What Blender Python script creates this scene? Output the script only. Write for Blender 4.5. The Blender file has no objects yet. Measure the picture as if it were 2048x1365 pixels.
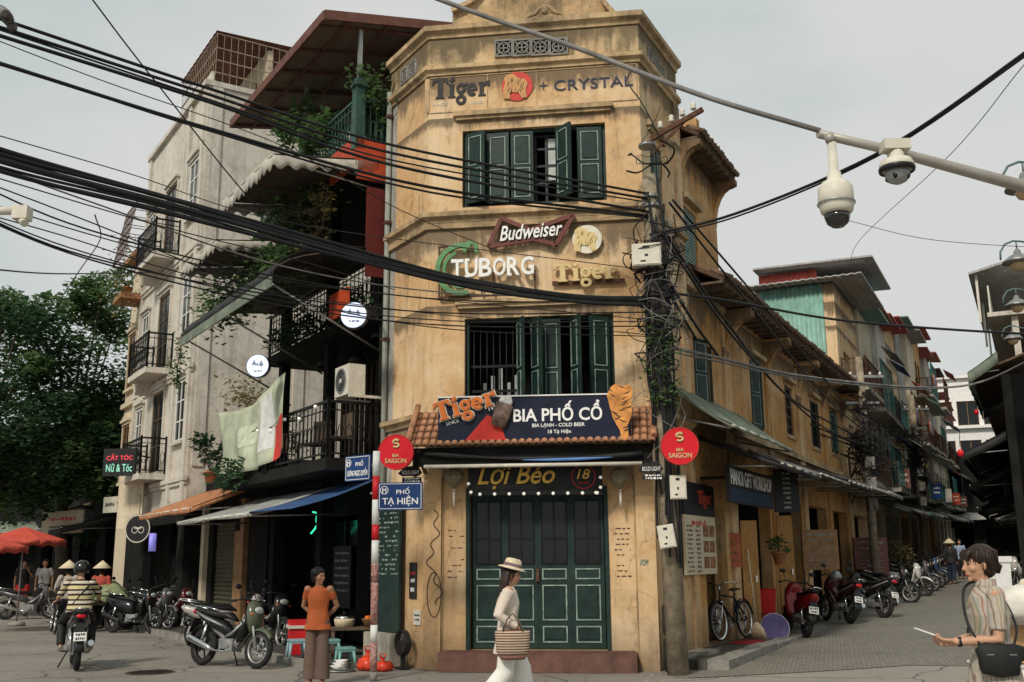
import bpy, math, random
from mathutils import Vector as V, Matrix
rnd = random.Random(7)
R = math.radians
PI = math.pi
scn = bpy.context.scene
COL = scn.collection
# ------------------------------------------------------------------ camera
CAMZ = 1.6
PITCH = math.atan(438/2048)
ROLL = -0.0078
cd = bpy.data.cameras.new('camera'); cam = bpy.data.objects.new('camera', cd); COL.objects.link(cam)
cd.lens = 36; cd.sensor_width = 36; cd.clip_end = 3000; cd.clip_start = .05
CM = Matrix.Rotation(PI/2+PITCH, 3, 'X') @ Matrix.Rotation(ROLL, 3, 'Z')
cam.matrix_world = Matrix.Translation((0, 0, CAMZ)) @ CM.to_4x4()
scn.camera = cam
# ------------------------------------------------------------------ sky and sun
SUN = V((-.34, -.66, .67)).normalized()
w = bpy.data.worlds.new('World'); scn.world = w; w.use_nodes = True
nt = w.node_tree; N = nt.nodes; L = nt.links
for n in list(N): N.remove(n)
sky = N.new('ShaderNodeTexSky'); sky.sky_type = 'NISHITA'; sky.sun_disc = False
sky.sun_elevation = math.asin(SUN.z); sky.sun_rotation = math.atan2(SUN.x, SUN.y); sky.dust_density = 3
tc = N.new('ShaderNodeTexCoord'); mp = N.new('ShaderNodeMapping'); mp.inputs['Scale'].default_value = (1, 1, 1.9)
ns = N.new('ShaderNodeTexNoise'); ns.inputs['Scale'].default_value = 1.7; ns.inputs['Detail'].default_value = 7; ns.inputs['Roughness'].default_value = .5
cr = N.new('ShaderNodeValToRGB')
cr.color_ramp.elements[0].position = .40; cr.color_ramp.elements[0].color = (4.5, 5.45, 5.35, 1)
cr.color_ramp.elements[1].position = .60; cr.color_ramp.elements[1].color = (6.7, 6.75, 6.55, 1)
mx = N.new('ShaderNodeMix'); mx.data_type = 'RGBA'; mx.inputs[0].default_value = .93
bg = N.new('ShaderNodeBackground'); bg.inputs['Strength'].default_value = .098
out = N.new('ShaderNodeOutputWorld')
L.new(tc.outputs['Generated'], mp.inputs['Vector']); L.new(mp.outputs[0], ns.inputs['Vector'])
L.new(ns.outputs[0], cr.inputs[0]); L.new(sky.outputs[0], mx.inputs[6]); L.new(cr.outputs[0], mx.inputs[7])
L.new(mx.outputs[2], bg.inputs['Color']); L.new(bg.outputs[0], out.inputs[0])
ld = bpy.data.lights.new('sun', 'SUN'); ld.energy = 2.7; ld.angle = R(9); ld.color = (1, .93, .82)
lo = bpy.data.objects.new('sun', ld); COL.objects.link(lo); lo.location = (0, 0, 30)
lo.rotation_euler = (-SUN).to_track_quat('-Z', 'Y').to_euler()
vs = scn.view_settings; vs.view_transform = 'Standard'; vs.look = 'None'; vs.gamma = 1; vs.use_curve_mapping = False
vs.exposure = .1
# ------------------------------------------------------------------ frames and pixel rays
def ray(px, py):
    return CM @ V(((px-1024)/2048, (682.5-py)/2048, -1))
def gz(x, y=0):                              # the right street climbs a little
    t = x-3.2
    return 0 if t < -2 else .0075*(t+2)**2 if t < 1 else .0675+.045*(t-1)
def gnd(px, py, dz=0):                       # march, then bisect: the ground rises towards the right
    d = ray(px, py); f = lambda t: CAMZ+d.z*t-gz(d.x*t)-dz
    a = 0; b = 1
    while f(b) > 0 and b < 400: a, b = b, b+1
    for _ in range(30):
        m = (a+b)/2
        if f(m) > 0: a = m
        else: b = m
    return V((d.x*a, d.y*a, gz(d.x*a)))
def at_y(px, py, y):
    d = ray(px, py); t = y/d.y; return V((d.x*t, y, CAMZ+d.z*t))
class Fr:
    def __init__(s, o, dx):
        s.o = V((o[0], o[1])); s.x = V(dx[:2]).normalized(); s.y = V((-s.x.y, s.x.x))
        s.m = Matrix(((s.x.x, s.y.x, 0, s.o.x), (s.x.y, s.y.y, 0, s.o.y), (0, 0, 1, 0), (0, 0, 0, 1)))
        s.rz = math.atan2(s.x.y, s.x.x)
    def hit(s, px, py, off=0):
        d = ray(px, py); q = V((d.x, d.y)); o = s.o+s.y*off; t = o.dot(s.y)/q.dot(s.y)
        return (q*t-s.o).dot(s.x), CAMZ+d.z*t
    def w(s, x, y, z=0):
        q = s.o+s.x*x+s.y*y; return V((q.x, q.y, z))
    def shift(s, x, y=0):
        q = s.w(x, y); return Fr((q.x, q.y), s.x)
A0 = (-1.37, 16.05); B0 = (2.12, 15.57)
FF = Fr(A0, (B0[0]-A0[0], B0[1]-A0[1]))      # corner house front, x right, y inward
LF = Fr(A0, (.534, -.845))                   # left street side, x towards the camera
RF = Fr(B0, (.451, .893))                    # right street side, x away
FW = (V(B0)-V(A0)).length
# ------------------------------------------------------------------ mesh builder
class MB:
    def __init__(s): s.v = []; s.f = []; s.mi = []; s.cur = 0; s.sm = []; s.smooth = False
    def face(s, idx): s.f.append(tuple(idx)); s.mi.append(s.cur); s.sm.append(s.smooth)
    def add(s, vs_, fs):
        b = len(s.v); s.v.extend([tuple(q) for q in vs_])
        for f in fs: s.face([b+i for i in f])
    def box(s, x0, x1, y0, y1, z0, z1, m=None):
        q = [(x0, y0, z0), (x1, y0, z0), (x1, y1, z0), (x0, y1, z0), (x0, y0, z1), (x1, y0, z1), (x1, y1, z1), (x0, y1, z1)]
        if m is not None: q = [m @ V(p) for p in q]
        s.add(q, [(0, 3, 2, 1), (4, 5, 6, 7), (0, 1, 5, 4), (1, 2, 6, 5), (2, 3, 7, 6), (3, 0, 4, 7)]); return s
    def bar(s, a, b, wd, h=None, up=(0, 0, 1)):       # square bar between two points
        a = V(a); b = V(b); h = h or wd; d = (b-a).normalized(); u = V(up)
        if abs(d.dot(u)) > .98: u = V((1, 0, 0))
        x = d.cross(u).normalized()*wd/2; z = x.cross(d).normalized()*h/2
        q = [a-x-z, a+x-z, a+x+z, a-x+z, b-x-z, b+x-z, b+x+z, b-x+z]
        s.add(q, [(0, 1, 2, 3), (7, 6, 5, 4), (0, 4, 5, 1), (1, 5, 6, 2), (2, 6, 7, 3), (3, 7, 4, 0)]); return s
    def tube(s, pts, r, n=8, caps=True, flat=1.0, ref=None, smooth=True):
        pts = [V(p) for p in pts]; k = len(pts)
        rr = list(r) if isinstance(r, (list, tuple)) else [r]*k
        t0 = (pts[1]-pts[0]).normalized()
        u = V(ref) if ref is not None else (V((0, 0, 1)) if abs(t0.z) < .9 else V((1, 0, 0)))
        u = (u-t0*u.dot(t0)).normalized(); b = len(s.v); sm = s.smooth; s.smooth = smooth
        for i, p in enumerate(pts):
            t = ((pts[i+1] if i < k-1 else pts[i])-(pts[i-1] if i else pts[i])).normalized()
            u = (u-t*u.dot(t)); u = u.normalized() if u.length > 1e-6 else V((1, 0, 0)); ww = t.cross(u)
            ri = rr[i]; ru, rw = ri if isinstance(ri, tuple) else (ri, ri*flat)
            for j in range(n):
                a = 2*PI*j/n; q = p+u*(ru*math.cos(a))+ww*(rw*math.sin(a)); s.v.append((q.x, q.y, q.z))
        for i in range(k-1):
            for j in range(n):
                j2 = (j+1) % n; s.face((b+i*n+j, b+i*n+j2, b+(i+1)*n+j2, b+(i+1)*n+j))
        s.smooth = False
        if caps:
            s.face([b+j for j in range(n)][::-1]); s.face([b+(k-1)*n+j for j in range(n)])
        s.smooth = sm; return s
    def lathe(s, prof, n=16, c=(0, 0, 0), axis='z', m=None, smooth=True, caps=True):
        b = len(s.v); k = len(prof); sm = s.smooth; s.smooth = smooth
        for r, z in prof:
            for j in range(n):
                a = 2*PI*j/n; p = (r*math.cos(a), r*math.sin(a), z)
                if axis == 'y': p = (p[0], p[2], p[1])
                if axis == 'x': p = (p[2], p[0], p[1])
                p = V(p)
                if m is not None: p = m @ p
                s.v.append((p.x+c[0], p.y+c[1], p.z+c[2]))
        for i in range(k-1):
            for j in range(n):
                j2 = (j+1) % n; s.face((b+i*n+j, b+i*n+j2, b+(i+1)*n+j2, b+(i+1)*n+j))
        s.smooth = False
        if caps:
            if prof[0][0] > 1e-5: s.face([b+j for j in range(n)][::-1])
            if prof[-1][0] > 1e-5: s.face([b+(k-1)*n+j for j in range(n)])
        s.smooth = sm; return s
    def ball(s, c, r, n=12, k=8, sc=(1, 1, 1), m=None):
        pr = [(max(r*math.sin(PI*i/k), 1e-4), -r*math.cos(PI*i/k)) for i in range(k+1)]
        S = Matrix.Diagonal((*sc, 1)); S = (m @ S) if m is not None else S
        return s.lathe(pr, n, c, m=S.to_3x3(), caps=False)
    def poly(s, pts, y0, y1, m=None):                 # outline in x,z extruded from y0 to y1
        n = len(pts); q = [(p[0], y0, p[1]) for p in pts]+[(p[0], y1, p[1]) for p in pts]
        if m is not None: q = [m @ V(p) for p in q]
        s.add(q, [tuple(range(n)), tuple(range(2*n-1, n-1, -1))]+[(i, i+n, (i+1) % n+n, (i+1) % n) for i in range(n)]); return s
    def quad(s, a, b, c, d): s.add([a, b, c, d], [(0, 1, 2, 3)]); return s
    def sheet(s, fn, nu, nv, th=0):                   # surface fn(u,v) with thickness along its normal
        b = len(s.v); g = [[V(fn(i/nu, j/nv)) for j in range(nv+1)] for i in range(nu+1)]
        sm = s.smooth; s.smooth = True
        def nrm(i, j):
            a = g[min(i+1, nu)][j]-g[max(i-1, 0)][j]; c = g[i][min(j+1, nv)]-g[i][max(j-1, 0)]
            n = a.cross(c); return n.normalized() if n.length > 1e-9 else V((0, 0, 1))
        for k in ((0, 1) if th else (0,)):
            for i in range(nu+1):
                for j in range(nv+1):
                    q = g[i][j]+(nrm(i, j)*-th if k else V((0, 0, 0))); s.v.append(tuple(q))
        W = nv+1; T = (nu+1)*W
        for i in range(nu):
            for j in range(nv):
                f = (b+i*W+j, b+(i+1)*W+j, b+(i+1)*W+j+1, b+i*W+j+1); s.face(f)
                if th: s.face([T+q for q in f[::-1]])
        if th:
            s.smooth = False
            for i in range(nu):
                for j in (0, nv):
                    a, c = b+i*W+j, b+(i+1)*W+j; s.face((a, c, c+T, a+T) if j else (c, a, a+T, c+T))
            for j in range(nv):
                for i in (0, nu):
                    a, c = b+i*W+j, b+i*W+j+1; s.face((c, a, a+T, c+T) if i else (a, c, c+T, a+T))
        s.smooth = sm; return s
    def wall(s, x0, x1, z0, z1, ops=(), y0=0, t=.22):
        xs = sorted({x0, x1, *[o[0] for o in ops], *[o[1] for o in ops]}); zs = sorted({z0, z1, *[o[2] for o in ops], *[o[3] for o in ops]})
        xs = [x for x in xs if x0 <= x <= x1]; zs = [z for z in zs if z0 <= z <= z1]
        def solid(i, j):
            if i < 0 or j < 0 or i >= len(xs)-1 or j >= len(zs)-1: return False
            cx, cz = (xs[i]+xs[i+1])/2, (zs[j]+zs[j+1])/2
            return not any(o[0] < cx < o[1] and o[2] < cz < o[3] for o in ops)
        y1 = y0+t
        for i in range(len(xs)-1):
            for j in range(len(zs)-1):
                if not solid(i, j): continue
                a, b, c, d = xs[i], xs[i+1], zs[j], zs[j+1]
                s.quad((a, y0, c), (b, y0, c), (b, y0, d), (a, y0, d)); s.quad((b, y1, c), (a, y1, c), (a, y1, d), (b, y1, d))
                if not solid(i-1, j): s.quad((a, y1, c), (a, y0, c), (a, y0, d), (a, y1, d))
                if not solid(i+1, j): s.quad((b, y0, c), (b, y1, c), (b, y1, d), (b, y0, d))
                if not solid(i, j-1): s.quad((a, y1, c), (b, y1, c), (b, y0, c), (a, y0, c))
                if not solid(i, j+1): s.quad((a, y0, d), (b, y0, d), (b, y1, d), (a, y1, d))
        return s
    def sweep(s, path, prof):                          # profile (outward, z) along a plan path; outward = right of travel
        path = [V(p) for p in path]; n = len(path); k = len(prof); b = len(s.v)
        for i, p in enumerate(path):
            d1 = (path[i]-path[i-1]).normalized() if i else None; d2 = (path[i+1]-path[i]).normalized() if i < n-1 else None
            n1 = V((d1.y, -d1.x)) if d1 else None; n2 = V((d2.y, -d2.x)) if d2 else None
            if n1 and n2: m = (n1+n2).normalized(); m = m/max(m.dot(n1), .3)
            else: m = n1 or n2
            for o, z in prof: q = p+m*o; s.v.append((q.x, q.y, z))
        for i in range(n-1):
            for j in range(k):
                j2 = (j+1) % k; s.face((b+i*k+j2, b+i*k+j, b+(i+1)*k+j, b+(i+1)*k+j2))
        s.face([b+j for j in range(k)]); s.face([b+(n-1)*k+j for j in range(k)][::-1]); return s
    def mesh(s, name='mesh'):
        me = bpy.data.meshes.new(name); me.from_pydata(s.v, [], s.f)
        me.polygons.foreach_set('material_index', s.mi); me.polygons.foreach_set('use_smooth', s.sm); me.update(); return me
def obj(name, mb, m, parent=None, mtx=None):
    me = mb.mesh(name) if isinstance(mb, MB) else mb
    if len(me.materials) == 0:
        for q in (m if isinstance(m, (list, tuple)) else [m]): me.materials.append(q)
    o = bpy.data.objects.new(name, me); COL.objects.link(o)
    if parent is not None: o.parent = parent
    if mtx is not None: o.matrix_local = mtx
    return o
def tag(o, label, cat, group=None):
    o['label'] = label; o['category'] = cat
    if group: o['group'] = group
    return o
def thing(name, label, cat, m=None, group=None):
    o = bpy.data.objects.new(name, None); COL.objects.link(o); o.empty_display_size = .2
    if m is not None: o.matrix_world = m if isinstance(m, Matrix) else Matrix.Translation(m)
    return tag(o, label, cat, group)
def rel(root, W): return root.matrix_basis.inverted() @ W     # a world frame seen from a top-level root
def TR(x, y, z, rz=0): return Matrix.Translation((x, y, z)) @ Matrix.Rotation(rz, 4, 'Z')
def kind(o, k): o['kind'] = k; return o
def dup(o, parent=None, m=None):
    c = o.copy(); COL.objects.link(c); c.parent = parent
    if m is not None: c.matrix_basis = m
    for ch in list(o.children): dup(ch, c)
    return c
def sag(a, b, d, n=14):
    a = V(a); b = V(b); return [a.lerp(b, i/n)-V((0, 0, d*4*(i/n)*(1-i/n))) for i in range(n+1)]
def bez(a, b, c, d, n=10):
    a, b, c, d = V(a), V(b), V(c), V(d)
    return [a*(1-t)**3+b*3*t*(1-t)**2+c*3*t*t*(1-t)+d*t**3 for t in [i/n for i in range(n+1)]]
def text(s, w_, h=None, ext=.004, off=.0, shear=0, align='C', sp=1):
    cu = bpy.data.curves.new('t', 'FONT'); cu.body = s; cu.size = 1; cu.extrude = .01; cu.offset = off; cu.shear = shear; cu.space_character = sp; cu.resolution_u = 3
    o = bpy.data.objects.new('t', cu); COL.objects.link(o)
    dg = bpy.context.evaluated_depsgraph_get(); me = bpy.data.meshes.new_from_object(o.evaluated_get(dg)); bpy.data.objects.remove(o)
    if not me.vertices: return me
    xs = [v.co.x for v in me.vertices]; ys = [v.co.y for v in me.vertices]; W, H_ = max(xs)-min(xs), max(ys)-min(ys)
    sx = w_/W; sz = (h/H_) if h else sx; x0 = min(xs)+W/2; y0 = min(ys)+H_/2
    for v in me.vertices: v.co = ((v.co.x-x0)*sx, -v.co.z/.01*ext, (v.co.y-y0)*sz)
    me.flip_normals() if False else None
    me.materials.clear(); return me
def put_text(s, parent, x, y, z, w_, h, m, name='lettering', rot=0, base=None, **k):
    M_ = (base or Matrix()) @ Matrix.Translation((x, y, z)) @ Matrix.Rotation(-rot, 4, 'Y')
    return obj(name, text(s, w_, h, **k), m, parent, M_)
# ------------------------------------------------------------------ materials
def _base(name):
    m = bpy.data.materials.new(name); m.use_nodes = True; nt = m.node_tree; return m, nt, nt.nodes['Principled BSDF']
def _n(nt, t, **k):
    n = nt.nodes.new(t)
    for a, b in k.items(): n.inputs[a].default_value = b
    return n
def _noise(nt, vec, sc, det=4, ro=.55, stretch=None, off=None):
    if stretch or off:
        mp_ = nt.nodes.new('ShaderNodeMapping'); mp_.inputs['Scale'].default_value = stretch or (1, 1, 1)
        mp_.inputs['Location'].default_value = off or (0, 0, 0)
        nt.links.new(vec, mp_.inputs[0]); vec = mp_.outputs[0]
    n = _n(nt, 'ShaderNodeTexNoise', Scale=sc, Detail=det, Roughness=ro); nt.links.new(vec, n.inputs['Vector']); return n.outputs[0]
def _ramp(nt, fac, p0, p1, c0=(0, 0, 0, 1), c1=(1, 1, 1, 1)):
    r = nt.nodes.new('ShaderNodeValToRGB'); e = r.color_ramp.elements; e[0].position = p0; e[1].position = p1; e[0].color = c0; e[1].color = c1
    nt.links.new(fac, r.inputs[0]); return r.outputs[0]
def _mix(nt, fac, a, b, mode='MIX'):
    x = nt.nodes.new('ShaderNodeMix'); x.data_type = 'RGBA'; x.blend_type = mode
    for i, q in ((0, fac), (6, a), (7, b)):
        if isinstance(q, (int, float)): x.inputs[i].default_value = q
        elif isinstance(q, tuple): x.inputs[i].default_value = (*q[:3], 1)
        else: nt.links.new(q, x.inputs[i])
    return x.outputs[2]
def _bump(nt, bs, h, st, dist=.01):
    b = _n(nt, 'ShaderNodeBump', Strength=st, Distance=dist); nt.links.new(h, b.inputs['Height']); nt.links.new(b.outputs[0], bs.inputs['Normal'])
def mat(name, col, rough=.7, metal=0, var=.15, sc=6, bump=.0, bsc=40, spec=.28, emit=0, dirt=0, dcol=(.05, .045, .04), alpha=1, trans=0, coat=0):
    m, nt, bs = _base(name); tcn = nt.nodes.new('ShaderNodeTexCoord').outputs['Object']
    n1 = _noise(nt, tcn, sc, 5)
    c = _mix(nt, _ramp(nt, n1, .3, .7), tuple(x*(1-var) for x in col), tuple(min(1, x*(1+var)) for x in col))
    if dirt:
        n2 = _noise(nt, tcn, sc*.7, 7, .7, off=(3, 1, 7)); c = _mix(nt, _ramp(nt, n2, .55-.25*dirt, .75, (0, 0, 0, 1), (dirt, dirt, dirt, 1)), c, dcol)
    nt.links.new(c, bs.inputs['Base Color'])
    bs.inputs['Roughness'].default_value = rough; bs.inputs['Metallic'].default_value = metal; bs.inputs['Specular IOR Level'].default_value = spec
    if coat: bs.inputs['Coat Weight'].default_value = coat; bs.inputs['Coat Roughness'].default_value = .15
    if trans: bs.inputs['Transmission Weight'].default_value = trans
    if emit: nt.links.new(c, bs.inputs['Emission Color']); bs.inputs['Emission Strength'].default_value = emit
    if bump: _bump(nt, bs, _noise(nt, tcn, bsc, 4), bump)
    return m
def plaster(name, c1, c2, grime=(.08, .065, .045), g=.5, low=0, streak=.5, gpos=.55, sc=1.0, peel=None, ledges=(), pale=None):
    m, nt, bs = _base(name); tcn = nt.nodes.new('ShaderNodeTexCoord').outputs['Object']
    c = _mix(nt, _ramp(nt, _noise(nt, tcn, 1.1*sc, 6, .6), .35, .65), c1, c2)
    c = _mix(nt, _ramp(nt, _noise(nt, tcn, 9*sc, 6, .7, off=(5, 2, 1)), .48, .74, (0, 0, 0, 1), (.6, .6, .6, 1)), c, tuple(x*.62 for x in c1))
    wz = _mix(nt, .25, tcn, _noise(nt, tcn, 2.5, 4)); vc = nt.nodes.new('ShaderNodeTexVoronoi'); vc.feature = 'DISTANCE_TO_EDGE'; vc.inputs['Scale'].default_value = .9; nt.links.new(wz, vc.inputs['Vector'])
    c = _mix(nt, .55, c, _ramp(nt, vc.outputs['Distance'], .001, .007, (.3, .27, .24, 1), (1, 1, 1, 1)), 'MULTIPLY')
    if pale: c = _mix(nt, _ramp(nt, _noise(nt, tcn, .75*sc, 7, .65, off=(2, 6, 5)), .46, .62, (0, 0, 0, 1), (.85, .85, .85, 1)), c, pale)
    if ledges:
        sz = nt.nodes.new('ShaderNodeSeparateXYZ'); nt.links.new(tcn, sz.inputs[0]); drip = _noise(nt, tcn, 1.0, 6, .7, stretch=(5, 5, .35), off=(2, 2, 0)); blot = _noise(nt, tcn, 2.2, 8, .75, off=(6, 1, 2)); tot = None
        for zl, ln in ledges:
            mr = nt.nodes.new('ShaderNodeMapRange'); mr.inputs[1].default_value = zl-ln; mr.inputs[2].default_value = zl; mr.inputs[3].default_value = 0; mr.inputs[4].default_value = 1; nt.links.new(sz.outputs[2], mr.inputs[0])
            gt = _n(nt, 'ShaderNodeMath'); gt.operation = 'LESS_THAN'; nt.links.new(sz.outputs[2], gt.inputs[0]); gt.inputs[1].default_value = zl+.01
            mu = _n(nt, 'ShaderNodeMath'); mu.operation = 'MULTIPLY'; nt.links.new(mr.outputs[0], mu.inputs[0]); nt.links.new(gt.outputs[0], mu.inputs[1])
            if tot is None: tot = mu.outputs[0]
            else: mxn = _n(nt, 'ShaderNodeMath'); mxn.operation = 'MAXIMUM'; nt.links.new(tot, mxn.inputs[0]); nt.links.new(mu.outputs[0], mxn.inputs[1]); tot = mxn.outputs[0]
        a1 = _n(nt, 'ShaderNodeMath'); a1.operation = 'MULTIPLY_ADD'; nt.links.new(tot, a1.inputs[0]); a1.inputs[1].default_value = .47; nt.links.new(drip, a1.inputs[2])
        a2 = _n(nt, 'ShaderNodeMath'); a2.operation = 'MULTIPLY_ADD'; nt.links.new(blot, a2.inputs[0]); a2.inputs[1].default_value = .9; nt.links.new(a1.outputs[0], a2.inputs[2])
        a3 = _n(nt, 'ShaderNodeMath'); a3.operation = 'MULTIPLY'; a3.inputs[1].default_value = .6; nt.links.new(a2.outputs[0], a3.inputs[0])
        c = _mix(nt, _ramp(nt, a3.outputs[0], .61, .75, (0, 0, 0, 1), (.84, .84, .84, 1)), c, grime)
    if peel: c = _mix(nt, _ramp(nt, _noise(nt, tcn, 2.3*sc, 8, .72, off=(9, 4, 2)), .62, .66), c, peel)
    st = _noise(nt, tcn, 1.0*sc, 5, .6, stretch=(7, 7, .45)); c = _mix(nt, _ramp(nt, st, .5, .72, (0, 0, 0, 1), (streak,)*3+(1,)), c, tuple((a+b)/2 for a, b in zip(grime, c1)))
    big = _noise(nt, tcn, .9*sc, 8, .75, off=(1, 8, 3)); c = _mix(nt, _ramp(nt, big, gpos, gpos+.24, (0, 0, 0, 1), (g, g, g, 1)), c, grime)
    if low:                                            # splash dirt rising from the ground
        sx = nt.nodes.new('ShaderNodeSeparateXYZ'); nt.links.new(tcn, sx.inputs[0])
        ad = _n(nt, 'ShaderNodeMath'); ad.operation = 'MULTIPLY_ADD'; nt.links.new(_noise(nt, tcn, 3, 7, .7), ad.inputs[0]); ad.inputs[1].default_value = -.9; nt.links.new(sx.outputs[2], ad.inputs[2]); a2 = _n(nt, 'ShaderNodeMath'); a2.operation = 'ADD'; a2.inputs[1].default_value = .55; nt.links.new(ad.outputs[0], a2.inputs[0]); ad = a2
        c = _mix(nt, _ramp(nt, ad.outputs[0], 0, 1, (.8, .8, .8, 1), (0, 0, 0, 1)), c, grime)
    nt.links.new(c, bs.inputs['Base Color']); bs.inputs['Roughness'].default_value = .88; bs.inputs['Specular IOR Level'].default_value = .25
    _bump(nt, bs, _noise(nt, tcn, 28, 8, .7), .35, .012); return m
def stripes(name, cols, axis, freq, rough=.85, warp=0, soft=.02):        # woven bands: cols = [(pos,col)...]
    m, nt, bs = _base(name); tcn = nt.nodes.new('ShaderNodeTexCoord').outputs['Object']
    sx = nt.nodes.new('ShaderNodeSeparateXYZ'); nt.links.new(tcn, sx.inputs[0])
    mu = _n(nt, 'ShaderNodeMath'); mu.operation = 'MULTIPLY'; nt.links.new(sx.outputs[axis], mu.inputs[0]); mu.inputs[1].default_value = freq
    v_ = mu.outputs[0]
    if warp:
        ad = _n(nt, 'ShaderNodeMath'); ad.operation = 'MULTIPLY_ADD'; nt.links.new(_noise(nt, tcn, 3, 2), ad.inputs[0]); ad.inputs[1].default_value = warp; nt.links.new(v_, ad.inputs[2]); v_ = ad.outputs[0]
    fr = _n(nt, 'ShaderNodeMath'); fr.operation = 'FRACT'; nt.links.new(v_, fr.inputs[0])
    r = nt.nodes.new('ShaderNodeValToRGB'); r.color_ramp.interpolation = 'CONSTANT' if not soft else 'LINEAR'
    e = r.color_ramp.elements; 
    while len(e) < len(cols)*2: e.new(.5)
    for i, (p, c) in enumerate(cols):
        nx = cols[i+1][0] if i+1 < len(cols) else 1
        e[2*i].position = p+soft; e[2*i].color = (*c, 1); e[2*i+1].position = max(p+soft, nx-soft); e[2*i+1].color = (*c, 1)
    nt.links.new(fr.outputs[0], r.inputs[0]); c = _mix(nt, .35, r.outputs[0], _ramp(nt, _noise(nt, tcn, 25, 4), .2, .8, (.5, .5, .5, 1), (1, 1, 1, 1)), 'MULTIPLY')
    nt.links.new(c, bs.inputs['Base Color']); bs.inputs['Roughness'].default_value = rough; bs.inputs['Specular IOR Level'].default_value = .2
    _bump(nt, bs, _noise(nt, tcn, 14, 3), .3, .02); return m
def foliage(name, c1, c2):
    m, nt, bs = _base(name); oi = nt.nodes.new('ShaderNodeTexCoord').outputs['Object']
    c = _mix(nt, _ramp(nt, _noise(nt, oi, 7, 2), .35, .65), c1, c2); nt.links.new(c, bs.inputs['Base Color'])
    bs.inputs['Roughness'].default_value = .5; bs.inputs['Specular IOR Level'].default_value = .35
    tr = nt.nodes.new('ShaderNodeBsdfTranslucent'); nt.links.new(c, tr.inputs[0]); ms = nt.nodes.new('ShaderNodeMixShader'); ms.inputs[0].default_value = .48
    o = nt.nodes['Material Output']; nt.links.new(bs.outputs[0], ms.inputs[1]); nt.links.new(tr.outputs[0], ms.inputs[2]); nt.links.new(ms.outputs[0], o.inputs[0]); return m
YE1, YE2 = (.57, .345, .165), (.64, .425, .23)
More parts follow.
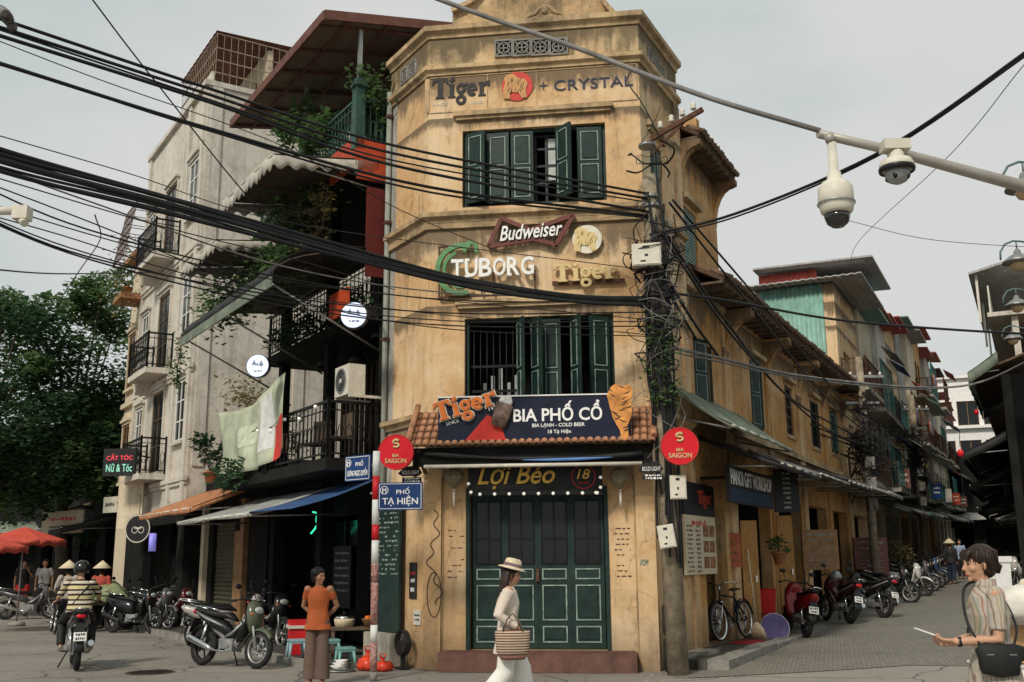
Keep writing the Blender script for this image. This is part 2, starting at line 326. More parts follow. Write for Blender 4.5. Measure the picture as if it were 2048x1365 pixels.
M = dict(
    yel=plaster('yellow_plaster', YE1, YE2, grime=(.115, .085, .055), g=.5, low=.75, streak=.45, gpos=.56, pale=(.70, .53, .34), ledges=((10.32, .55), (9.63, .5), (8.84, .25), (7.0, .8), (5.6, .35), (3.72, .7))),
    yelp=plaster('yellow_plaster_parapet', (.50, .33, .16), YE2, grime=(.10, .08, .05), g=.85, streak=.85, gpos=.43, pale=(.60, .46, .28), ledges=((10.32, .6),)),
    trim=plaster('trim_plaster', (.50, .34, .18), (.60, .44, .26), grime=(.075, .06, .042), g=.85, streak=.85, gpos=.44),
    org=plaster('orange_plaster', (.50, .255, .085), (.58, .33, .135), grime=(.10, .07, .045), g=.6, low=.6, streak=.6, gpos=.52, pale=(.60, .40, .22), ledges=((9.0, .7), (6.35, .8), (3.95, .6))),
    cream=plaster('cream_plaster', (.54, .49, .42), (.63, .585, .51), grime=(.15, .13, .10), g=.5, streak=.7, gpos=.5),
    cream2=plaster('buff_plaster', (.58, .49, .35), (.66, .57, .42), grime=(.2, .17, .12), g=.45, streak=.5),
    grey=plaster('grey_render', (.33, .31, .28), (.42, .40, .36), grime=(.07, .065, .055), g=.7, low=.8, streak=.7, gpos=.48),
    greyb=plaster('stained_concrete', (.36, .33, .27), (.44, .40, .33), grime=(.06, .05, .04), g=.8, streak=.9, gpos=.45),
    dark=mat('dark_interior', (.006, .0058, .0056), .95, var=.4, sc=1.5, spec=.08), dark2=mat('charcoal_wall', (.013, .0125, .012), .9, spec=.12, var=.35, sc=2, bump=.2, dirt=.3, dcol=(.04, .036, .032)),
    green=mat('dark_green_paint', (.0065, .023, .019), .5, var=.5, sc=4, bump=.25, bsc=50, dirt=.6, dcol=(.03, .05, .043)),
    mint=mat('pale_green_paint', (.30, .38, .33), .6, var=.3, sc=9, dirt=.8, dcol=(.05, .075, .065)),
    wood=mat('old_wood', (.11, .075, .05), .8, var=.4, sc=9, bump=.4, bsc=30), wood2=mat('brown_wood', (.26, .14, .065), .6, var=.3, sc=8, bump=.2),
    steel=mat('grey_steel', (.30, .30, .29), .45, .6, var=.25, sc=9, dirt=.3), chrome=mat('chrome', (.62, .62, .60), .18, 1, var=.1),
    blacki=mat('black_iron', (.010, .010, .010), .5, .3, var=.3), rust=mat('rusty_iron', (.10, .05, .03), .85, .2, var=.5, sc=12, bump=.3),
    blackp=mat('black_plastic', (.016, .016, .017), .42, var=.25), rubber=mat('tyre_rubber', (.018, .018, .018), .85, var=.3, bump=.3, bsc=80),
    cable=mat('cable_sheath', (.012, .012, .013), .55, var=.3), cableg=mat('faded_cable', (.16, .15, .14), .7, var=.5, sc=3),
    white=mat('white_paint', (.74, .73, .70), .5, var=.1, dirt=.25, dcol=(.4, .38, .34)), offw=mat('ivory_plastic', (.60, .56, .47), .45, var=.12, dirt=.3, dcol=(.2, .18, .15)),
    red=mat('red_paint', (.55, .018, .02), .45, var=.15, dirt=.3, dcol=(.3, .03, .02)), redl=mat('red_lightbox', (.60, .012, .022), .3, var=.05),
    orangered=mat('vermilion_panel', (.42, .055, .018), .6, var=.2, dirt=.25), navy=mat('navy_banner', (.006, .009, .028), .4, var=.35, sc=3, bump=.15, bsc=5),
    blues=mat('street_sign_blue', (.012, .04, .15), .35, var=.15, dirt=.3, dcol=(.02, .03, .06)), gold=mat('gold_lettering', (.52, .30, .055), .35, .4, var=.25, sc=14),
    tile=mat('clay_tile', (.40, .19, .10), .85, var=.45, sc=9, bump=.4, dirt=.55, dcol=(.07, .05, .035)), tiled=mat('old_dark_tile', (.14, .085, .055), .9, var=.5, sc=8, bump=.5, dirt=.6, dcol=(.03, .028, .02)),
    stone=mat('grey_stone', (.24, .225, .20), .85, var=.3, sc=7, bump=.5, dirt=.5, dcol=(.08, .07, .06)), redstone=mat('red_step_tile', (.13, .06, .045), .6, var=.35, sc=5, dirt=.5, dcol=(.07, .05, .04)),
    concrete=mat('concrete', (.27, .25, .215), .9, var=.3, sc=4, bump=.4, dirt=.5, dcol=(.07, .06, .05)), pole=mat('pole_concrete', (.27, .215, .155), .9, var=.4, sc=6, bump=.6, dirt=.6, dcol=(.06, .06, .04)),
    glass=mat('window_glass', (.012, .014, .014), .15, var=.2, spec=.35), glassb=mat('bright_pane', (.42, .45, .42), .15, var=.2, spec=.6),
    awng=mat('grey_awning', (.32, .32, .30), .75, var=.25, sc=3, bump=.2, bsc=6, dirt=.5, dcol=(.1, .1, .09)), awnb=mat('blue_awning', (.03, .075, .19), .65, var=.3, sc=3, dirt=.3, dcol=(.12, .13, .14)),
    awnk=mat('black_awning', (.014, .014, .0145), .65, var=.35, sc=3, bump=.2, bsc=5, dirt=.4, dcol=(.045, .042, .04)), awngr=mat('green_grey_tarp', (.17, .20, .15), .7, var=.3, sc=3, bump=.25, bsc=5, dirt=.5),
    tin=mat('grey_tin', (.34, .34, .33), .5, .3, var=.25, dirt=.6, dcol=(.14, .08, .05)), tingr=mat('green_tin', (.20, .36, .30), .5, .1, var=.2, sc=3, dirt=.4, dcol=(.12, .16, .13)),
    tinred=mat('red_tin', (.42, .08, .06), .55, .1, var=.3, dirt=.4), brown=mat('brown_fascia', (.13, .055, .04), .7, var=.3), teal=mat('teal_paint', (.05, .17, .16), .55, var=.25),
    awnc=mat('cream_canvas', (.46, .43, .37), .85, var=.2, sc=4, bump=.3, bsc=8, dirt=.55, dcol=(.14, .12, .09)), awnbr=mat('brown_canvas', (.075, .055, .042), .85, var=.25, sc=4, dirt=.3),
    soil=mat('potting_soil', (.06, .04, .03), .95), terra=mat('terracotta', (.40, .17, .08), .8, var=.25),
    leaf=foliage('leaves', (.055, .12, .045), (.15, .23, .085)), leafd=foliage('dark_leaves', (.022, .06, .03), (.06, .12, .05)), leafy=foliage('dry_leaves', (.17, .15, .055), (.25, .20, .09)),
    bark=mat('bark', (.10, .08, .06), .95, var=.4, sc=8, bump=.8, bsc=18),
    bulb=mat('bulb_glass', (.85, .82, .72), .3, var=.05, emit=.25), glow=mat('lit_white_panel', (.66, .74, .95), .4, var=.04, emit=.45),
    skin=mat('skin', (.48, .27, .17), .5, var=.08, sc=14), skind=mat('tanned_skin', (.33, .165, .095), .5, var=.1, sc=14), hair=mat('black_hair', (.014, .011, .010), .4, var=.4, sc=60, bump=.5, bsc=90), hairb=mat('brown_black_hair', (.03, .018, .013), .42, var=.5, sc=60, bump=.5, bsc=90),
    lips=mat('lips', (.36, .09, .08), .4), eye=mat('eyes', (.02, .015, .012), .2),
    straw=mat('straw', (.58, .48, .33), .8, var=.25, sc=30, bump=.4, bsc=90), linen=mat('beige_linen', (.62, .53, .45), .9, var=.1, sc=8, bump=.35, bsc=9), whitec=mat('white_trousers', (.70, .68, .63), .85, var=.08, sc=5, bump=.35, bsc=7),
)
# ------------------------------------------------------------------ ground
def asphalt(name, c1, c2, sc=1.0, brick=None, bump=.5):
    m, nt, bs = _base(name); g = nt.nodes.new('ShaderNodeTexCoord').outputs['Object']
    c = _mix(nt, _ramp(nt, _noise(nt, g, .35*sc, 6, .6), .32, .68), c1, c2)
    c = _mix(nt, _ramp(nt, _noise(nt, g, 60, 3, .6), .35, .7, (.72, .72, .72, 1), (1.12, 1.12, 1.1, 1)), c, c, 'MULTIPLY') if False else _mix(nt, 1.0, c, _ramp(nt, _noise(nt, g, 55, 3, .7), .3, .72, (.62, .62, .62, 1), (1, 1, 1, 1)), 'MULTIPLY')
    c = _mix(nt, _ramp(nt, _noise(nt, g, 1.6, 8, .75, off=(4, 9, 0)), .55, .75, (0, 0, 0, 1), (.7, .7, .7, 1)), c, tuple(x*.4 for x in c1))
    h = _noise(nt, g, 70, 4, .7)
    if not brick:                                      # cracks and repair patches
        wn_ = nt.nodes.new('ShaderNodeTexNoise'); wn_.inputs['Scale'].default_value = 1.3; wn_.inputs['Detail'].default_value = 4; nt.links.new(g, wn_.inputs['Vector'])
        wv = _mix(nt, .35, g, wn_.outputs['Color']); vo = nt.nodes.new('ShaderNodeTexVoronoi'); vo.feature = 'DISTANCE_TO_EDGE'; vo.inputs['Scale'].default_value = .55; nt.links.new(wv, vo.inputs['Vector'])
        ck = _ramp(nt, vo.outputs['Distance'], .002, .012, (.28, .28, .28, 1), (1, 1, 1, 1)); c = _mix(nt, .9, c, ck, 'MULTIPLY'); h = _mix(nt, .5, h, ck)
        v2 = nt.nodes.new('ShaderNodeTexVoronoi'); v2.inputs['Scale'].default_value = .22; nt.links.new(wv, v2.inputs['Vector']); c = _mix(nt, .55, c, _ramp(nt, v2.outputs['Color'], .35, .65, (.62, .6, .58, 1), (1, 1, 1, 1)), 'MULTIPLY')
    if brick:
        mp_ = nt.nodes.new('ShaderNodeMapping'); mp_.inputs['Rotation'].default_value = (0, 0, R(brick[1])); nt.links.new(g, mp_.inputs[0])
        b = _n(nt, 'ShaderNodeTexBrick', Scale=brick[0]); b.inputs['Mortar Size'].default_value = .035; b.inputs['Mortar Smooth'].default_value = .3; b.inputs['Brick Width'].default_value = .52
        b.inputs['Color1'].default_value = (1, 1, 1, 1); b.inputs['Color2'].default_value = (.66, .64, .62, 1); b.inputs['Mortar'].default_value = (.28, .27, .25, 1)
        nt.links.new(mp_.outputs[0], b.inputs[0]); c = _mix(nt, .85, c, b.outputs[0], 'MULTIPLY'); h = _mix(nt, .7, h, b.outputs[0])
    nt.links.new(c, bs.inputs['Base Color'])
    nt.links.new(_ramp(nt, _noise(nt, g, .8, 5), .35, .7, (.62, .62, .62, 1), (.9, .9, .9, 1)), bs.inputs['Roughness'])
    _bump(nt, bs, h, bump, .015); return m
M['asph'] = asphalt('worn_asphalt', (.29, .262, .228), (.39, .355, .31))
M['far'] = asphalt('far_ground', (.10, .095, .085), (.14, .13, .12))
M['pave'] = asphalt('brick_paving', (.27, .25, .205), (.36, .33, .275), brick=(5.5, 63), bump=.8)
M['slab'] = asphalt('pale_road_concrete', (.38, .34, .295), (.48, .435, .38))
M['walk'] = asphalt('dark_pavement', (.085, .08, .068), (.13, .12, .10), brick=(2.2, -58), bump=.7)
def gsheet(name, m, poly, dz, n=None):
    """flat polygon draped on the ground rise: cut into strips along x"""
    import bmesh
    bm = bmesh.new(); bm.faces.new([bm.verts.new((x, y, 0)) for x, y in poly])
    x0, x1 = min(p[0] for p in poly), max(p[0] for p in poly)
    for k in range(0, 34):
        xx = 1.2+k*1.5 if k < 12 else 18+(k-12)*12
        if x0 < xx < x1: bmesh.ops.bisect_plane(bm, geom=bm.verts[:]+bm.edges[:]+bm.faces[:], plane_co=(xx, 0, 0), plane_no=(1, 0, 0))
    for v in bm.verts: v.co.z = gz(v.co.x)+dz
    bmesh.ops.recalc_face_normals(bm, faces=bm.faces[:])
    me = bpy.data.meshes.new(name); bm.to_mesh(me); bm.free()
    if me.polygons[0].normal.z < 0: me.flip_normals()
    return kind(obj(name, me, m), 'structure')
gsheet('ground', M['far'], [(-700, -60), (200, -60), (200, 900), (-700, 900)], -.012)
gsheet('left_road', M['asph'], [(-42, -6), (3.4, -6), (2.3, 16.3), (-1.37, 16.2), (-30, 62), (-60, 62)], -.006)
g1 = gnd(1352, 1345); g2 = gnd(2048, 1300)
rs0 = RF.w(0, -.25); 
gsheet('right_street_paving', M['pave'], [(2.2, 14.62), (5.5, 14.9), (9.5, 12.2), (RF.w(10, -7.2).x, RF.w(10, -7.2).y), (RF.w(70, -7.2).x, RF.w(70, -7.2).y), (RF.w(70, 0).x, RF.w(70, 0).y), (RF.w(.3, .1).x, RF.w(.3, .1).y)], -.001)
gsheet('junction_road', M['slab'], [(-.5, 13.4), (2.2, 14.55), (5.5, 14.85), (9.5, 12.15), (14, 2), (14, -6), (2, -6), (.6, 8)], -.002)
def offp(F_, pts): return [(F_.w(x, y).x, F_.w(x, y).y) for x, y in pts]
sw = MB()                                              # pavement along the left row, a step above the road
for k in range(22):
    x0, x1 = -.9-k*1.5, -.9-(k+1)*1.5+.02
    sw.box(x1, x0, -1.25, .3, -.05, .085); sw.cur = 1; sw.box(x1, x0, -1.42, -1.255, -.05, .11); sw.cur = 0
kind(obj('left_pavement', sw, [M['walk'], M['stone']], None, LF.m), 'structure')

mh = thing('manhole_cover', 'round iron manhole cover set in the left road', 'manhole', (lambda q: V((q.x, q.y, 0)))(gnd(300, 1345))); b = MB(); b.lathe([(.36, -.004), (.36, .002), (.32, .003)], 28, smooth=False); obj('frame_ring', b, M['rust'], mh); b = MB(); b.lathe([(.315, -.004), (.315, .004)], 28, smooth=False); [b.box(-.25, .25, -.2+.1*k, -.17+.1*k, .0041, .008) for k in range(5)]; obj('lid', b, M['blacki'], mh)
lt = MB(); lr = random.Random(8)
for k in range(420):
    p = gnd(lr.uniform(10, 1500), lr.uniform(1240, 1364)); s_ = lr.uniform(.012, .04); a = lr.uniform(0, 6.28); z = .011; dx, dy = s_*math.cos(a), s_*math.sin(a)
    lt.add([(p.x-dx, p.y-dy, p.z+z), (p.x+dy*.5, p.y-dx*.5, p.z+z+.004), (p.x+dx, p.y+dy, p.z+z), (p.x-dy*.5, p.y+dx*.5, p.z+z+.006)], [(0, 1, 2, 3)]); lt.mi[-1] = lr.choice([0, 0, 1, 2])
kind(tag(obj('litter', lt, [mat('dead_leaf', (.16, .10, .05), .9), M['offw'], M['terra']]), 'scattered dead leaves and paper scraps on the road', 'litter'), 'stuff')
# ------------------------------------------------------------------ corner house
CH = thing('corner_house', 'weathered yellow three storey corner house with green shutters and parapet', 'building', FF.m.copy())
LM, RM = rel(CH, LF.m), rel(CH, RF.m)
W1 = (.577, 2.945, 7.26, 8.60); W2 = (.62, 2.99, 3.62, 5.38); DR = (.71, 2.765, .29, 2.60)
RW = (.42, 1.02, 7.30, 8.42)
f = MB(); f.wall(0, FW, 0, 10.32, [W1, W2, DR], t=.3)
obj('front_wall', f, M['yel'], CH)
obj('side_wall', MB().wall(-1.46, 0, 0, 10.32, t=.3), M['yel'], CH, LM)
obj('side_wall', MB().wall(0, 2.0, 0, 10.32, [RW], t=.3), M['yel'], CH, RM)
def chp(Fm, x, y): q = CH.matrix_basis.inverted() @ Fm.w(x, y); return (q.x, q.y)
path = [chp(LF, -1.46, 0), (0, 0), (FW, 0), chp(RF, 2.0, 0)]
back = [chp(RF, 2.0, 3.2), chp(LF, -1.46, 3.0)]
rf = MB(); pts = path+back; n_ = len(pts)
for z in (10.18,): rf.add([(x, y, z) for x, y in pts]+[(x, y, z-.2) for x, y in pts], [tuple(range(n_)), tuple(range(2*n_-1, n_-1, -1))]+[(i, i+n_, (i+1) % n_+n_, (i+1) % n_) for i in range(n_)])
obj('roof_slab', rf, M['grey'], CH)
bw = MB()
for (a, b) in ((path[3], back[0]), (back[0], back[1]), (back[1], path[0])):
    bw.sweep([a, b], [(0, 0), (0, 10.3), (-.25, 10.3), (-.25, 0)])
obj('rear_wall', bw, M['grey'], CH)
def corn(name, z, h, o, m='trim', p=path): obj(name, MB().sweep(p, [(.001, z), (o*.35, z), (o*.45, z+h*.35), (o*.9, z+h*.5), (o, z+h*.55), (o, z+h), (.001, z+h*1.02)]), M[m], CH)
corn('parapet_coping', 10.30, .2, .13, 'trim'); corn('upper_cornice', 9.62, .16, .10); corn('string_course', 7.0, .17, .12); corn('ground_cornice', 3.72, .16, .12)
obj('frieze_band', MB().sweep(path, [(.001, 9.79), (.018, 9.79), (.018, 10.29), (.001, 10.29)]), M['yelp'], CH)
obj('sill_band', MB().sweep(path, [(.001, 6.90), (.05, 6.90), (.05, 6.99), (.001, 6.99)]), M['trim'], CH)
for nm, x0, x1, z in (('window_hood', .43, 3.09, 8.84), ('window_hood', .48, 3.12, 5.60)):
    h = MB(); h.box(x0, x1, -.10, -.001, z, z+.07); h.box(x0+.04, x1-.04, -.06, -.001, z-.055, z-.002); obj(nm, h, M['trim'], CH)
obj('window_hood', MB().box(.28, 1.22, -.1, -.001, 8.62, 8.72).box(.32, 1.18, -.06, -.001, 8.56, 8.618), M['trim'], CH, RM)
# side pilasters of the tower and ground floor pilasters
for x0, x1 in ((-.0, .27), (3.24, FW)):
    p_ = MB(); p_.box(x0, x1, -.07, -.001, 0, 3.0); p_.box(x0-.02, x1+.02, -.1, -.001, 2.86, 2.99); obj('pilaster', p_, M['yel'], CH)
for x0, x1 in ((.27, .30), (3.21, 3.24)): obj('pilaster_groove', MB().box(x0+.003, x1-.003, -.02, -.001, 0, 2.85), M['trim'], CH)
obj('side_pilaster', MB().box(1.7, 2.0, -.05, -.001, 0, 9.6), M['yel'], CH, RM)
# gable rising behind the parapet
def fx(px, py, off=0): return FF.hit(px, py, off)
gp = [fx(905, 60, 1.1), fx(905, 30, 1.1), fx(945, 12, 1.1), (1.0, 12.1), (1.35, 12.35), (2.35, 12.35), (2.75, 12.05), fx(1210, 16, 1.1), fx(1232, 40, 1.1)]
g_ = MB(); g_.poly([(gp[0][0], 10.0)]+gp[1:8]+[(gp[8][0], gp[8][1]), (gp[8][0], 10.0)], 1.1, 1.35)
obj('roof_gable', g_, M['yelp'], CH)
cg = MB()
for a, b in zip(gp[1:8], gp[2:9]): cg.bar((a[0], 1.2, a[1]+.03), (b[0], 1.2, b[1]+.03), .42, .07, up=(0, 1, 0)) if False else cg.bar((a[0], 1.2, a[1]+.04), (b[0], 1.2, b[1]+.04), .44, .08)
obj('gable_coping', cg, M['trim'], CH)
or_ = MB()                                              # scroll ornament standing on the parapet
cx, cz = fx(1090, 62, 0)[0], 10.54
for sgn in (-1, 1):
    or_.tube([(cx+sgn*(.02+.30*t), .05, cz+.05+.16*math.cos(t*PI*.55)+.03*math.sin(t*9)) for t in [i/10 for i in range(11)]], [.05-.03*i/10 for i in range(11)], 6)
    or_.tube([(cx+sgn*(.13+.07*math.cos(a)), .05, cz+.1+.07*math.sin(a)) for a in [i*.6 for i in range(11)]], .018, 6)
or_.ball((cx, .05, cz+.2), .08, 10, 6, (1, .6, 1.3)); or_.box(cx-.13, cx+.13, -.03, .14, cz-.05, cz+.05)
obj('parapet_ornament', or_, M['trim'], CH)
def vent(x, z, w_, parent, mtx):
    v = MB(); v.cur = 1; v.box(x-w_/2, x+w_/2, -.022, -.019, z-w_/2, z+w_/2); v.cur = 0
    t = .028
    for a in (-1, 1):
        v.box(x+a*w_/2-t/2, x+a*w_/2+t/2, -.055, -.018, z-w_/2-t/2, z+w_/2+t/2); v.box(x-w_/2+t/2+.001, x+w_/2-t/2-.001, -.054, -.0185, z+a*w_/2-t/2, z+a*w_/2+t/2)
    v.tube([(x+.36*w_*math.cos(a*PI/8), -.037, z+.36*w_*math.sin(a*PI/8)) for a in range(17)], .014, 6, False)
    for k in range(4):
        a = k*PI/2+PI/4; v.tube([(x+.17*w_*math.cos(a)+.14*w_*math.cos(b), -.036, z+.17*w_*math.sin(a)+.14*w_*math.sin(b)) for b in [i*PI/4 for i in range(9)]], .011, 5, False)
        v.bar((x+.38*w_*math.cos(a), -.037, z+.38*w_*math.sin(a)), (x+.62*w_*math.cos(a), -.037, z+.62*w_*math.sin(a)), .02)
    obj('vent_block', v, [M['stone'], M['dark']], parent, mtx)
for k in range(4):
    x, z = fx(1008+k*36.5, 99-k*1.2); vent(x, z, .285, CH, None)
for k in range(2):
    x, z = LF.hit(830-k*17, 139+k*14); vent(x, z, .26, CH, LM)
for k in range(3):
    x, z = RF.hit(1297+k*11, 115+k*17); vent(x, z, .24, CH, RM)
# windows: dark recess, glazing and individual shutter leaves
def shutter(parent, hx, y, z0, z1, w_, ang, mtx=None, flip=False, rows=2, name='shutter'):
    s = MB(); t = .045; x0, x1 = (-w_, 0) if flip else (0, w_)
    s.box(x0, x1, 0, t, 0, z1-z0)
    H_ = z1-z0; b = .055; cuts = [b+.02]+[H_*k/rows for k in range(1, rows)]+[H_-b-.02]
    for k in range(rows):
        a0 = cuts[k]+(.03 if k else 0); a1 = cuts[k+1]-(.03 if k < rows-1 else 0); q0, q1 = x0+b, x1-b; m_ = .015
        for yy, yb in ((-.012, -.001), (t+.001, t+.012)):
            s.cur = 1
            s.box(q0, q0+m_, yy, yb, a0, a1); s.box(q1-m_, q1, yy, yb, a0, a1)
            s.box(q0+m_, q1-m_, yy, yb, a0, a0+m_); s.box(q0+m_, q1-m_, yy, yb, a1-m_, a1); s.cur = 0
        s.box(q0+.045, q1-.045, -.008, -.001, a0+.045, a1-.045); s.box(q0+.045, q1-.045, t+.001, t+.008, a0+.045, a1-.045)
    lm = Matrix.Translation((hx, y, z0)) @ Matrix.Rotation(ang, 4, 'Z')
    return obj(name, s, [M['green'], M['mint']], parent, (mtx or Matrix()) @ lm)
def recess(name, win, panes, mtx=None, d=.9):
    x0, x1, z0, z1 = win; f = MB(); t = .06
    for (a, b, c, e) in ((x0, x0+t, z0, z1), (x1-t, x1, z0, z1), (x0+t, x1-t, z1-t, z1), (x0+t, x1-t, z0, z0+t)): f.box(a+.002, b-.002, .09, .17, c+.002, e-.002)
    wf = obj(name, f, M['green'], CH, mtx)
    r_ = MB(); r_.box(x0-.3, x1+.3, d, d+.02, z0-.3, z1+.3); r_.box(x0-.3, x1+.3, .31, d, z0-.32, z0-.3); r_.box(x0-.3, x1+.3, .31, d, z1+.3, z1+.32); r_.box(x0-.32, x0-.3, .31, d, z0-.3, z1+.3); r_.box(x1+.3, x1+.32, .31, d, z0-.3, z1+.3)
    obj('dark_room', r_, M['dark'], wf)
    return wf
wf1 = recess('window', W1, 0); wf2 = recess('window', W2, 0); wf3 = recess('window', RW, 0, RM, .6)
a, b = W1[2]+.06, W1[3]-.06
gl = MB()                                               # inner glazed casement seen in the gap
x0, x1 = fx(1068, 300)[0], fx(1112, 300)[0]
for q in (x0, (x0+x1)/2, x1): gl.box(q-.02, q+.02, .2, .24, a, b)
for zz in (a+.03, (a+b)/2+.05, (a+b)/2-.25, (a+b)/2+.35, b-.03): gl.box(x0+.021, x1-.021, .205, .235, zz-.018, zz+.018)
obj('inner_casement', gl, M['blackp'], wf1)
obj('pane', MB().box((x0+x1)/2+.03, x1-.03, .215, .22, (a+b)/2+.08, b-.08), M['glassb'], wf1); obj('pane', MB().box((x0+x1)/2+.03, x1-.03, .215, .22, (a+b)/2-.2, (a+b)/2+.03), M['glassb'], wf1)
for hx, w_, ang, fl in ((W1[0]+.06, .36, R(-24), 0), (fx(973, 300)[0], .37, R(-3), 0), (fx(1066, 300)[0], .37, R(3), 1), (fx(1113, 300)[0]-.02, .36, R(-46), 0), (W1[1]-.065, .40, R(4), 1)):
    shutter(wf1, hx, .03 if abs(ang) < .2 else .0, a, b, w_, ang, None, bool(fl))
a, b = W2[2]+.06, W2[3]-.06
bars = MB()
for k in range(7): bars.tube([(W2[0]+.12+k*.105, .2, a), (W2[0]+.12+k*.105, .2, b)], .011, 6)
for zz in (a+.55, a+.95): bars.box(W2[0]+.06, W2[0]+.86, .185, .215, zz-.02, zz+.02)
obj('window_bars', bars, M['blacki'], wf2)
for hx, w_, ang, fl in ((fx(1033, 700)[0], .34, R(-68), 0), (fx(1060, 700)[0], .34, R(-56), 0), (fx(1084, 700)[0], .30, R(-4), 0), (fx(1140, 700)[0], .34, R(-62), 0), (W2[1]-.065, .34, R(32), 1)):
    shutter(wf2, hx, -.01, a, b, w_, ang, None, bool(fl))
il = MB()
for k in range(5): il.box(W2[0]+.2+k*.13, W2[0]+.26+k*.13, .6, .62, a+.2+.1*(k % 2), a+.75+.12*(k % 3))
obj('stacked_chairs', il, M['glassb'], wf2)
shutter(wf3, RW[0]+.03, .04, RW[2]+.03, RW[3]-.05, .27, R(-8), None); shutter(wf3, RW[1]-.03, .04, RW[2]+.03, RW[3]-.05, .27, R(10), None, True)
# door: four leaves, glazed tops
db = MB(); t = .07
db.box(DR[0]-.06, DR[0], -.02, .2, DR[2], DR[3]); db.box(DR[1], DR[1]+.06, -.02, .2, DR[2], DR[3]); db.box(DR[0]-.06, DR[1]+.06, -.02, .2, DR[3]+.001, DR[3]+.09)
obj('door_frame', db, M['green'], CH)
lw = (DR[1]-DR[0]-.05)/4
for k in range(4):
    d = MB(); x0 = DR[0]+.02+k*(lw+.003); x1 = x0+lw; H0, H1 = DR[2]+.01, DR[3]-.02
    d.box(x0, x1, .11, .16, H0, H1)
    for (z0, z1) in ((H0+.09, H0+.33), (H0+.41, H0+.93), (H0+1.01, H0+1.17)):
        d.cur = 1; q0, q1, m_ = x0+.065, x1-.065, .018
        d.box(q0, q0+m_, .096, .109, z0, z1); d.box(q1-m_, q1, .096, .109, z0, z1); d.box(q0+m_, q1-m_, .096, .109, z0, z0+m_); d.box(q0+m_, q1-m_, .096, .109, z1-m_, z1); d.cur = 0
        d.box(q0+.05, q1-.05, .1, .109, z0+.05, z1-.05) if z1-z0 > .2 else None
    dl = obj('door_leaf', d, [M['green'], M['mint']], CH)
    w2 = MB(); q0, q1 = x0+.06, x1-.06
    for xx in (q0, (q0+q1)/2, q1): w2.box(xx-.012, xx+.012, .09, .108, H0+1.25, H1-.1)
    for zz in (H0+1.25, H0+1.62, H1-.1): w2.box(q0-.011, q1+.011, .092, .1075, zz-.012, zz+.012)
    obj('glazing_bars', w2, M['blacki'], dl); obj('pane', MB().box(q0, q1, .1085, .1095, H0+1.25, H1-.1), M['glass'], dl)
dh = MB().box(1.71, 1.76, .07, .11, 1.28, 1.48); obj('door_lock', dh, M['rust'], CH)
# painted wall notices and graffiti
def rnd_lines(mb, x0, x1, z0, z1, rows, rn, y=-.002, h=.02, fill=.75, cell=.05):
    for r_ in range(rows):
        z = z1-(z1-z0)*r_/max(1, rows-1); x = x0+rn.random()*cell
        while x < x1:
            w_ = cell*(.5+rn.random()*1.2)
            if rn.random() < fill: mb.box(x, min(x+w_, x1), y-.0015, y, z-h/2*(.6+rn.random()*.6), z+h/2*(.6+rn.random()*.6))
            x += w_+cell*.5
rn = random.Random(3); st = MB()
rnd_lines(st, .36, .62, 1.35, 2.05, 9, rn, fill=.5, h=.016); rnd_lines(st, 2.90, 3.15, 1.35, 2.05, 10, rn, fill=.7, h=.02)
obj('stencilled_notice', st, mat('stencil_ink', (.10, .055, .04), .9), CH)
gr = MB(); q = [fx(868+10*math.sin(t*9)*(.4+t)+6*math.sin(t*31), 1020+190*t, -.075) for t in [i/70 for i in range(71)]]
gr.tube([(x, -.076, z) for x, z in q], .007, 4); q = [fx(868+14*math.sin(t*6.28), 1190-45*math.cos(t*6.28), -.075) for t in [i/24 for i in range(25)]]; gr.tube([(x, -.077, z) for x, z in q], .006, 4)
obj('graffiti_scrawl', gr, M['blackp'], CH)
x, z = fx(1288, 1125, -.075); put_text('XOM', CH, x, -.076, z, .13, .09, mat('teal_spray', (.05, .2, .22), .8), 'graffiti_tag', shear=.3)
# steps
s_ = MB(); s_.box(.28, 3.2, -.30, -.002, 0, .27); obj('door_step', s_, M['redstone'], CH)
s_ = MB(); s_.box(.33, 3.16, -.2, .28, .271, .288); obj('threshold', s_, M['redstone'], CH)
# clay tile canopy over the door
zc0, zc1, oc = 3.30, 3.98, .72
cp = MB(); cp.poly([], 0, 0) if False else None
sl = math.atan2(zc1-zc0, oc); 
und = MB(); und.quad((-.12, -oc, zc0), (FW+.05, -oc, zc0), (FW+.05, -.125, zc1-.12), (-.12, -.125, zc1-.12)); und.quad((-.12, -.125, zc1-.13), (FW+.05, -.125, zc1-.13), (FW+.05, -oc, zc0-.03), (-.12, -oc, zc0-.03))
und.quad((-.12, -oc, zc0-.03), (FW+.05, -oc, zc0-.03), (FW+.05, -oc, zc0), (-.12, -oc, zc0)); und.quad((-.12, -.12, zc1-.12), (-.12, -.12, zc1-.13), (-.12, -oc, zc0-.03), (-.12, -oc, zc0))
und.quad((FW+.05, -oc, zc0), (FW+.05, -oc, zc0-.03), (FW+.05, -.12, zc1-.13), (FW+.05, -.12, zc1-.12))
cn = obj('canopy_board', und, M['wood'], CH)
tm = MB(); tm.smooth = True
tm.sheet(lambda u, v: ((u-.5)*.108, v*.2, .028*math.sin(PI*u)+.012*(1-v)), 4, 1, .012); tme = tm.mesh('tile'); tme.materials.append(M['tile'])
nc = 33
for r_ in range(5):
    for k in range(nc):
        o_ = -oc-.04+r_*.125
        m_ = Matrix.Translation((-.07+k*(FW+.07)/(nc-1), o_, zc0+.006+(o_+oc)*(zc1-.12-zc0)/(oc-.12)+.004*rnd.random())) @ Matrix.Rotation(math.atan2(zc1-.12-zc0, oc-.12)-.05, 4, 'X') @ Matrix.Rotation(rnd.uniform(-.03, .03), 4, 'Z')
        obj('roof_tile', tme, M['tile'], cn, m_)
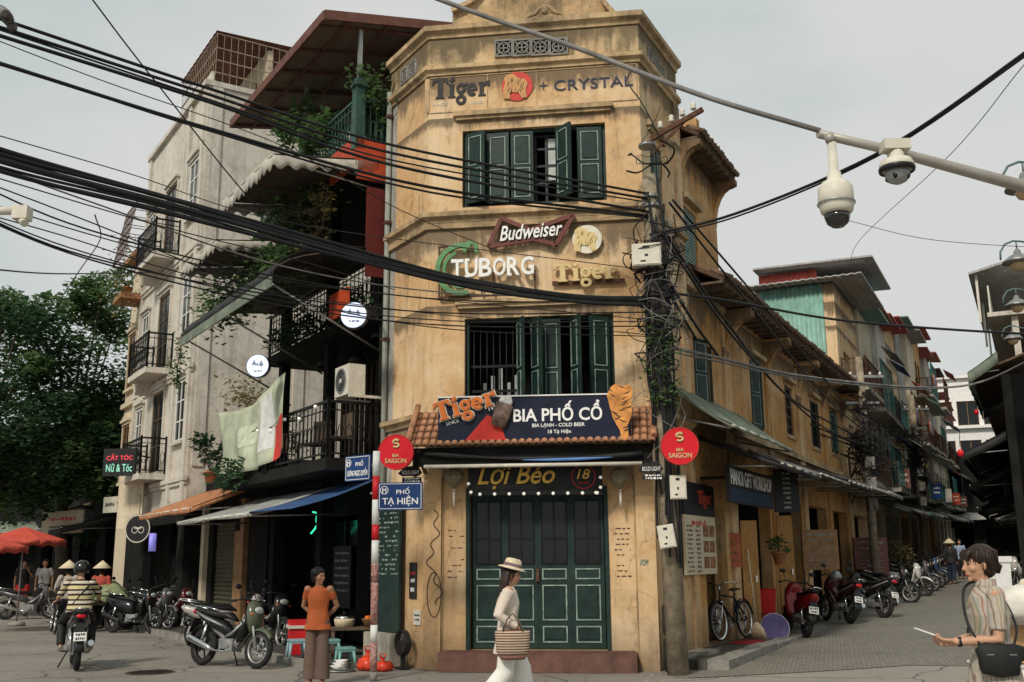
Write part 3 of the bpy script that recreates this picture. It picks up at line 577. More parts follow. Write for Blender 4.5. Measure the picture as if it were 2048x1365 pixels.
for xx in (-.1, FW+.03): obj('hip_ridge', MB().tube([(xx, -oc-.03, zc0+.05), (xx, -.1, zc1+.0)], .05, 8), M['tile'], CH)
obj('canopy_fascia', MB().box(-.06, FW, -oc+.12, -oc+.16, 2.98, zc0-.04), M['dark2'], CH)
br = MB()
for xx in (.02, FW-.08): br.bar((xx, -.01, 2.9), (xx, -oc+.13, 3.2), .05); br.bar((xx, -.01, 3.22), (xx, -oc+.12, 3.22), .05)
obj('canopy_bracket', br, M['wood'], CH)
# ------------------------------------------------------------------ signs on the corner house
def annulus(mb, cx, cz, ri, ro, a0, a1, y0, y1, n=18, sx=1.0):
    A = [a0+(a1-a0)*i/n for i in range(n+1)]
    for p, q in zip(A, A[1:]):
        mb.poly([(cx+sx*ri*math.cos(p), cz+ri*math.sin(p)), (cx+sx*ro*math.cos(p), cz+ro*math.sin(p)), (cx+sx*ro*math.cos(q), cz+ro*math.sin(q)), (cx+sx*ri*math.cos(q), cz+ri*math.sin(q))], y0, y1)
def slab_word(d=.03, grow=0.0):
    """heavy slab lettering, five letters, about 4.7 wide, x-height 1; returns builder, origin bottom left"""
    L_ = []
    def letter(fn): b = MB(); fn(b); L_.append(b)
    g = grow
    def P(b, pts, k=0): b.poly(pts, -d-.004*k, 0)
    def T(b):
        P(b, [(-.1-g, 1.0-g), (.0-g, 1.42+g), (1.22+g, 1.42+g), (1.32+g, 1.02-g), (1.18, 1.0-g), (1.0, 1.2-g), (.8+g, 1.2-g), (.42-g, 1.2-g), (.2, 1.2-g), (.05, 1.0-g)])
        P(b, [(.4-g, .14), (.82+g, .14), (.82+g, 1.25), (.4-g, 1.25)], 1); P(b, [(.22-g, -g), (1.0+g, -g), (.9+g, .16+g), (.32-g, .16+g)], 2)
    def I(b):
        P(b, [(1.42-g, .1), (1.78+g, .1), (1.78+g, .98+g), (1.3-g, .98+g), (1.34, .84), (1.42-g, .84)]); P(b, [(1.28-g, -g), (1.92+g, -g), (1.88+g, .13+g), (1.32-g, .13+g)], 1); P(b, [(1.36-g, 1.22-g), (1.6, 1.1-g), (1.86+g, 1.28), (1.78, 1.52+g), (1.5, 1.4+g)], 2)
    def G(b):
        annulus(b, 2.36, .62, .17-g, .40+g, 0, 2*PI, -d, 0, 20, 1.02); annulus(b, 2.36, -.18, .15-g, .36+g, 0, 2*PI, -d-.004, 0, 20, 1.2)
        P(b, [(2.56, .86), (2.9+g, 1.05+g), (2.86+g, .78), (2.7, .8)], 2)
    def E(b):
        annulus(b, 3.28, .5, .2-g, .48+g, R(0), R(315), -d, 0, 22, .92); P(b, [(2.95, .42-g), (3.7+g, .42-g), (3.72+g, .56+g), (2.95, .56+g)], 1)
    def RR(b):
        P(b, [(3.92-g, .1), (4.26+g, .1), (4.26+g, .98+g), (3.8-g, .98+g), (3.84, .84), (3.92-g, .84)]); P(b, [(3.8-g, -g), (4.44+g, -g), (4.4+g, .13+g), (3.84-g, .13+g)], 1)
        P(b, [(4.2, .62), (4.38, .98+g), (4.72+g, 1.08+g), (4.78+g, .72-g), (4.58, .68-g), (4.48, .78), (4.36, .72)], 2)
    for fn in (T, I, G, E, RR): letter(fn)
    return L_
def place_word(parent, x, y, z, wd, m, d=.03, rot=0, grow=0, arc=0, names='letter', hk=1.0):
    k = wd/4.9
    for i, b in enumerate(slab_word(d/k, grow)):
        S = Matrix.Translation((x, y, z)) @ Matrix.Rotation(-rot, 4, 'Y') @ Matrix.Translation((0, 0, arc*i)) @ Matrix.Diagonal((k, k, k*hk, 1))
        for j in range(len(b.v)): b.v[j] = tuple(S @ V(b.v[j]))
        obj(names, b, m, parent)
def emblem(parent, x, y, z, r, mb_disc, mb_body, mb_dark):
    """striped big cat stepping out of a disc"""
    d = MB(); d.lathe([(r, 0), (r, .02)], 28, (x, y-.02, z), 'y', smooth=False); obj('disc', d, mb_disc, parent)
    b = MB(); ol = [(-1.05, -.95), (-.55, -1.0), (-.5, -.45), (.1, -.55), (.35, -1.0), (.72, -.95), (.62, -.3), (.8, .15), (.55, .55), (.1, .6), (-.25, .95), (-.7, 1.0), (-1.0, .7), (-.9, .3), (-1.05, -.2)]
    b.poly([(x+p[0]*r*.86, z+p[1]*r*.86) for p in ol], y-.034, y-.0205); o = obj('cat_figure', b, mb_body, parent)
    rn = random.Random(5); s = MB()
    for k in range(14):
        u = -.75+1.3*rn.random(); w_ = -.6+1.2*rn.random(); a = rn.uniform(.9, 1.9); l = .16+.1*rn.random()
        s.poly([(x+r*.8*(u-l*math.cos(a)), z+r*.8*(w_-l*math.sin(a))), (x+r*.8*(u+.06), z+r*.8*w_), (x+r*.8*(u+l*math.cos(a)), z+r*.8*(w_+l*math.sin(a)))], y-.0365-.0005*k, y-.0345)
    obj('stripe_marks', kind_tmp(s), mb_dark, o)
def kind_tmp(s): return s
ink = mat('black_paint', (.016, .016, .019), .6, var=.3, dirt=.15, dcol=(.2, .15, .09)); inkb = mat('dark_blue_paint', (.02, .028, .06), .6, var=.3, dirt=.3, dcol=(.2, .15, .09))
creamy = mat('cream_letter', (.66, .62, .52), .5, var=.12, dirt=.3, dcol=(.3, .25, .2)); goldl = mat('pale_gold_letter', (.60, .46, .22), .4, .2, var=.15, dirt=.25, dcol=(.25, .18, .1))
whitel = mat('white_letter', (.80, .79, .76), .45, var=.06, dirt=.2, dcol=(.5, .48, .44)); org = mat('orange_letter', (.62, .16, .03), .4, var=.2, sc=9)
scar = mat('scarlet_print', (.52, .03, .02), .5, var=.15)
def sg(name, label, F_=FF, cat='sign', group=None): return thing(name, label, cat, F_.m.copy(), group)
# painted wall sign under the parapet
S1 = sg('painted_wall_sign', 'long painted wall sign with black slab word, cat emblem and spaced capitals below parapet')
pb = MB(); x0, z0 = fx(848, 222); x1, z1 = fx(1274, 140); z1 = 9.60; z0 = 8.95
for (a, b, c, e) in ((x0, x1, z1-.014, z1), (x0, x1, z0, z0+.014), (x0, x0+.014, z0+.014, z1-.014), (x1-.014, x1, z0+.014, z1-.014)): pb.box(max(a, .01), b, -.012, -.001, c, e)
for px in (975, 1073): x = fx(px, 180)[0]; pb.box(x-.006, x+.006, -.012, -.001, z0+.014, z1-.014)
obj('sign_border', pb, M['trim'], S1)
x, z = fx(866, 196); place_word(S1, x, -.001, z-.03, 1.0, ink, .014, hk=1.25)
x, z = fx(1035, 174); emblem(S1, x, -.002, z, .26, scar, mat('ochre_print', (.52, .27, .1), .6, var=.2), ink)
x, z = fx(1087, 172); st = MB(); st.poly([(x+.075*(1 if k % 2 == 0 else .28)*math.cos(k*PI/4), z+.09*(1 if k % 2 == 0 else .28)*math.sin(k*PI/4)) for k in range(8)], -.012, -.001); obj('star', st, inkb, S1)
x, z = fx(1186, 165); put_text('CRYSTAL', S1, x, -.007, z-.02, 1.30, .19, inkb, ext=.006, off=.008, sp=1.05)
x, z = fx(880, 207); put_text('SINCE', S1, x, -.005, z-.02, .24, .045, creamy, 'small_lettering'); x, z = fx(953, 203); put_text('1932', S1, x, -.005, z-.02, .22, .05, creamy, 'small_lettering')
# bow tie sign
S2 = sg('bow_tie_sign', 'brown bow tie outline sign with white script lettering above the gold letters')
ol = [fx(*p, -.09) for p in ((1003, 438), (1062, 461), (1148, 431), (1112, 490), (1068, 479), (977, 494))]
b = MB(); 
for p, q in zip(ol, ol[1:]+ol[:1]): b.bar((p[0], -.1, p[1]), (q[0], -.1, q[1]), .07, .045, up=(0, 1, 0))
obj('bow_tie_frame', b, mat('maroon_metal', (.13, .035, .028), .5, var=.2), S2)
b = MB(); [b.bar((x, -.08, z), (x, -.001, z), .02) for x, z in (ol[0], ol[2], ol[3], ol[5])]; obj('stand_off', b, M['rust'], S2)
x, z = fx(1062, 463, -.12); put_text('Budweiser', S2, x+.012, -.118, z-.008, 1.02, .25, ink, 'lettering_shadow', shear=.35, ext=.006, off=.03, rot=R(3)); put_text('Budweiser', S2, x, -.14, z, 1.02, .25, whitel, shear=.35, ext=.012, off=.012, rot=R(3))
# crown sign with white capitals
S3 = sg('ring_crown_sign', 'white capital letters over a broken green ring on rusty frame')
cx, cz = fx(925, 540, -.1); b = MB()
annulus(b, cx, cz, .36, .44, R(70), R(285), -.16, -.10, 22); annulus(b, cx, cz, .27, .32, R(110), R(300), -.15, -.105, 20); annulus(b, cx+.14, cz+.34, .07, .13, R(-40), R(215), -.158, -.102, 14)
obj('green_ring', b, mat('sign_green', (.10, .24, .10), .5, var=.25, dirt=.3), S3)
b = MB(); xa, za = fx(878, 494, -.05); xb, zb = fx(1072, 590, -.05)
for q in ((xa, xb, zb, zb+.03), (xa, xa+.025, zb+.031, za), (xa+.026, cx+.1, za-.03, za), (xb-.025, xb, zb+.031, zb+.4), (cx+.3, cx+.32, zb+.031, zb+.5), ((xa+xb)/2+.1, (xa+xb)/2+.12, zb+.031, zb+.4)): b.box(q[0], q[1], -.085, -.06, q[2], q[3])
for q in ((xa+.01, zb+.015), (xb-.012, zb+.015), (xa+.01, za-.1)): b.box(q[0]-.01, q[0]+.01, -.0605, -.001, q[1]-.01, q[1]+.01)
obj('sign_frame', b, M['rust'], S3)
for i, ch in enumerate('TUBORG'):
    x, z = fx(915+i*28, 538-i*1.2, -.15); put_text(ch, S3, x, -.14, z, .205 if ch != 'T' else .2, .30, whitel, 'letter', ext=.04, off=.02)
    bs_ = MB(); 
    for dz in (-.135, .135): bs_.box(x-.10, x-.03, -.179, -.101, z+dz-.02, z+dz+.02) if ch in 'TUBR' else None
    if bs_.v: obj('letter_serif', bs_, whitel, S3)
# cat disc sign and gold slab letters
S4 = sg('round_cat_sign', 'round ivory sign with a striped cat relief above gold letters')
x, z = fx(1174, 478, -.1); emblem(S4, x, -.06, z, .235, creamy, goldl, mat('brown_stripe', (.22, .13, .06), .6)); b = MB(); b.box(x-.1, x+.1, -.06, -.001, z-.1, z+.1); obj('stand_off', b, M['rust'], S4)
S5 = sg('gold_letter_sign', 'five pale gold slab letters on a dark bar above the lower window')
x, z = fx(1110, 558, -.1); place_word(S5, x, -.07, z-.06, 1.02, goldl, .05, rot=R(1.5)); b = MB(); b.box(x-.05, x+1.1, -.068, -.05, z-.1, z-.03); b.box(x+.1, x+.12, -.05, -.001, z-.08, z-.05); b.box(x+.9, x+.92, -.05, -.001, z-.08, z-.05); obj('mounting_bar', b, M['rust'], S5)
# big banner above the canopy
yb = -.70
S6 = sg('beer_banner', 'wide navy beer hall banner with orange slab letters standing on tiled canopy', FF, 'banner')
c = [fx(*p, yb) for p in ((876, 797), (1262, 789), (1262, 879), (876, 884))]
b = MB(); b.poly(c, yb, yb+.03); obj('banner_panel', b, M['navy'], S6)
b = MB(); b.bar((c[0][0], yb-.005, c[0][1]+.01), (c[1][0], yb-.005, c[1][1]+.01), .03, .02); obj('top_rail', b, M['white'], S6)
b = MB(); 
for x in (c[0][0]+.15, (c[0][0]+c[1][0])/2, c[1][0]-.15): b.bar((x, yb+.03, c[0][1]-.1), (x, -.001, c[0][1]-.05), .03)
obj('banner_strut', b, M['rust'], S6)
x, z = fx(1115, 827, yb); put_text('BIA PHỐ CỔ', S6, x, yb-.006, z+.035, 1.32, .30, whitel, ext=.005, off=.02)
x, z = fx(1117, 851, yb); put_text('BIA LẠNH - COLD BEER', S6, x, yb-.006, z, .78, .072, whitel, ext=.004, off=.015)
x, z = fx(1119, 864, yb); put_text('18 Tạ Hiện', S6, x, yb-.006, z, .34, .075, whitel, ext=.004, off=.012)
x, z = fx(876, 848, yb); place_word(S6, x-.0, yb-.012, z+.02, .98, creamy, .03, rot=R(15), grow=.07, names='letter_outline'); place_word(S6, x+.0, yb-.045, z+.02, .98, org, .035, rot=R(15))
x, z = fx(905, 845, yb); put_text('SINCE', S6, x, yb-.006, z, .2, .05, whitel, 'small_lettering', rot=R(15))
x, z = fx(995, 808, yb-.06); put_text('1932', S6, x-.05, yb-.055, z-.06, .17, .05, whitel, 'small_lettering', rot=R(15))
b = MB(); b.poly([fx(*p, yb) for p in ((930, 882), (975, 830), (1000, 845), (1012, 880))], yb-.012, yb-.002); obj('red_swoosh', b, scar, S6)
gx, gzz = fx(1003, 832, yb-.04); b = MB(); b.lathe([(.105, -.17), (.13, .0), (.135, .17), (.12, .19)], 14, (gx, yb-.06, gzz), m=Matrix.Diagonal((1, .35, 1)).to_3x3() @ Matrix.Rotation(R(18), 3, 'Y')); obj('painted_glass', b, mat('glass_print', (.16, .10, .08), .4, var=.6, sc=12), S6)
b = MB(); [b.ball((gx+.07+.05*math.cos(k*2.4), yb-.06, gzz+.2+.05*math.sin(k*1.7)), .055, 8, 6, (1, .5, 1)) for k in range(6)]; obj('painted_foam', b, mat('foam_print', (.6, .58, .55), .5, var=.3, sc=18), S6)
b = MB(); tl = [(1222, 775), (1232, 768), (1246, 774), (1258, 770), (1266, 780), (1262, 800), (1264, 830), (1256, 850), (1258, 880), (1244, 883), (1240, 862), (1226, 838), (1218, 808), (1214, 792)]
b.poly([fx(*p, yb) for p in tl], yb-.05, yb-.015); tg = obj('cat_cutout', b, mat('orange_print', (.58, .24, .06), .45, var=.45, sc=9), S6)
b = MB(); rn = random.Random(2)
for k in range(16):
    px = 1224+30*rn.random(); py = 778+90*k/16; w_ = 12+6*rn.random(); s = rn.choice((-1, 1)); q = [fx(px, py, yb), fx(px+s*w_, py-7, yb), fx(px+s*w_*.5, py-1, yb)]
    b.poly(q if s < 0 else q[::-1], yb-.053-.0006*k, yb-.051)
obj('stripe_marks', b, ink, tg)
# shop name board under the canopy
yl = -.30
S7 = sg('shop_name_board', 'black board with gold script shop name and number in a circle over the door')
c = [fx(*p, yl) for p in ((936, 932), (1203, 928), (1206, 990), (936, 992))]; b = MB(); b.poly(c, yl, yl+.05); obj('board', b, M['awnk'], S7)
x, z = fx(1035, 955, yl); put_text('Lợi Béo', S7, x-.02, yl-.012, z, 1.18, .36, M['gold'], shear=.3, ext=.01, off=.012)
x, z = fx(1167, 954, yl); b = MB(); annulus(b, x, z, .17, .18, 0, 2*PI, yl-.008, yl-.001, 28); obj('number_ring', b, scar, S7); put_text('18', S7, x, yl-.01, z+.04, .2, .15, M['gold'], shear=.25, ext=.008, off=.01); put_text('Tạ Hiện', S7, x, yl-.008, z-.09, .16, .05, scar, 'small_lettering')
b = MB(); [b.box(q-.02, q+.02, yl+.051, -.001, 2.75, 2.79) for q in (c[0][0]+.1, c[1][0]-.1)]; obj('bracket', b, M['rust'], S7)
SL = sg('string_light', 'row of small round bulbs strung below the black name board', FF, 'string light')
P_ = [fx(*p, yl-.05) for p in ([(937, 968), (942, 985)]+[(960+k*29.3, 989-.35*k) for k in range(9)]+[(1192, 986), (1201, 975), (1201, 955)])]
b = MB(); b.tube([(x, yl-.05, z+.03) for x, z in P_], .007, 5); obj('light_cable', b, M['cable'], SL)
bm_ = MB(); bm_.ball((0, 0, 0), .026, 10, 8); bme = bm_.mesh('bulb'); bme.materials.append(M['bulb']); sk = MB(); sk.lathe([(.014, .018), (.014, .045)], 8); ske = sk.mesh('socket'); ske.materials.append(M['blackp'])
for x, z in P_: o = obj('bulb', bme, M['bulb'], SL, TR(x, yl-.05, z)); obj('socket', ske, M['blackp'], o)
aw = thing('rolled_awning', 'rolled up blue and grey awning with white front bar under the tiled canopy', 'awning', FF.m.copy())
b = MB(); q0, q1 = fx(848, 934, -.66), fx(1284, 927, -.66); b.tube([(q0[0], -.66, q0[1]), (q1[0], -.66, q1[1])], .028, 10); obj('front_bar', b, M['offw'], aw)
b = MB(); q = [fx(p, 912+10*math.sin((p-850)/430*PI), -.64) for p in range(850, 1286, 29)]; b.tube([(x, -.64, z+.03) for x, z in q], [.03+.012*math.sin(i) for i in range(len(q))], 8); obj('awning_roll', b, M['awnk'], aw)
b = MB(); q = [fx(p, 912+9*math.sin((p-850)/430*PI), -.68) for p in range(1045, 1240, 15)]; b.tube([(x, -.685, z+.005) for x, z in q], [.005+.018*math.sin(PI*i/(len(q)-1)) for i in range(len(q))], 8); obj('blue_lining', b, mat('blue_tarp', (.10, .22, .50), .55, var=.2), aw)
for px, lb in ((908, 'dim silk lantern hanging left of the shop name board'), (1240, 'dim silk lantern hanging right of the shop name board')):
    x, z = fx(px, 958, -.22); t_ = thing('lantern', lb, 'lantern', FF.m @ Matrix.Translation((x, -.22, z)), 'silk lanterns beside the door')
    b = MB(); b.lathe([(.05, .16), (.13, .12), (.16, .03), (.11, -.06), (.04, -.13), (.02, -.15)], 10, smooth=False); obj('lantern_body', b, mat('lantern_silk', (.20, .16, .10), .7, var=.3), t_)
    b = MB(); b.tube([(0, 0, -.15), (0, 0, -.2)], .012, 6); b.tube([(0, 0, -.2), (0, 0, -.42)], [.022, .014], 8); obj('tassel', b, creamy, t_); b = MB(); b.tube([(0, 0, .16), (0, 0, 3.0-z)], .006, 5); obj('cord', b, M['cable'], t_)
# round red beer signs
def round_sign(px, py, yo, rpx, label):
    p = at_y(px, py, yo); r = rpx/2048*math.sqrt(p.x**2+p.y**2+(p.z-1.6)**2)*.97
    t_ = thing('round_sign', label, 'sign', TR(p.x, p.y, p.z, R(-4)), 'round red beer signs')
    b = MB(); b.lathe([(r, .05), (r, -.05), (r*.985, -.055)], 36, axis='y', smooth=False); obj('sign_drum', b, M['redl'], t_)
    b = MB(); annulus(b, 0, 0, r*.95, r, 0, 2*PI, -.062, -.0555, 36); obj('rim', b, scar, t_)
    put_text('SAIGON', t_, 0, -.06, -r*.5, r*1.22, r*.27, goldl, ext=.004, off=.02); put_text('BIA', t_, 0, -.06, -r*.2, r*.38, r*.17, goldl, 'small_lettering', ext=.004, off=.02)
    b = MB(); k = r*.3
    b.tube([(k*.55*math.cos(a), -.06, r*.48+k*.28+k*.33*math.sin(a)) for a in [R(20+q*25) for q in range(9)]], .018*r/.27, 5); b.tube([(k*.6*math.cos(a), -.061, r*.48-k*.36+k*.36*math.sin(a)) for a in [R(110-q*28) for q in range(10)]], .018*r/.27, 5)
    b.tube([(-k*.1, -.062, r*.48+k*.7), (k*.7, -.062, r*.48+k*.72)], [.02, .004], 5); b.tube([(-k*.6, -.062, r*.48+k*.1), (k*.6, -.062, r*.48-k*.2)], .014*r/.27, 5); obj('dragon_mark', b, goldl, t_)
    return t_, p, r
t_, p, r = round_sign(793, 905, 15.35, 36, 'round red beer sign beside the blue street name plates')
b = MB(); b.bar((r*.7, .06, 0), (r*.7+.35, .55, .02), .035); obj('bracket', b, M['rust'], t_)
t_, p, r = round_sign(1359, 893, 14.5, 38, 'round red beer sign hanging on the cable tangled utility pole')
b = MB(); b.bar((-r*.2, .06, .1), (-r*.6, .75, .12), .035); obj('bracket', b, M['rust'], t_)
def lozenge(px, py, yo, label):
    p = at_y(px, py, yo); t_ = thing('lozenge_sign', label, 'sign', TR(p.x, p.y, p.z, R(-6)), 'small lozenge signs')
    b = MB(); b.poly([(-.2, .02), (-.1, .12), (.1, .14), (.17, .03), (.12, -.02), (-.14, -.02)], -.02, .02); obj('sign_plate', b, M['awnk'], t_); b = MB(); b.box(-.13, .16, -.02, .02, -.12, -.04); obj('lower_plate', b, M['blackp'], t_)
    put_text('BOLD·LIGHT', t_, 0, -.024, .035, .26, .06, whitel, ext=.003); b = MB(); rnd_lines(b, -.1, .14, -.1, -.06, 2, random.Random(1), -.0205, .025, 1, .03); kind(obj('print_marks', b, whitel, t_), 'stuff')
    b = MB(); b.bar((0, .02, 0), (.02, .3, 0), .03); obj('bracket', b, M['rust'], t_)
lozenge(1303, 943, 14.75, 'small dark lozenge sign right of the rolled awning'); lozenge(822, 950, 15.6, 'small dark lozenge sign partly behind the left red disc')
# striped post and street name plates
p = gnd(744, 1362); zt = at_y(748, 903, p.y).z; SPT = thing('striped_post', 'red and white striped traffic post covered in torn stickers', 'post', p)
zs = [at_y(744, q, p.y).z for q in (903, 953, 1000, 1050, 1081, 1127, 1165, 1250, 1285, 1340)]; zs[-1] = 0.12; zs.append(0)
torn = mat('torn_stickers', (.42, .30, .26), .8, var=.8, sc=22, dirt=.9, dcol=(.3, .03, .02))
for i in range(len(zs)-1):
    b = MB(); b.lathe([(.051, zs[i+1]+.001), (.051, zs[i]-.001)], 16, (.018*(1-zs[i]/zt), 0, 0), smooth=True); obj('band', b, [M['white'], M['red'], M['white'], M['red'], M['white'], torn, torn, M['white'], torn, M['concrete']][i], SPT)
def plate(px0, py0, px1, py1, F_, off, name, l1, l2, label, yo=None):
    a = F_.hit(px0, py0, off); b_ = F_.hit(px1, py1, off); x0, x1 = sorted((a[0], b_[0])); z0, z1 = sorted((a[1], b_[1])); w_, h = x1-x0, z1-z0
    t_ = thing('street_name_plate', label, 'sign', F_.m @ Matrix.Translation(((x0+x1)/2, off, (z0+z1)/2)), 'blue street name plates')
    b = MB(); b.box(-w_/2, w_/2, -.012, .012, -h/2, h/2); obj('plate', b, M['blues'], t_)
    b = MB(); e = .02; q = .008
    for s in (-1, 1): b.box(s*(w_/2-e)-q/2, s*(w_/2-e)+q/2, -.015, -.0125, -h/2+e, h/2-e); b.box(-w_/2+e+q, w_/2-e-q, -.015, -.0125, s*(h/2-e)-q/2, s*(h/2-e)+q/2)
    obj('border', b, whitel, t_)
    put_text(l1, t_, .04, -.0145, h*.2, w_*.3, h*.25, whitel, ext=.002, off=.01); put_text(l2, t_, .0, -.0145, -h*.17, w_*.8, h*.38, whitel, ext=.002, off=.015)
    b = MB(); annulus(b, -w_*.36, h*.22, h*.13, h*.155, 0, 2*PI, -.0155, -.0125, 18); b.box(-w_*.36-.03, -w_*.36-.015, -.0152, -.0125, h*.12, h*.29); b.box(-w_*.36+.015, -w_*.36+.03, -.0152, -.0125, h*.12, h*.29); b.box(-w_*.36-.014, -w_*.36+.014, -.0151, -.0125, h*.22, h*.26); obj('crest', b, whitel, t_)
    return t_, w_, h
GF = Fr((p.x, p.y), (1, -.1))
t_, w_, h = plate(757, 966, 845, 1020, GF, -.02, 'p', 'PHỐ', 'TẠ HIỆN', 'blue street plate right of the striped post reading two short words')
b = MB(); b.bar((-w_/2, .03, .05), (-w_/2-.12, .04, .05), .03); obj('clamp', b, M['steel'], t_)
GL = Fr((p.x, p.y), (.78, -.62))
t_, w_, h = plate(692, 914, 741, 960, GL, .02, 'p', 'PHỐ', 'LƯƠNG NGỌC QUYẾN', 'blue street plate left of the striped post turned down the left street')
b = MB(); b.bar((w_/2, .03, .03), (w_/2+.06, .03, .03), .03); obj('clamp', b, M['steel'], t_)
# ------------------------------------------------------------------ shared builders for houses and plants
def leaves(mb, c, rad, n, size, rn, shell=.35, droop=0):
    for _ in range(n):
        while True:
            p = V((rn.uniform(-1, 1), rn.uniform(-1, 1), rn.uniform(-1, 1)))
            if shell < p.length <= 1: break
        q = V(c)+V((p.x*rad[0], p.y*rad[1], p.z*rad[2])); leaf(mb, q, size*(.6+.8*rn.random()), rn)
def leaf(mb, q, s, rn):
    a = rn.uniform(0, 2*PI); e = rn.uniform(-.7, .5); d = V((math.cos(a)*math.cos(e), math.sin(a)*math.cos(e), math.sin(e)))
    sd = d.cross(V((rn.uniform(-.5, .5), rn.uniform(-.5, .5), 1))); sd = sd.normalized()*s*.33; up = sd.cross(d).normalized()*s*.08
    mb.add([q, q+d*s*.45+sd-up, q+d*s, q+d*s*.45-sd-up], [(0, 1, 2), (0, 2, 3)])
def twig(mb, a, b, r, rn, n=5):
    a = V(a); b = V(b); mb.tube([a.lerp(b, i/n)+V((rn.uniform(-1, 1), rn.uniform(-1, 1), rn.uniform(-.5, .5)))*.06*(b-a).length*(0 < i < n) for i in range(n+1)], [r*(1-.6*i/n) for i in range(n+1)], 6)
def potted(label, p, h, spread, n, rn, m='leaf', pot='terra', ps=.14, group=None, size=.09):
    t_ = thing('potted_plant', label, 'plant', V(p), group)
    b = MB(); b.lathe([(ps*.7, 0), (ps, ps*1.5), (ps*1.12, ps*1.52), (ps*1.12, ps*1.75), (ps*.9, ps*1.75), (ps*.85, ps*1.6)], 14); obj('pot', b, M[pot], t_)
    b = MB(); f_ = MB(); b.lathe([(.001, ps*1.55), (ps*.86, ps*1.58)], 12, caps=False)
    for k in range(5):
        a = rn.uniform(0, 6.28); tip = V((spread*.8*math.cos(a), spread*.8*math.sin(a), h*rn.uniform(.65, 1))); twig(b, (0, 0, ps*1.4), tip, .014, rn)
        leaves(f_, tip, (spread*.5, spread*.5, h*.24), n//5, size, rn, .0)
    obj('stems', b, M['bark'], t_); obj('foliage', f_, M[m], t_); return t_
def vine(label, pts, n, rn, m='leaf', size=.09, spread=.16, group=None, name='vine'):
    t_ = thing(name, label, 'plant', V(pts[0]), group); o = V(pts[0]); b = MB(); f_ = MB(); pp = [V(q)-o for q in pts]
    b.tube(pp, .012, 5)
    for k in range(n):
        i = rn.randrange(len(pp)-1); q = pp[i].lerp(pp[i+1], rn.random())+V((rn.gauss(0, spread), rn.gauss(0, spread), rn.gauss(0, spread))); leaf(f_, q, size*(.6+.8*rn.random()), rn)
    obj('stem', b, M['bark'], t_); obj('foliage', f_, M[m], t_); return t_
def railing(parent, a, b, z0, h, m, n=None, mtx=None, scroll=True, name='railing'):
    a, b = V((*a, 0)), V((*b, 0)); l = (b-a).length; n = n or max(2, int(l/.13)); r_ = MB(); d = (b-a)/l
    for z, t in ((z0+h, .045), (z0+h-.14, .02), (z0+.08, .03)): r_.bar(a+V((0, 0, z)), b+V((0, 0, z)), t, t)
    for i in range(n+1):
        p = a.lerp(b, i/n); r_.bar(p+V((0, 0, z0+.081)), p+V((0, 0, z0+h-.03)), .016)
        if scroll and i < n:
            c = p+d*(l/n/2); w_ = l/n*.36
            r_.tube([c+d*(w_*math.cos(q))+V((0, 0, z0+h*.45+h*.17*math.sin(q))) for q in [k*PI/4 for k in range(9)]], .008, 4, False)
    for p in (a, b): r_.bar(p+V((0, 0, z0)), p+V((0, 0, z0+h+.06)), .05)
    return obj(name, r_, m, parent, mtx)
def win(parent, x0, x1, z0, z1, y, frame, pane='glass', cols=2, rows=2, sill=True, hood=None, mtx=None, d=.12, shut=None):
    f_ = MB(); t = .05
    for (a, b, c, e) in ((x0, x0+t, z0, z1), (x1-t, x1, z0, z1), (x0+t, x1-t, z1-t, z1), (x0+t, x1-t, z0, z0+t)): f_.box(a, b, y-.04, y-.002, c, e)
    for k in range(1, cols): xx = x0+(x1-x0)*k/cols; f_.box(xx-.018, xx+.018, y-.032, y-.002, z0+t, z1-t)
    for k in range(1, rows): zz = z0+(z1-z0)*k/rows; f_.box(x0+t, x1-t, y-.03, y-.003, zz-.015, zz+.015)
    o = obj('window', f_, frame, parent, mtx); obj('pane', MB().box(x0+t, x1-t, y-.012, y-.004, z0+t, z1-t), M[pane], o)
    if sill: obj('sill', MB().box(x0-.08, x1+.08, y-.12, y-.001, z0-.09, z0-.003), hood or M['trim'], o)
    if hood:
        h = MB(); h.box(x0-.12, x1+.12, y-.14, y-.001, z1+.12, z1+.2); h.box(x0-.07, x1+.07, y-.08, y-.001, z1+.03, z1+.118); h.poly([(x0-.1, z1+.201), (x1+.1, z1+.201), ((x0+x1)/2, z1+.40)], y-.11, y-.001); obj('pediment', h, hood, o)
        for xx in (x0-.1, x1+.02): obj('architrave', MB().box(xx, xx+.08, y-.06, y-.001, z0, z1+.028), hood, o)
    if shut:
        for s in (-1, 1):
            xx = x0 if s < 0 else x1; b = MB(); w_ = (x1-x0)*.5; b.box(min(0, s*w_), max(0, s*w_), -.03, 0, 0, z1-z0)
            for k in range(9): zz = (z1-z0)*(k+.5)/9; b.box(min(s*.04, s*(w_-.04)), max(s*.04, s*(w_-.04)), -.042, -.031, zz-.03, zz+.02)
            obj('shutter', b, shut, o, Matrix.Translation((xx, y-.045, z0)) @ Matrix.Rotation(-s*R(38), 4, 'Z'))
    return o
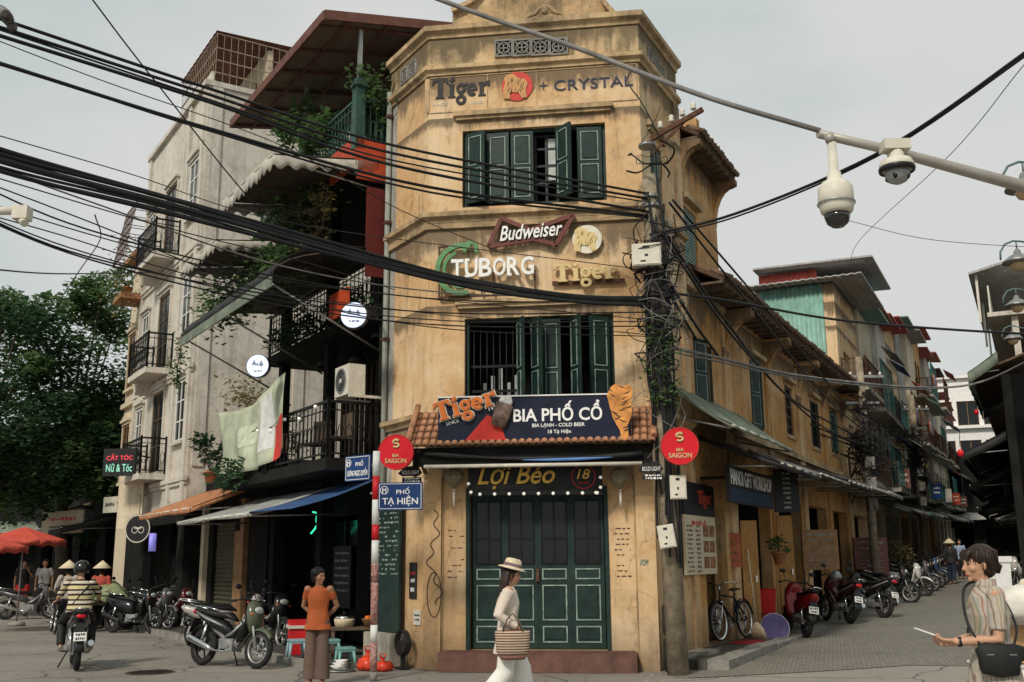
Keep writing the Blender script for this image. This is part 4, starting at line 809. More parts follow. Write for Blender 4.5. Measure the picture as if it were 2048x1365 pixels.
def awning(label, F_, x0, x1, yw, zw, yo, zo, m, name='awning', drop=.18, sc=0, sag_=.06, group=None, side=True, struts=True, cat='awning', under=None):
    t_ = thing(name, label, cat, F_.m.copy(), group); b = MB()
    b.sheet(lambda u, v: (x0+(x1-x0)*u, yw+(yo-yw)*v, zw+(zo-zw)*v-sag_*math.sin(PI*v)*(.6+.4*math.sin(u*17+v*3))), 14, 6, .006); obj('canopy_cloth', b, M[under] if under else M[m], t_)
    if drop:
        b = MB(); n = max(6, int(abs(x1-x0)/.22))
        b.sheet(lambda u, v: (x0+(x1-x0)*u, yo-.008-.015*math.sin(u*n*2), zo-v*(drop+(sc*(.5-.5*math.cos(2*PI*u*n)) if sc else .015*math.sin(u*9)))), n*6 if sc else 20, 2, .008); obj('valance', b, M[m], t_)
        if side:
            for xx in (x0, x1):
                b = MB(); k = max(4, int(abs(yo-yw)/.25)); b.sheet(lambda u, v: (xx, yw+(yo-yw)*u, zw+(zo-zw)*u-.02-sag_*math.sin(PI*u)*.7-v*(drop*.8+(sc*(.5-.5*math.cos(2*PI*u*k)) if sc else 0))), k*6 if sc else 10, 2, .008); obj('side_valance', b, M[m], t_)
    if struts:
        for xx in (x0+(.06 if x1 > x0 else -.06), x1-(.06 if x1 > x0 else -.06)):
            b = MB(); b.tube([(xx, yw, zw-.55), (xx, yo+.05, zo-.05)], .016, 6); b.tube([(xx, yw, zw-.06), (xx, yo+.05, zo-.045)], .016, 6); obj('awning_arm', b, M['steel'], t_)
        b = MB(); b.tube([(x0, yo, zo-.012), (x1, yo, zo-.012)], .022, 8); obj('front_bar', b, M['offw'], t_)
    return t_
def signbox(label, F_, x, y, z, w_, h, m, lines, tm=None, d=.06, name='shop_sign', rz=0, group=None, glow=False):
    t_ = thing(name, label, 'sign', F_.m @ TR(x, y, z, rz), group)
    obj('sign_board', MB().box(-w_/2, w_/2, -d/2, d/2, -h/2, h/2), m, t_)
    n = len(lines)
    for i, (s, k, hh, mm) in enumerate(lines):
        if s == '~':
            q = MB(); rnd_lines(q, -w_*k/2, w_*k/2, h*(.5-hh[0]), h*(.5-hh[0]), 1, random.Random(i+int(abs(x)*10)), -d/2-.001, h*hh[1]*.8, .95, w_*.05); kind(obj('print_marks', q, mm, t_), 'stuff') if q.v else None; continue
        put_text(s, t_, 0, -d/2-.004, h*(.5-hh[0]), w_*k, h*hh[1], mm, ext=.003, off=.012)
    return t_
# ------------------------------------------------------------------ left street: charcoal bar house
rn = random.Random(11)
BX0, BX1 = -7.3, -1.49
BH = thing('terrace_house', 'charcoal open terrace bar house between yellow corner house and pale tall house', 'building', LF.m.copy())
fl = [3.28, 6.0, 8.75]
obj('rear_wall', MB().wall(BX0, BX1, 0, 11.0, [(-6.6, -5.6, 3.4, 5.4), (-4.6, -3.4, 6.2, 8.1)], y0=2.3, t=.2), M['dark2'], BH)
obj('party_wall', MB().box(BX1-.12, BX1-.003, .35, 2.29, .09, 10.6), M['dark2'], BH)
obj('party_wall', MB().box(BX0, BX0+.12, -.02, 2.29, .09, 3.25), M['dark2'], BH)
for z, o in ((fl[0], -1.0), (fl[1], -.15), (fl[2], -.6)): obj('floor_slab', MB().box(BX0, BX1-.13, o, 2.29, z-.2, z), M['dark2'], BH)
for x in (-6.9, -4.3, -1.75):
    obj('column', MB().box(x-.13, x+.13, -.02, .24, .09, fl[0]-.201), M['dark2'], BH); obj('column', MB().box(x-.1, x+.1, .02, .22, fl[0]+.001, fl[1]-.201), M['dark2'], BH)
    obj('column', MB().box(x-.1, x+.1, .02, .22, fl[1]+.001, fl[2]-.201), M['dark2'], BH)
obj('shop_front', MB().wall(BX0+.13, BX1-.13, .09, fl[0]-.2, [(-6.6, -4.6, .09, 2.5), (-4.0, -2.1, .09, 2.4)], y0=.9, t=.1), M['dark2'], BH)
for x0, x1 in ((-6.6, -4.6), (-4.0, -2.1)):
    b = MB(); [b.box(x0+(x1-x0)*k/3-.03, x0+(x1-x0)*k/3+.03, .93, .98, .09, 2.4) for k in range(4)]; o = obj('shop_window', b, M['blacki'], BH); obj('pane', MB().box(x0, x1, .985, .99, .09, 2.4), M['glass'], o)
railing(BH, (BX0, -.95), (BX1-.2, -.95), fl[0], .95, M['blacki'], 30); railing(BH, (BX1-.2, -.95), (BX1-.2, -.03), fl[0], .95, M['blacki'], 6)
gm = mat('green_iron', (.03, .075, .06), .5, var=.4)
railing(BH, (BX0+.5, -.58), (BX1-.12, -.58), fl[2]+.02, 1.0, gm, 34); railing(BH, (BX1-.12, -.58), (BX1-.12, .0), fl[2]+.02, 1.0, gm, 5)
railing(BH, (BX0, -.1), (BX1-.3, -.1), fl[1], .9, M['blacki'], 30)
for x in (BX1-.12, -4.3):
    b = MB(); b.box(x-.09, x+.09, -.67, -.49, fl[2]+.001, fl[2]+1.2); b.box(x-.12, x+.12, -.70, -.46, fl[2]+1.2, fl[2]+1.26); b.box(x-.1, x+.1, -.68, -.48, fl[2]+1.26, fl[2]+1.34); obj('railing_pier', b, gm, BH)
    obj('roof_post', MB().box(x-.035, x+.035, -.615, -.545, fl[2]+1.34, 11.08), M['steel'], BH)
b = MB(); b.add([(BX0+.45, -1.33, 11.02), (BX1+.02, -1.33, 11.02), (BX1+.02, 2.4, 11.75), (BX0+.45, 2.4, 11.75), (BX0+.45, -1.33, 11.12), (BX1+.02, -1.33, 11.12), (BX1+.02, 2.4, 11.85), (BX0+.45, 2.4, 11.85)], [(3, 2, 1, 0), (4, 5, 6, 7), (0, 1, 5, 4), (1, 2, 6, 5), (2, 3, 7, 6), (3, 0, 4, 7)])
rf_ = obj('roof', b, mat('roof_underside', (.16, .115, .085), .75, var=.25), BH)
b = MB(); b.box(BX0+.44, BX1+.06, -1.38, -1.331, 10.98, 11.16); b.bar((BX1+.045, -1.33, 11.09), (BX1+.045, 2.4, 11.82), .05, .18); b.bar((BX0+.42, -1.33, 11.09), (BX0+.42, 2.4, 11.82), .05, .18); obj('fascia', b, M['brown'], rf_)
b = MB()
for k in range(6): x = BX0+.6+k*1.0; b.bar((x, -1.3, 10.99), (x, 2.4, 11.70), .06, .05)
for k in range(4): y = -.9+k*.8; b.box(BX0+.45, BX1, y-.02, y+.02, 11.0+(y+1.33)*.195-.05, 11.0+(y+1.33)*.195-.001)
obj('rafters', b, M['brown'], rf_)
vp = MB(); a_, b_ = LF.hit(690, 262, -.62), LF.hit(735, 330, -.62)
vp.box(-2.7, BX1-.03, -.66, -.61, 8.42, 8.98); vp.box(BX1-.08, BX1-.03, -.609, .3, 8.2, 8.98); obj('vermilion_panel', vp, M['orangered'], BH)
obj('maroon_panel', MB().box(BX1-.1, BX1-.04, -.4, .34, 6.45, 8.08), mat('maroon_wall', (.10, .014, .011), .7, var=.2), BH)
b = MB(); b.box(-2.3, BX1-.02, -.75, -.70, 5.75, 6.2); obj('vermilion_panel', b, M['orangered'], BH)
# awnings and canopies on the bar house
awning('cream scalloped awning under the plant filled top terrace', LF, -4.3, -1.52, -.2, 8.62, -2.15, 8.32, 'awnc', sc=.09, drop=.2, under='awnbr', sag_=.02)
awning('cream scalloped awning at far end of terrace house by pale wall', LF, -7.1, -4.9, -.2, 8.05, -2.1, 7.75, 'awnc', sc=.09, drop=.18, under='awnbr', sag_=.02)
cy = thing('barrel_canopy', 'large black barrel canopy over the first floor terrace lounge', 'canopy', LF.m.copy()); b = MB()
def cyf(u, v):
    a = v*PI/2; return (BX0+.1+(BX1-BX0-.15)*u, .1-2.15*math.sin(a), 6.22+.75*math.cos(a)+.02*math.sin(u*40)*math.sin(a))
b.sheet(cyf, 24, 10, .015); obj('canopy_skin', b, M['awnk'], cy)
b = MB(); b.box(BX0+.1, BX1-.05, -2.09, -2.06, 6.02, 6.2); obj('front_flap', b, M['awngr'], cy)
for x in (BX0+.3, -4.4, BX1-.3): b = MB(); b.tube([(x, -2.0, 6.15), (x, .0, 5.2)], .02, 6); b.tube([cyf((x-BX0-.1)/(BX1-BX0-.15), k/8)-V((0, 0, .03)) if False else V(cyf((x-BX0-.1)/(BX1-BX0-.15), k/8))-V((0, 0, .03)) for k in range(9)], .018, 6); obj('canopy_rib', b, M['steel'], cy)
t_ = awning('grey awning with blue near end over the dark ground floor shop', LF, -7.6, -3.0, -.02, 2.98, -1.8, 2.42, 'awng', drop=.06, sag_=.05)
b = MB(); b.sheet(lambda u, v: (-3.0+1.45*u, -.02-1.78*v*(1-.12*u), 2.985-.56*v-.05*math.sin(PI*v)), 6, 6, .012); obj('blue_cloth', b, M['awnb'], t_)
# hanging cloth banner
hb = thing('cloth_banner', 'faded green and white cloth banner with red corner draped from the terrace railing', 'banner', LF.m.copy())
cl = mat('banner_cloth', (.42, .45, .33), .85, var=.3, sc=2.2, bump=.5, bsc=4); 
def bf(u, v):
    top = 5.0-.25*u-.22*math.sin(PI*u)*(1 if u < .98 else 0); x = -3.55-4.0*u+.1*v; z = top-(1.38+.05*math.sin(u*9))*v
    return (x+.06*math.sin(v*5+u*4), -1.06-.05*math.sin(u*23+v*2)*(.3+v)-.04*math.sin(u*8+v*5), z)
b = MB(); b.sheet(bf, 44, 14, .004); bo = obj('cloth', b, cl, hb)
for (u0, u1, v0, v1, mm) in ((.0, .16, .55, 1.0, scar), (.17, .34, .05, .8, mat('pale_print', (.62, .62, .60), .85, var=.2, bump=.3)), (.35, .62, .3, .62, mat('pale_green_print', (.50, .55, .40), .85, var=.3, sc=12))):
    b = MB(); b.sheet(lambda u, v: V(bf(u0+(u1-u0)*u, v0+(v1-v0)*v))+V((0, -.006, 0)), 10, 8); obj('printed_patch', b, mm, bo)
# lit round signs
def disc_sign(px, py, rp, off, label, tx):
    x, z = LF.hit(px, py, off); t_ = thing('round_lightbox', label, 'sign', LF.m @ TR(x, off, z, R(52)), 'round white lightboxes'); r = rp
    b = MB(); b.lathe([(r, .05), (r, -.05)], 32, axis='y', smooth=False); obj('casing', b, M['blackp'], t_); b = MB(); b.lathe([(r*.94, -.051), (r*.94, -.056)], 32, axis='y', smooth=False); obj('lit_face', b, M['glow'], t_)
    fm = mat('ice_green_print', (.35, .6, .5), .5); gm2 = mat('grey_print', (.24, .27, .38), .6)
    b = MB(); b.poly([(-r*.5, r*.1), (-r*.3, r*.5), (-r*.1, r*.12), (.0, r*.3), (r*.1, .0)], -.060, -.057); b.poly([(r*.1, r*.05), (r*.3, r*.45), (r*.5, r*.1), (r*.4, -r*.1)], -.0605, -.057); obj('print', b, gm2, t_); b = MB(); rnd_lines(b, -r*.42, r*.42, -r*.45, -r*.45, 1, random.Random(int(px)), -.057, r*.14, 1, r*.16); kind(obj('print_marks', b, gm2, t_), 'stuff')
    b = MB(); b.bar((r*.6, .03, r*.6), (r*.9, .8, r*.6), .03); obj('bracket', b, M['blacki'], t_)
disc_sign(517, 733, .215, -1.6, 'white lightbox disc above the draped cloth banner', 'lounge'); disc_sign(709, 632, .225, -.9, 'white lightbox disc hanging under the black canopy', 'coffee')
# wall AC unit beside the drain pipe
ac = thing('air_conditioner', 'dirty outdoor air conditioner unit beside the drain pipe', 'air conditioner', LF.m @ TR(BX1-.36, -.5, LF.hit(752, 745, -.5)[1]))
b = MB(); b.box(-.3, .3, -.16, .14, -.26, .26); b.box(-.32, -.27, -.15, .5, -.31, -.265); b.box(.27, .32, -.15, .5, -.31, -.265); obj('casing', b, M['offw'], ac)
b = MB(); annulus(b, -.03, 0, .2, .22, 0, 2*PI, -.175, -.161, 24); [annulus(b, -.03, 0, q, q+.008, 0, 2*PI, -.172, -.161, 20) for q in (.06, .1, .14, .18)]; obj('fan_grille', b, M['steel'], ac); b = MB(); b.lathe([(.195, -.1605), (.195, -.163)], 24, (-.03, 0, 0), 'y', smooth=False); obj('fan_opening', b, M['dark'], ac); b = MB(); b.lathe([(.04, -.163), (.04, -.178)], 12, (-.03, 0, 0), 'y'); obj('fan_hub', b, M['offw'], ac)
dp = thing('drain_pipe', 'grey green drain pipe down the left edge of corner house', 'pipe', LF.m @ TR(-1.42, -.06, 0)); b = MB(); b.tube([(0, 0, .1), (0, 0, 9.9)], .05, 10); obj('pipe', b, mat('pipe_grey', (.24, .25, .21), .6, var=.3, sc=3), dp)
for z in (1.5, 3.4, 5.3, 7.4, 9.4): obj('pipe_clip', MB().box(-.07, .07, -.06, .06, z, z+.05), M['rust'], dp)
# string bulbs on the lounge railing
sl = thing('string_light', 'small bulbs hung along the dark lounge railing', 'string light', LF.m.copy()); q = [(-2.1-.75*k, -1.02, 4.18-.1*(k % 2)-.02*k) for k in range(7)]
b = MB(); b.tube([V(p)+V((0, 0, .06)) for p in q], .006, 5); obj('light_cable', b, M['cable'], sl)
for p in q: o = obj('bulb', bme, M['bulb'], sl, Matrix.Translation(p) @ Matrix.Scale(1.3, 4)); obj('socket', ske, M['blackp'], o)
# ground floor: dark green board and neon
wb = thing('chalk_board', 'tall dark green price board leaning by the corner house left wall', 'board', LF.m @ TR(-1.0, -.12, .5)); b = MB(); b.box(-.42, .42, -.02, .02, 0, 2.1); obj('board', b, M['green'], wb); b = MB(); rnd_lines(b, -.38, .36, .9, 2.0, 16, rn, -.0205, .028, .55, .06); kind(obj('chalk_writing', b, M['mint'], wb), 'stuff')
for (x, z, h) in ((-.35, 1.3, .55), (-.2, .75, .22)):
    t2 = signbox('small black poster on the corner house pier' if h > .3 else 'small torn white notice under the black poster', LF, x, -.012, z, .24, h, M['blackp'] if h > .3 else M['offw'], [('~', .7, (.3, .1), scar), ('~', .6, (.5, .12), whitel), ('~', .6, (.75, .14), whitel)] if h > .3 else [('~', .8, (.35, .15), ink), ('~', .7, (.65, .15), ink)], d=.012, name='wall_poster')
ne = thing('neon_sign', 'green neon squiggle glowing in the dark shop window', 'sign', LF.m @ TR(LF.hit(636, 1045, .55)[0], .55, LF.hit(636, 1045, .55)[1])); b = MB(); b.tube([(.28*math.sin(t*2.3)+.1*t-.3, 0, .22*math.cos(t*1.6)) for t in [i*.3 for i in range(24)]], .018, 6); obj('neon_tube', b, mat('green_neon', (.05, .75, .45), .3, emit=1.2), ne); b = MB(); b.tube([(0, 0, .2), (0, 0, .85)], .008, 5); obj('cord', b, M['cable'], ne)
# plants of the terrace
wp = lambda x, y, z: LF.m @ V((x, y, z))
for i, (x, y, z, h, s, lb) in enumerate(((-4.6, -.35, fl[2]+.03, 1.5, .5, 'tall leafy plant poking over the top terrace railing'), (-3.5, -.3, fl[2]+.03, 1.1, .45, 'bushy plant behind the middle of the top railing'), (-2.2, -.25, fl[2]+.03, .8, .35, 'small plant beside the corner pier of the top terrace'), (-6.0, -.3, fl[2]+.03, .9, .4, 'low plant at the far end of the top terrace'))): potted(lb, wp(x, y, z), h*1.15, s*1.2, 700, rn, 'leaf', size=.15)
vine('trailing vine hanging below the cream scalloped awning', [wp(-3.3, -1.2, 8.2), wp(-3.4, -1.3, 7.6), wp(-3.2, -1.2, 7.0), wp(-3.3, -1.3, 6.9)], 700, rn, 'leaf', .13, .2)
vine('thin dry vine hanging beside the maroon wall', [wp(-1.9, -1.0, 8.1), wp(-2.1, -1.0, 7.4), wp(-2.5, -1.1, 6.9)], 240, rn, 'leafy', .1, .12)
vine('leafy creeper spilling over the black canopy', [wp(-6.9, -1.5, 6.7), wp(-6.2, -1.2, 7.1), wp(-5.2, -.9, 7.25), wp(-4.3, -.8, 7.3)], 2200, rn, 'leaf', .13, .26)
vine('thin creeper trailing off the canopy end', [wp(-7.3, -2.0, 6.3), wp(-7.4, -2.05, 5.6), wp(-7.35, -2.05, 5.2)], 220, rn, 'leaf', .1, .08)
potted('dark green bush in a pot by the hanging banner', wp(-8.2, -1.0, 3.3), .9, .45, 420, rn, 'leafd', size=.13); 
dv = vine('dry yellowish bush against the pale wall behind the lightbox', [wp(-9.5, -.1, 5.5), wp(-8.8, .2, 5.2), wp(-8.3, .6, 4.6), wp(-8.2, .6, 3.9)], 1100, rn, 'leafy', .12, .22)

for i, (pts, n, mm, lb) in enumerate((([(-5.6, -.6, 8.8), (-5.7, -.8, 8.2), (-5.6, -.9, 7.6)], 420, 'leaf', 'leafy creeper falling from the middle of the top terrace'), ([(-2.9, -.62, 8.9), (-3.0, -.75, 8.5), (-3.2, -.8, 8.3)], 260, 'leaf', 'short creeper over the vermilion panel edge'), ([(-1.7, -.55, 10.2), (-1.62, -.2, 9.9), (-1.6, .1, 9.3)], 420, 'leaf', 'climber wound through the side railing of the top terrace'), ([(-4.2, -.2, 6.1), (-4.8, -.3, 6.3), (-5.6, -.25, 6.1), (-6.6, -.2, 6.2)], 520, 'leafd', 'row of dark planter greenery on the middle terrace'), ([(-2.0, -.2, 6.1), (-2.6, -.3, 6.25), (-3.2, -.2, 6.1)], 300, 'leafd', 'dark planter greenery at the near end of the middle terrace'), ([(-7.2, -1.1, 3.4), (-6.4, -1.15, 3.35), (-5.6, -1.1, 3.4)], 380, 'leafd', 'dark hedge under the draped cloth banner'))):
    vine(lb, [wp(*p) for p in pts], n, rn, mm, .13, .15)
cu_ = thing('terrace_screen', 'dark bamboo screen closing the back of the lounge terrace', 'screen', LF.m.copy()); [obj('bamboo', MB().tube([(-6.9+.26*k, 1.5, 3.3), (-6.9+.26*k, 1.5, 5.7)], .05, 6), M['wood'], cu_) for k in range(20)]
hg = [(-2.4, 5.6), (-3.4, 5.3), (-5.0, 5.5)]
for i, (x, z) in enumerate(hg): t_ = thing('pendant_lamp', ['dark pendant lamp nearest the drain pipe in the lounge', 'dark pendant lamp in the middle of the lounge', 'dark pendant lamp at the far side of the lounge'][i], 'lamp', LF.m @ TR(x, .3, z)); b = MB(); b.lathe([(.03, .2), (.12, .12), (.2, -.05), (.19, -.05), (.1, .1)], 14, caps=False); obj('shade', b, M['blacki'], t_); obj('cord', MB().tube([(0, 0, .2), (0, 0, 5.79-z)], .006, 4), M['cable'], t_)
for i, x in enumerate((-2.6, -3.7, -5.9)):
    t_ = thing('lounge_chair', ['dark chair by the near lounge railing', 'dark chair in the middle of the lounge railing', 'dark chair near the draped banner'][i], 'chair', LF.m @ TR(x, -.4, fl[0], .4*i)); obj('seat', MB().box(-.22, .22, -.22, .22, .42, .46), M['wood'], t_); obj('backrest', MB().box(-.22, .22, .19, .22, .5, .9), M['wood'], t_); [obj('leg', MB().box(sx*.2-.02, sx*.2+.02, sy*.2-.02, sy*.2+.02, 0, .419), M['blacki'], t_) for sx in (-1, 1) for sy in (-1, 1)]

for i, (x, z, w_, h) in enumerate(((-2.6, 1.2, .8, 1.3), (-3.5, 1.5, .7, .9), (-5.2, 1.3, .9, 1.2), (-6.1, 1.7, .6, .8), (-3.0, 2.3, 1.6, .35))):
    signbox(['dark price poster at near end of the shop front', 'second dark price poster in the shop front', 'dark poster behind the parked motorbike', 'small dark poster at far end of shop front', 'long dark name strip over the shop door'][i], LF, x, .86, z, w_, h, mat('poster_black_%d' % i, (.022, .022, .026), .6), [('~', .8, (.12+.12*q, .05), M['steel']) for q in range(6)] if i < 4 else [('~', .8, (.5, .4), M['steel'])], d=.03, name='shop_poster')
# ------------------------------------------------------------------ left street: low shop, tall pale house, buff house, dark shops
LH = thing('low_shop', 'low dark shop with olive roller shutter between bar house and tall pale house', 'building', LF.m.copy())
xw = LF.hit(396, 560, -.5)[0]; xe = LF.hit(287, 560, -.5)[0]; xb = LF.hit(243, 900, -.4)[0]
obj('wall', MB().wall(xw+.02, BX0-.02, .09, 3.9, [(xw+.9, xw+2.6, .09, 2.6)], y0=0, t=.2), M['dark2'], LH); obj('flat_roof', MB().box(xw+.02, BX0-.02, .21, 3.0, 3.6, 3.8), M['grey'], LH)
b = MB(); n = 24
for k in range(n): z = .1+k*2.45/n; b.add([(xw+.92, .1, z), (xw+2.58, .1, z), (xw+2.58, .07, z+1.2/n), (xw+.92, .07, z+1.2/n), (xw+2.58, .1, z+2.45/n), (xw+.92, .1, z+2.45/n)], [(0, 1, 2, 3), (3, 2, 4, 5)])
obj('roller_shutter', b, mat('olive_shutter', (.10, .095, .055), .55, .3, var=.2, sc=4, dirt=.5), LH)
obj('door_leaf', MB().box(xw+2.75, xw+3.3, -.05, -.001, .09, 2.3), M['wood2'], LH); obj('pillar', MB().box(xw+3.35, xw+3.6, -.12, -.001, .09, 3.0), M['wood2'], LH); obj('pillar', MB().box(xw+.25, xw+.5, -.12, -.001, .09, 3.0), M['cream2'], LH)
awning('sloping orange edged tin awning before the low shop', LF, xw+.1, BX0-.1, -.02, 3.35, -1.6, 2.72, 'terra', drop=.1, sag_=.0)
WH = thing('tall_pale_house', 'tall cream townhouse with iron balconies and pediment windows up the left street', 'building', LF.m.copy())
zt = LF.hit(400, 196, -.5)[1]
cols_ = [(xw-1.35, xw-.45), (xw-3.9, xw-2.7)]; lev = []
def lz(px, py): return LF.hit(px, py, -1.15)[1]
lev = [lz(300, 940), lz(320, 716), lz(325, 487)]; lev.append(lev[2]+(lev[2]-lev[1]))
lev = [z for z in lev if z < zt-1]
obj('front_wall', MB().wall(xe, xw, 2.95, zt, y0=-.5, t=.25), M['cream'], WH); obj('shop_front', MB().wall(xe, xw-.002, .09, 2.949, [(xw-4.2, xw-.6, .09, 2.6)], y0=-.48, t=.22), M['dark2'], WH); obj('shop_side', MB().box(xw-.25, xw-.002, -.25, 5.5, .09, 2.949), M['dark2'], WH)
obj('side_wall', MB().box(xw-.25, xw-.002, -.249, 5.5, 2.951, zt-.003), M['cream'], WH); obj('side_wall', MB().box(xe+.002, xe+.25, -.249, 5.5, .09, zt-.003), M['cream'], WH); obj('rear_wall', MB().box(xe+.25, xw-.25, 5.3, 5.5, .09, zt-.003), M['grey'], WH)
obj('roof_slab', MB().box(xe-.05, xw+.05, -.62, 5.55, zt, zt+.15), M['cream'], WH)
obj('shop_interior', MB().box(xw-4.3, xw-.5, .3, .4, .09, 2.8), M['dark'], WH)
for z in lev:
    b = MB(); b.box(xe-.02, xw+.06, -.6, -.501, z-.32, z-.2); b.box(xe-.02, xw+.03, -.56, -.501, z-.42, z-.321); obj('cornice', b, M['cream'], WH)
    for (x0, x1) in cols_: win(WH, x0, x1, z+(.75 if x0 > xw-2 else .1), z+2.35, -.5, M['wood'] if x0 < xw-2 else M['white'], 'glass', 2, 3, True, M['cream'])
    win(WH, xe+.5, xe+1.3, z+.7, z+2.2, -.5, M['white'], 'glass', 2, 3, True, M['cream'])
    bx0, bx1 = xw-4.4, xw-2.2
    b = MB(); b.box(bx0, bx1, -1.2, -.501, z-.16, z); b.poly([(bx0+.1, z-.161), (bx0+.1, z-.5), (bx0+.4, z-.161)], -1.0, -.501) ; obj('balcony_slab', b, M['cream'], WH)
    for a, c in (((bx0, -1.17), (bx1, -1.17)), ((bx1, -1.17), (bx1, -.52)), ((bx0, -1.17), (bx0, -.52))): railing(WH, a, c, z, .95, M['blacki'], None)
for x in (xw-.32, xw-1.75, xe+.05): b = MB(); b.box(x, x+.26, -.58, -.501, 2.9, zt-.01); obj('pilaster', b, M['cream'], WH)
b = MB(); [b.box(xw-.0015, xw+.04, y, y+.3, 4, zt-.01) for y in (-.4, 2.2)]; obj('side_pilaster', b, M['cream'], WH)
# roof cage and shed on the tall house
rc = thing('roof_cage', 'rusty wire cage with tin roof on top of the tall pale house', 'cage', LF.m @ TR(xw-2.0, .6, zt+.15) @ Matrix.Diagonal((.95, 1, .68, 1)))
b = MB()
for x in [-1.9+k*.21 for k in range(19)]:
    b.bar((x, -.9, 0), (x, -.9, 2.3), .012); b.bar((x, 2.2, 0), (x, 2.2, 2.3), .012)
for y in [-.9+k*.2 for k in range(16)]: b.bar((1.9, y, 0), (1.9, y, 2.3), .012)
for z in (.02, .55, 1.1, 1.65, 2.28): b.bar((-1.9, -.9, z), (1.9, -.9, z), .035); b.bar((1.9, -.9, z), (1.9, 2.2, z), .035); b.bar((-1.9, 2.2, z), (1.9, 2.2, z), .035)
obj('wire_bars', b, mat('tan_wire', (.30, .23, .17), .8, var=.3), rc); b = MB(); b.sheet(lambda u, v: (-2.0+3.95*u, -.95+3.2*v, 2.36+.2*v+.02*math.sin(u*70)), 60, 2, .02); obj('tin_roof', b, M['brown'], rc); obj('shed', MB().wall(-1.7, 1.8, 0, 2.2, [(.2, .9, .3, 1.6)], y0=.6, t=.15), M['cream2'], rc); obj('parapet', MB().box(-2.2, 2.0, -1.02, -.95, 0, .5), M['cream'], rc)
bcg = thing('window_cage', 'slanted wire cage jutting from the tall house upper left windows', 'cage', LF.m @ TR(xe+.6, -.52, lev[-1]+.6)); b = MB()
for k in range(7): z = k*.3; b.bar((-.8, -.9+.05*k, z), (.8, -.9+.05*k, z), .025); b.bar((.8, -.9+.05*k, z), (.8, 0, z), .02); b.bar((-.8, -.9+.05*k, z), (-.8, 0, z), .02)
for k in range(9): x = -.8+k*.2; b.bar((x, -.9, 0), (x, -.6, 1.8), .018)
obj('wire_bars', b, M['rust'], bcg)
vine('thin climbing shrub on the cage of the tall house', [wp(xe+.2, -1.1, lev[-1]-.8), wp(xe+.1, -1.2, lev[-1]+.4), wp(xe+.3, -1.1, lev[-1]+1.4)], 420, rn, 'leafy', .1, .28)
potted('dense plant on the lower ledge of the tall house', wp(xe-.3, -.9, lev[2]-.2) , .9, .4, 260, rn, 'leaf', size=.1)
ld_ = thing('plant_ledge', 'small tiled ledge with planter at the tall house far edge', 'ledge', LF.m @ TR(xe-.35, -.8, lev[2]-.42)); b = MB(); b.box(-.6, .6, -.4, .42, 0, .1); b.box(-.55, .55, -.38, .3, .101, .2); obj('ledge_slab', b, M['tile'], ld_)
UH = thing('buff_house', 'narrow buff house with green windows beyond the tall pale house', 'building', LF.m.copy()); zu = LF.hit(262, 545, -.4)[1]
obj('front_wall', MB().wall(xb, xe-.02, .09, zu, y0=-.4, t=.25), M['cream2'], UH); obj('side_wall', MB().box(xb+.002, xb+.25, -.149, 5, .09, zu-.01), M['cream2'], UH); obj('roof', MB().box(xb-.1, xe-.021, -.75, 5, zu, zu+.18), M['tile'], UH)
for z in (3.9, 6.9, 9.9):
    if z+2 < zu:
        b = MB(); b.box(xb-.05, xe-.021, -.52, -.401, z-.4, z-.25); obj('cornice', b, M['cream2'], UH)
        win(UH, (xb+xe)/2-.75, (xb+xe)/2+.2, z+.2, z+2.0, -.4, M['wood2'], 'glass', 2, 2, True, M['cream2']); 
# dark shop houses beyond
DS = thing('dark_shops', 'row of dark shop fronts under the street tree at far left', 'building', LF.m.copy())
obj('wall', MB().wall(xb-26, xb-.05, .0, 6.2, [(xb-4.6-5*k, xb-1.2-5*k, 0, 2.8) for k in range(5)], y0=.2, t=.3), M['dark2'], DS); obj('interior', MB().box(xb-26, xb-.05, 1.5, 1.6, 0, 6.2), M['dark'], DS); obj('flat_roof', MB().box(xb-26, xb-.05, -.1, 3, 6.2, 6.4), M['dark2'], DS)
for k in range(4):
    x = xb-1-5.2*k; win(DS, x-2.6, x-1.2, 3.9, 5.4, .2, M['wood'], 'glass', 2, 2, True)
    awning(('sagging dark awning at the near end of far left shops', 'second dark awning of the far left shops', 'third dark awning of the far left shops', 'farthest dark awning of the left shops')[k], LF, x-4.4, x-.3, .18, 3.3, -1.8, 2.75, ('awnk', 'awngr', 'awnk', 'awng')[k], drop=.2)
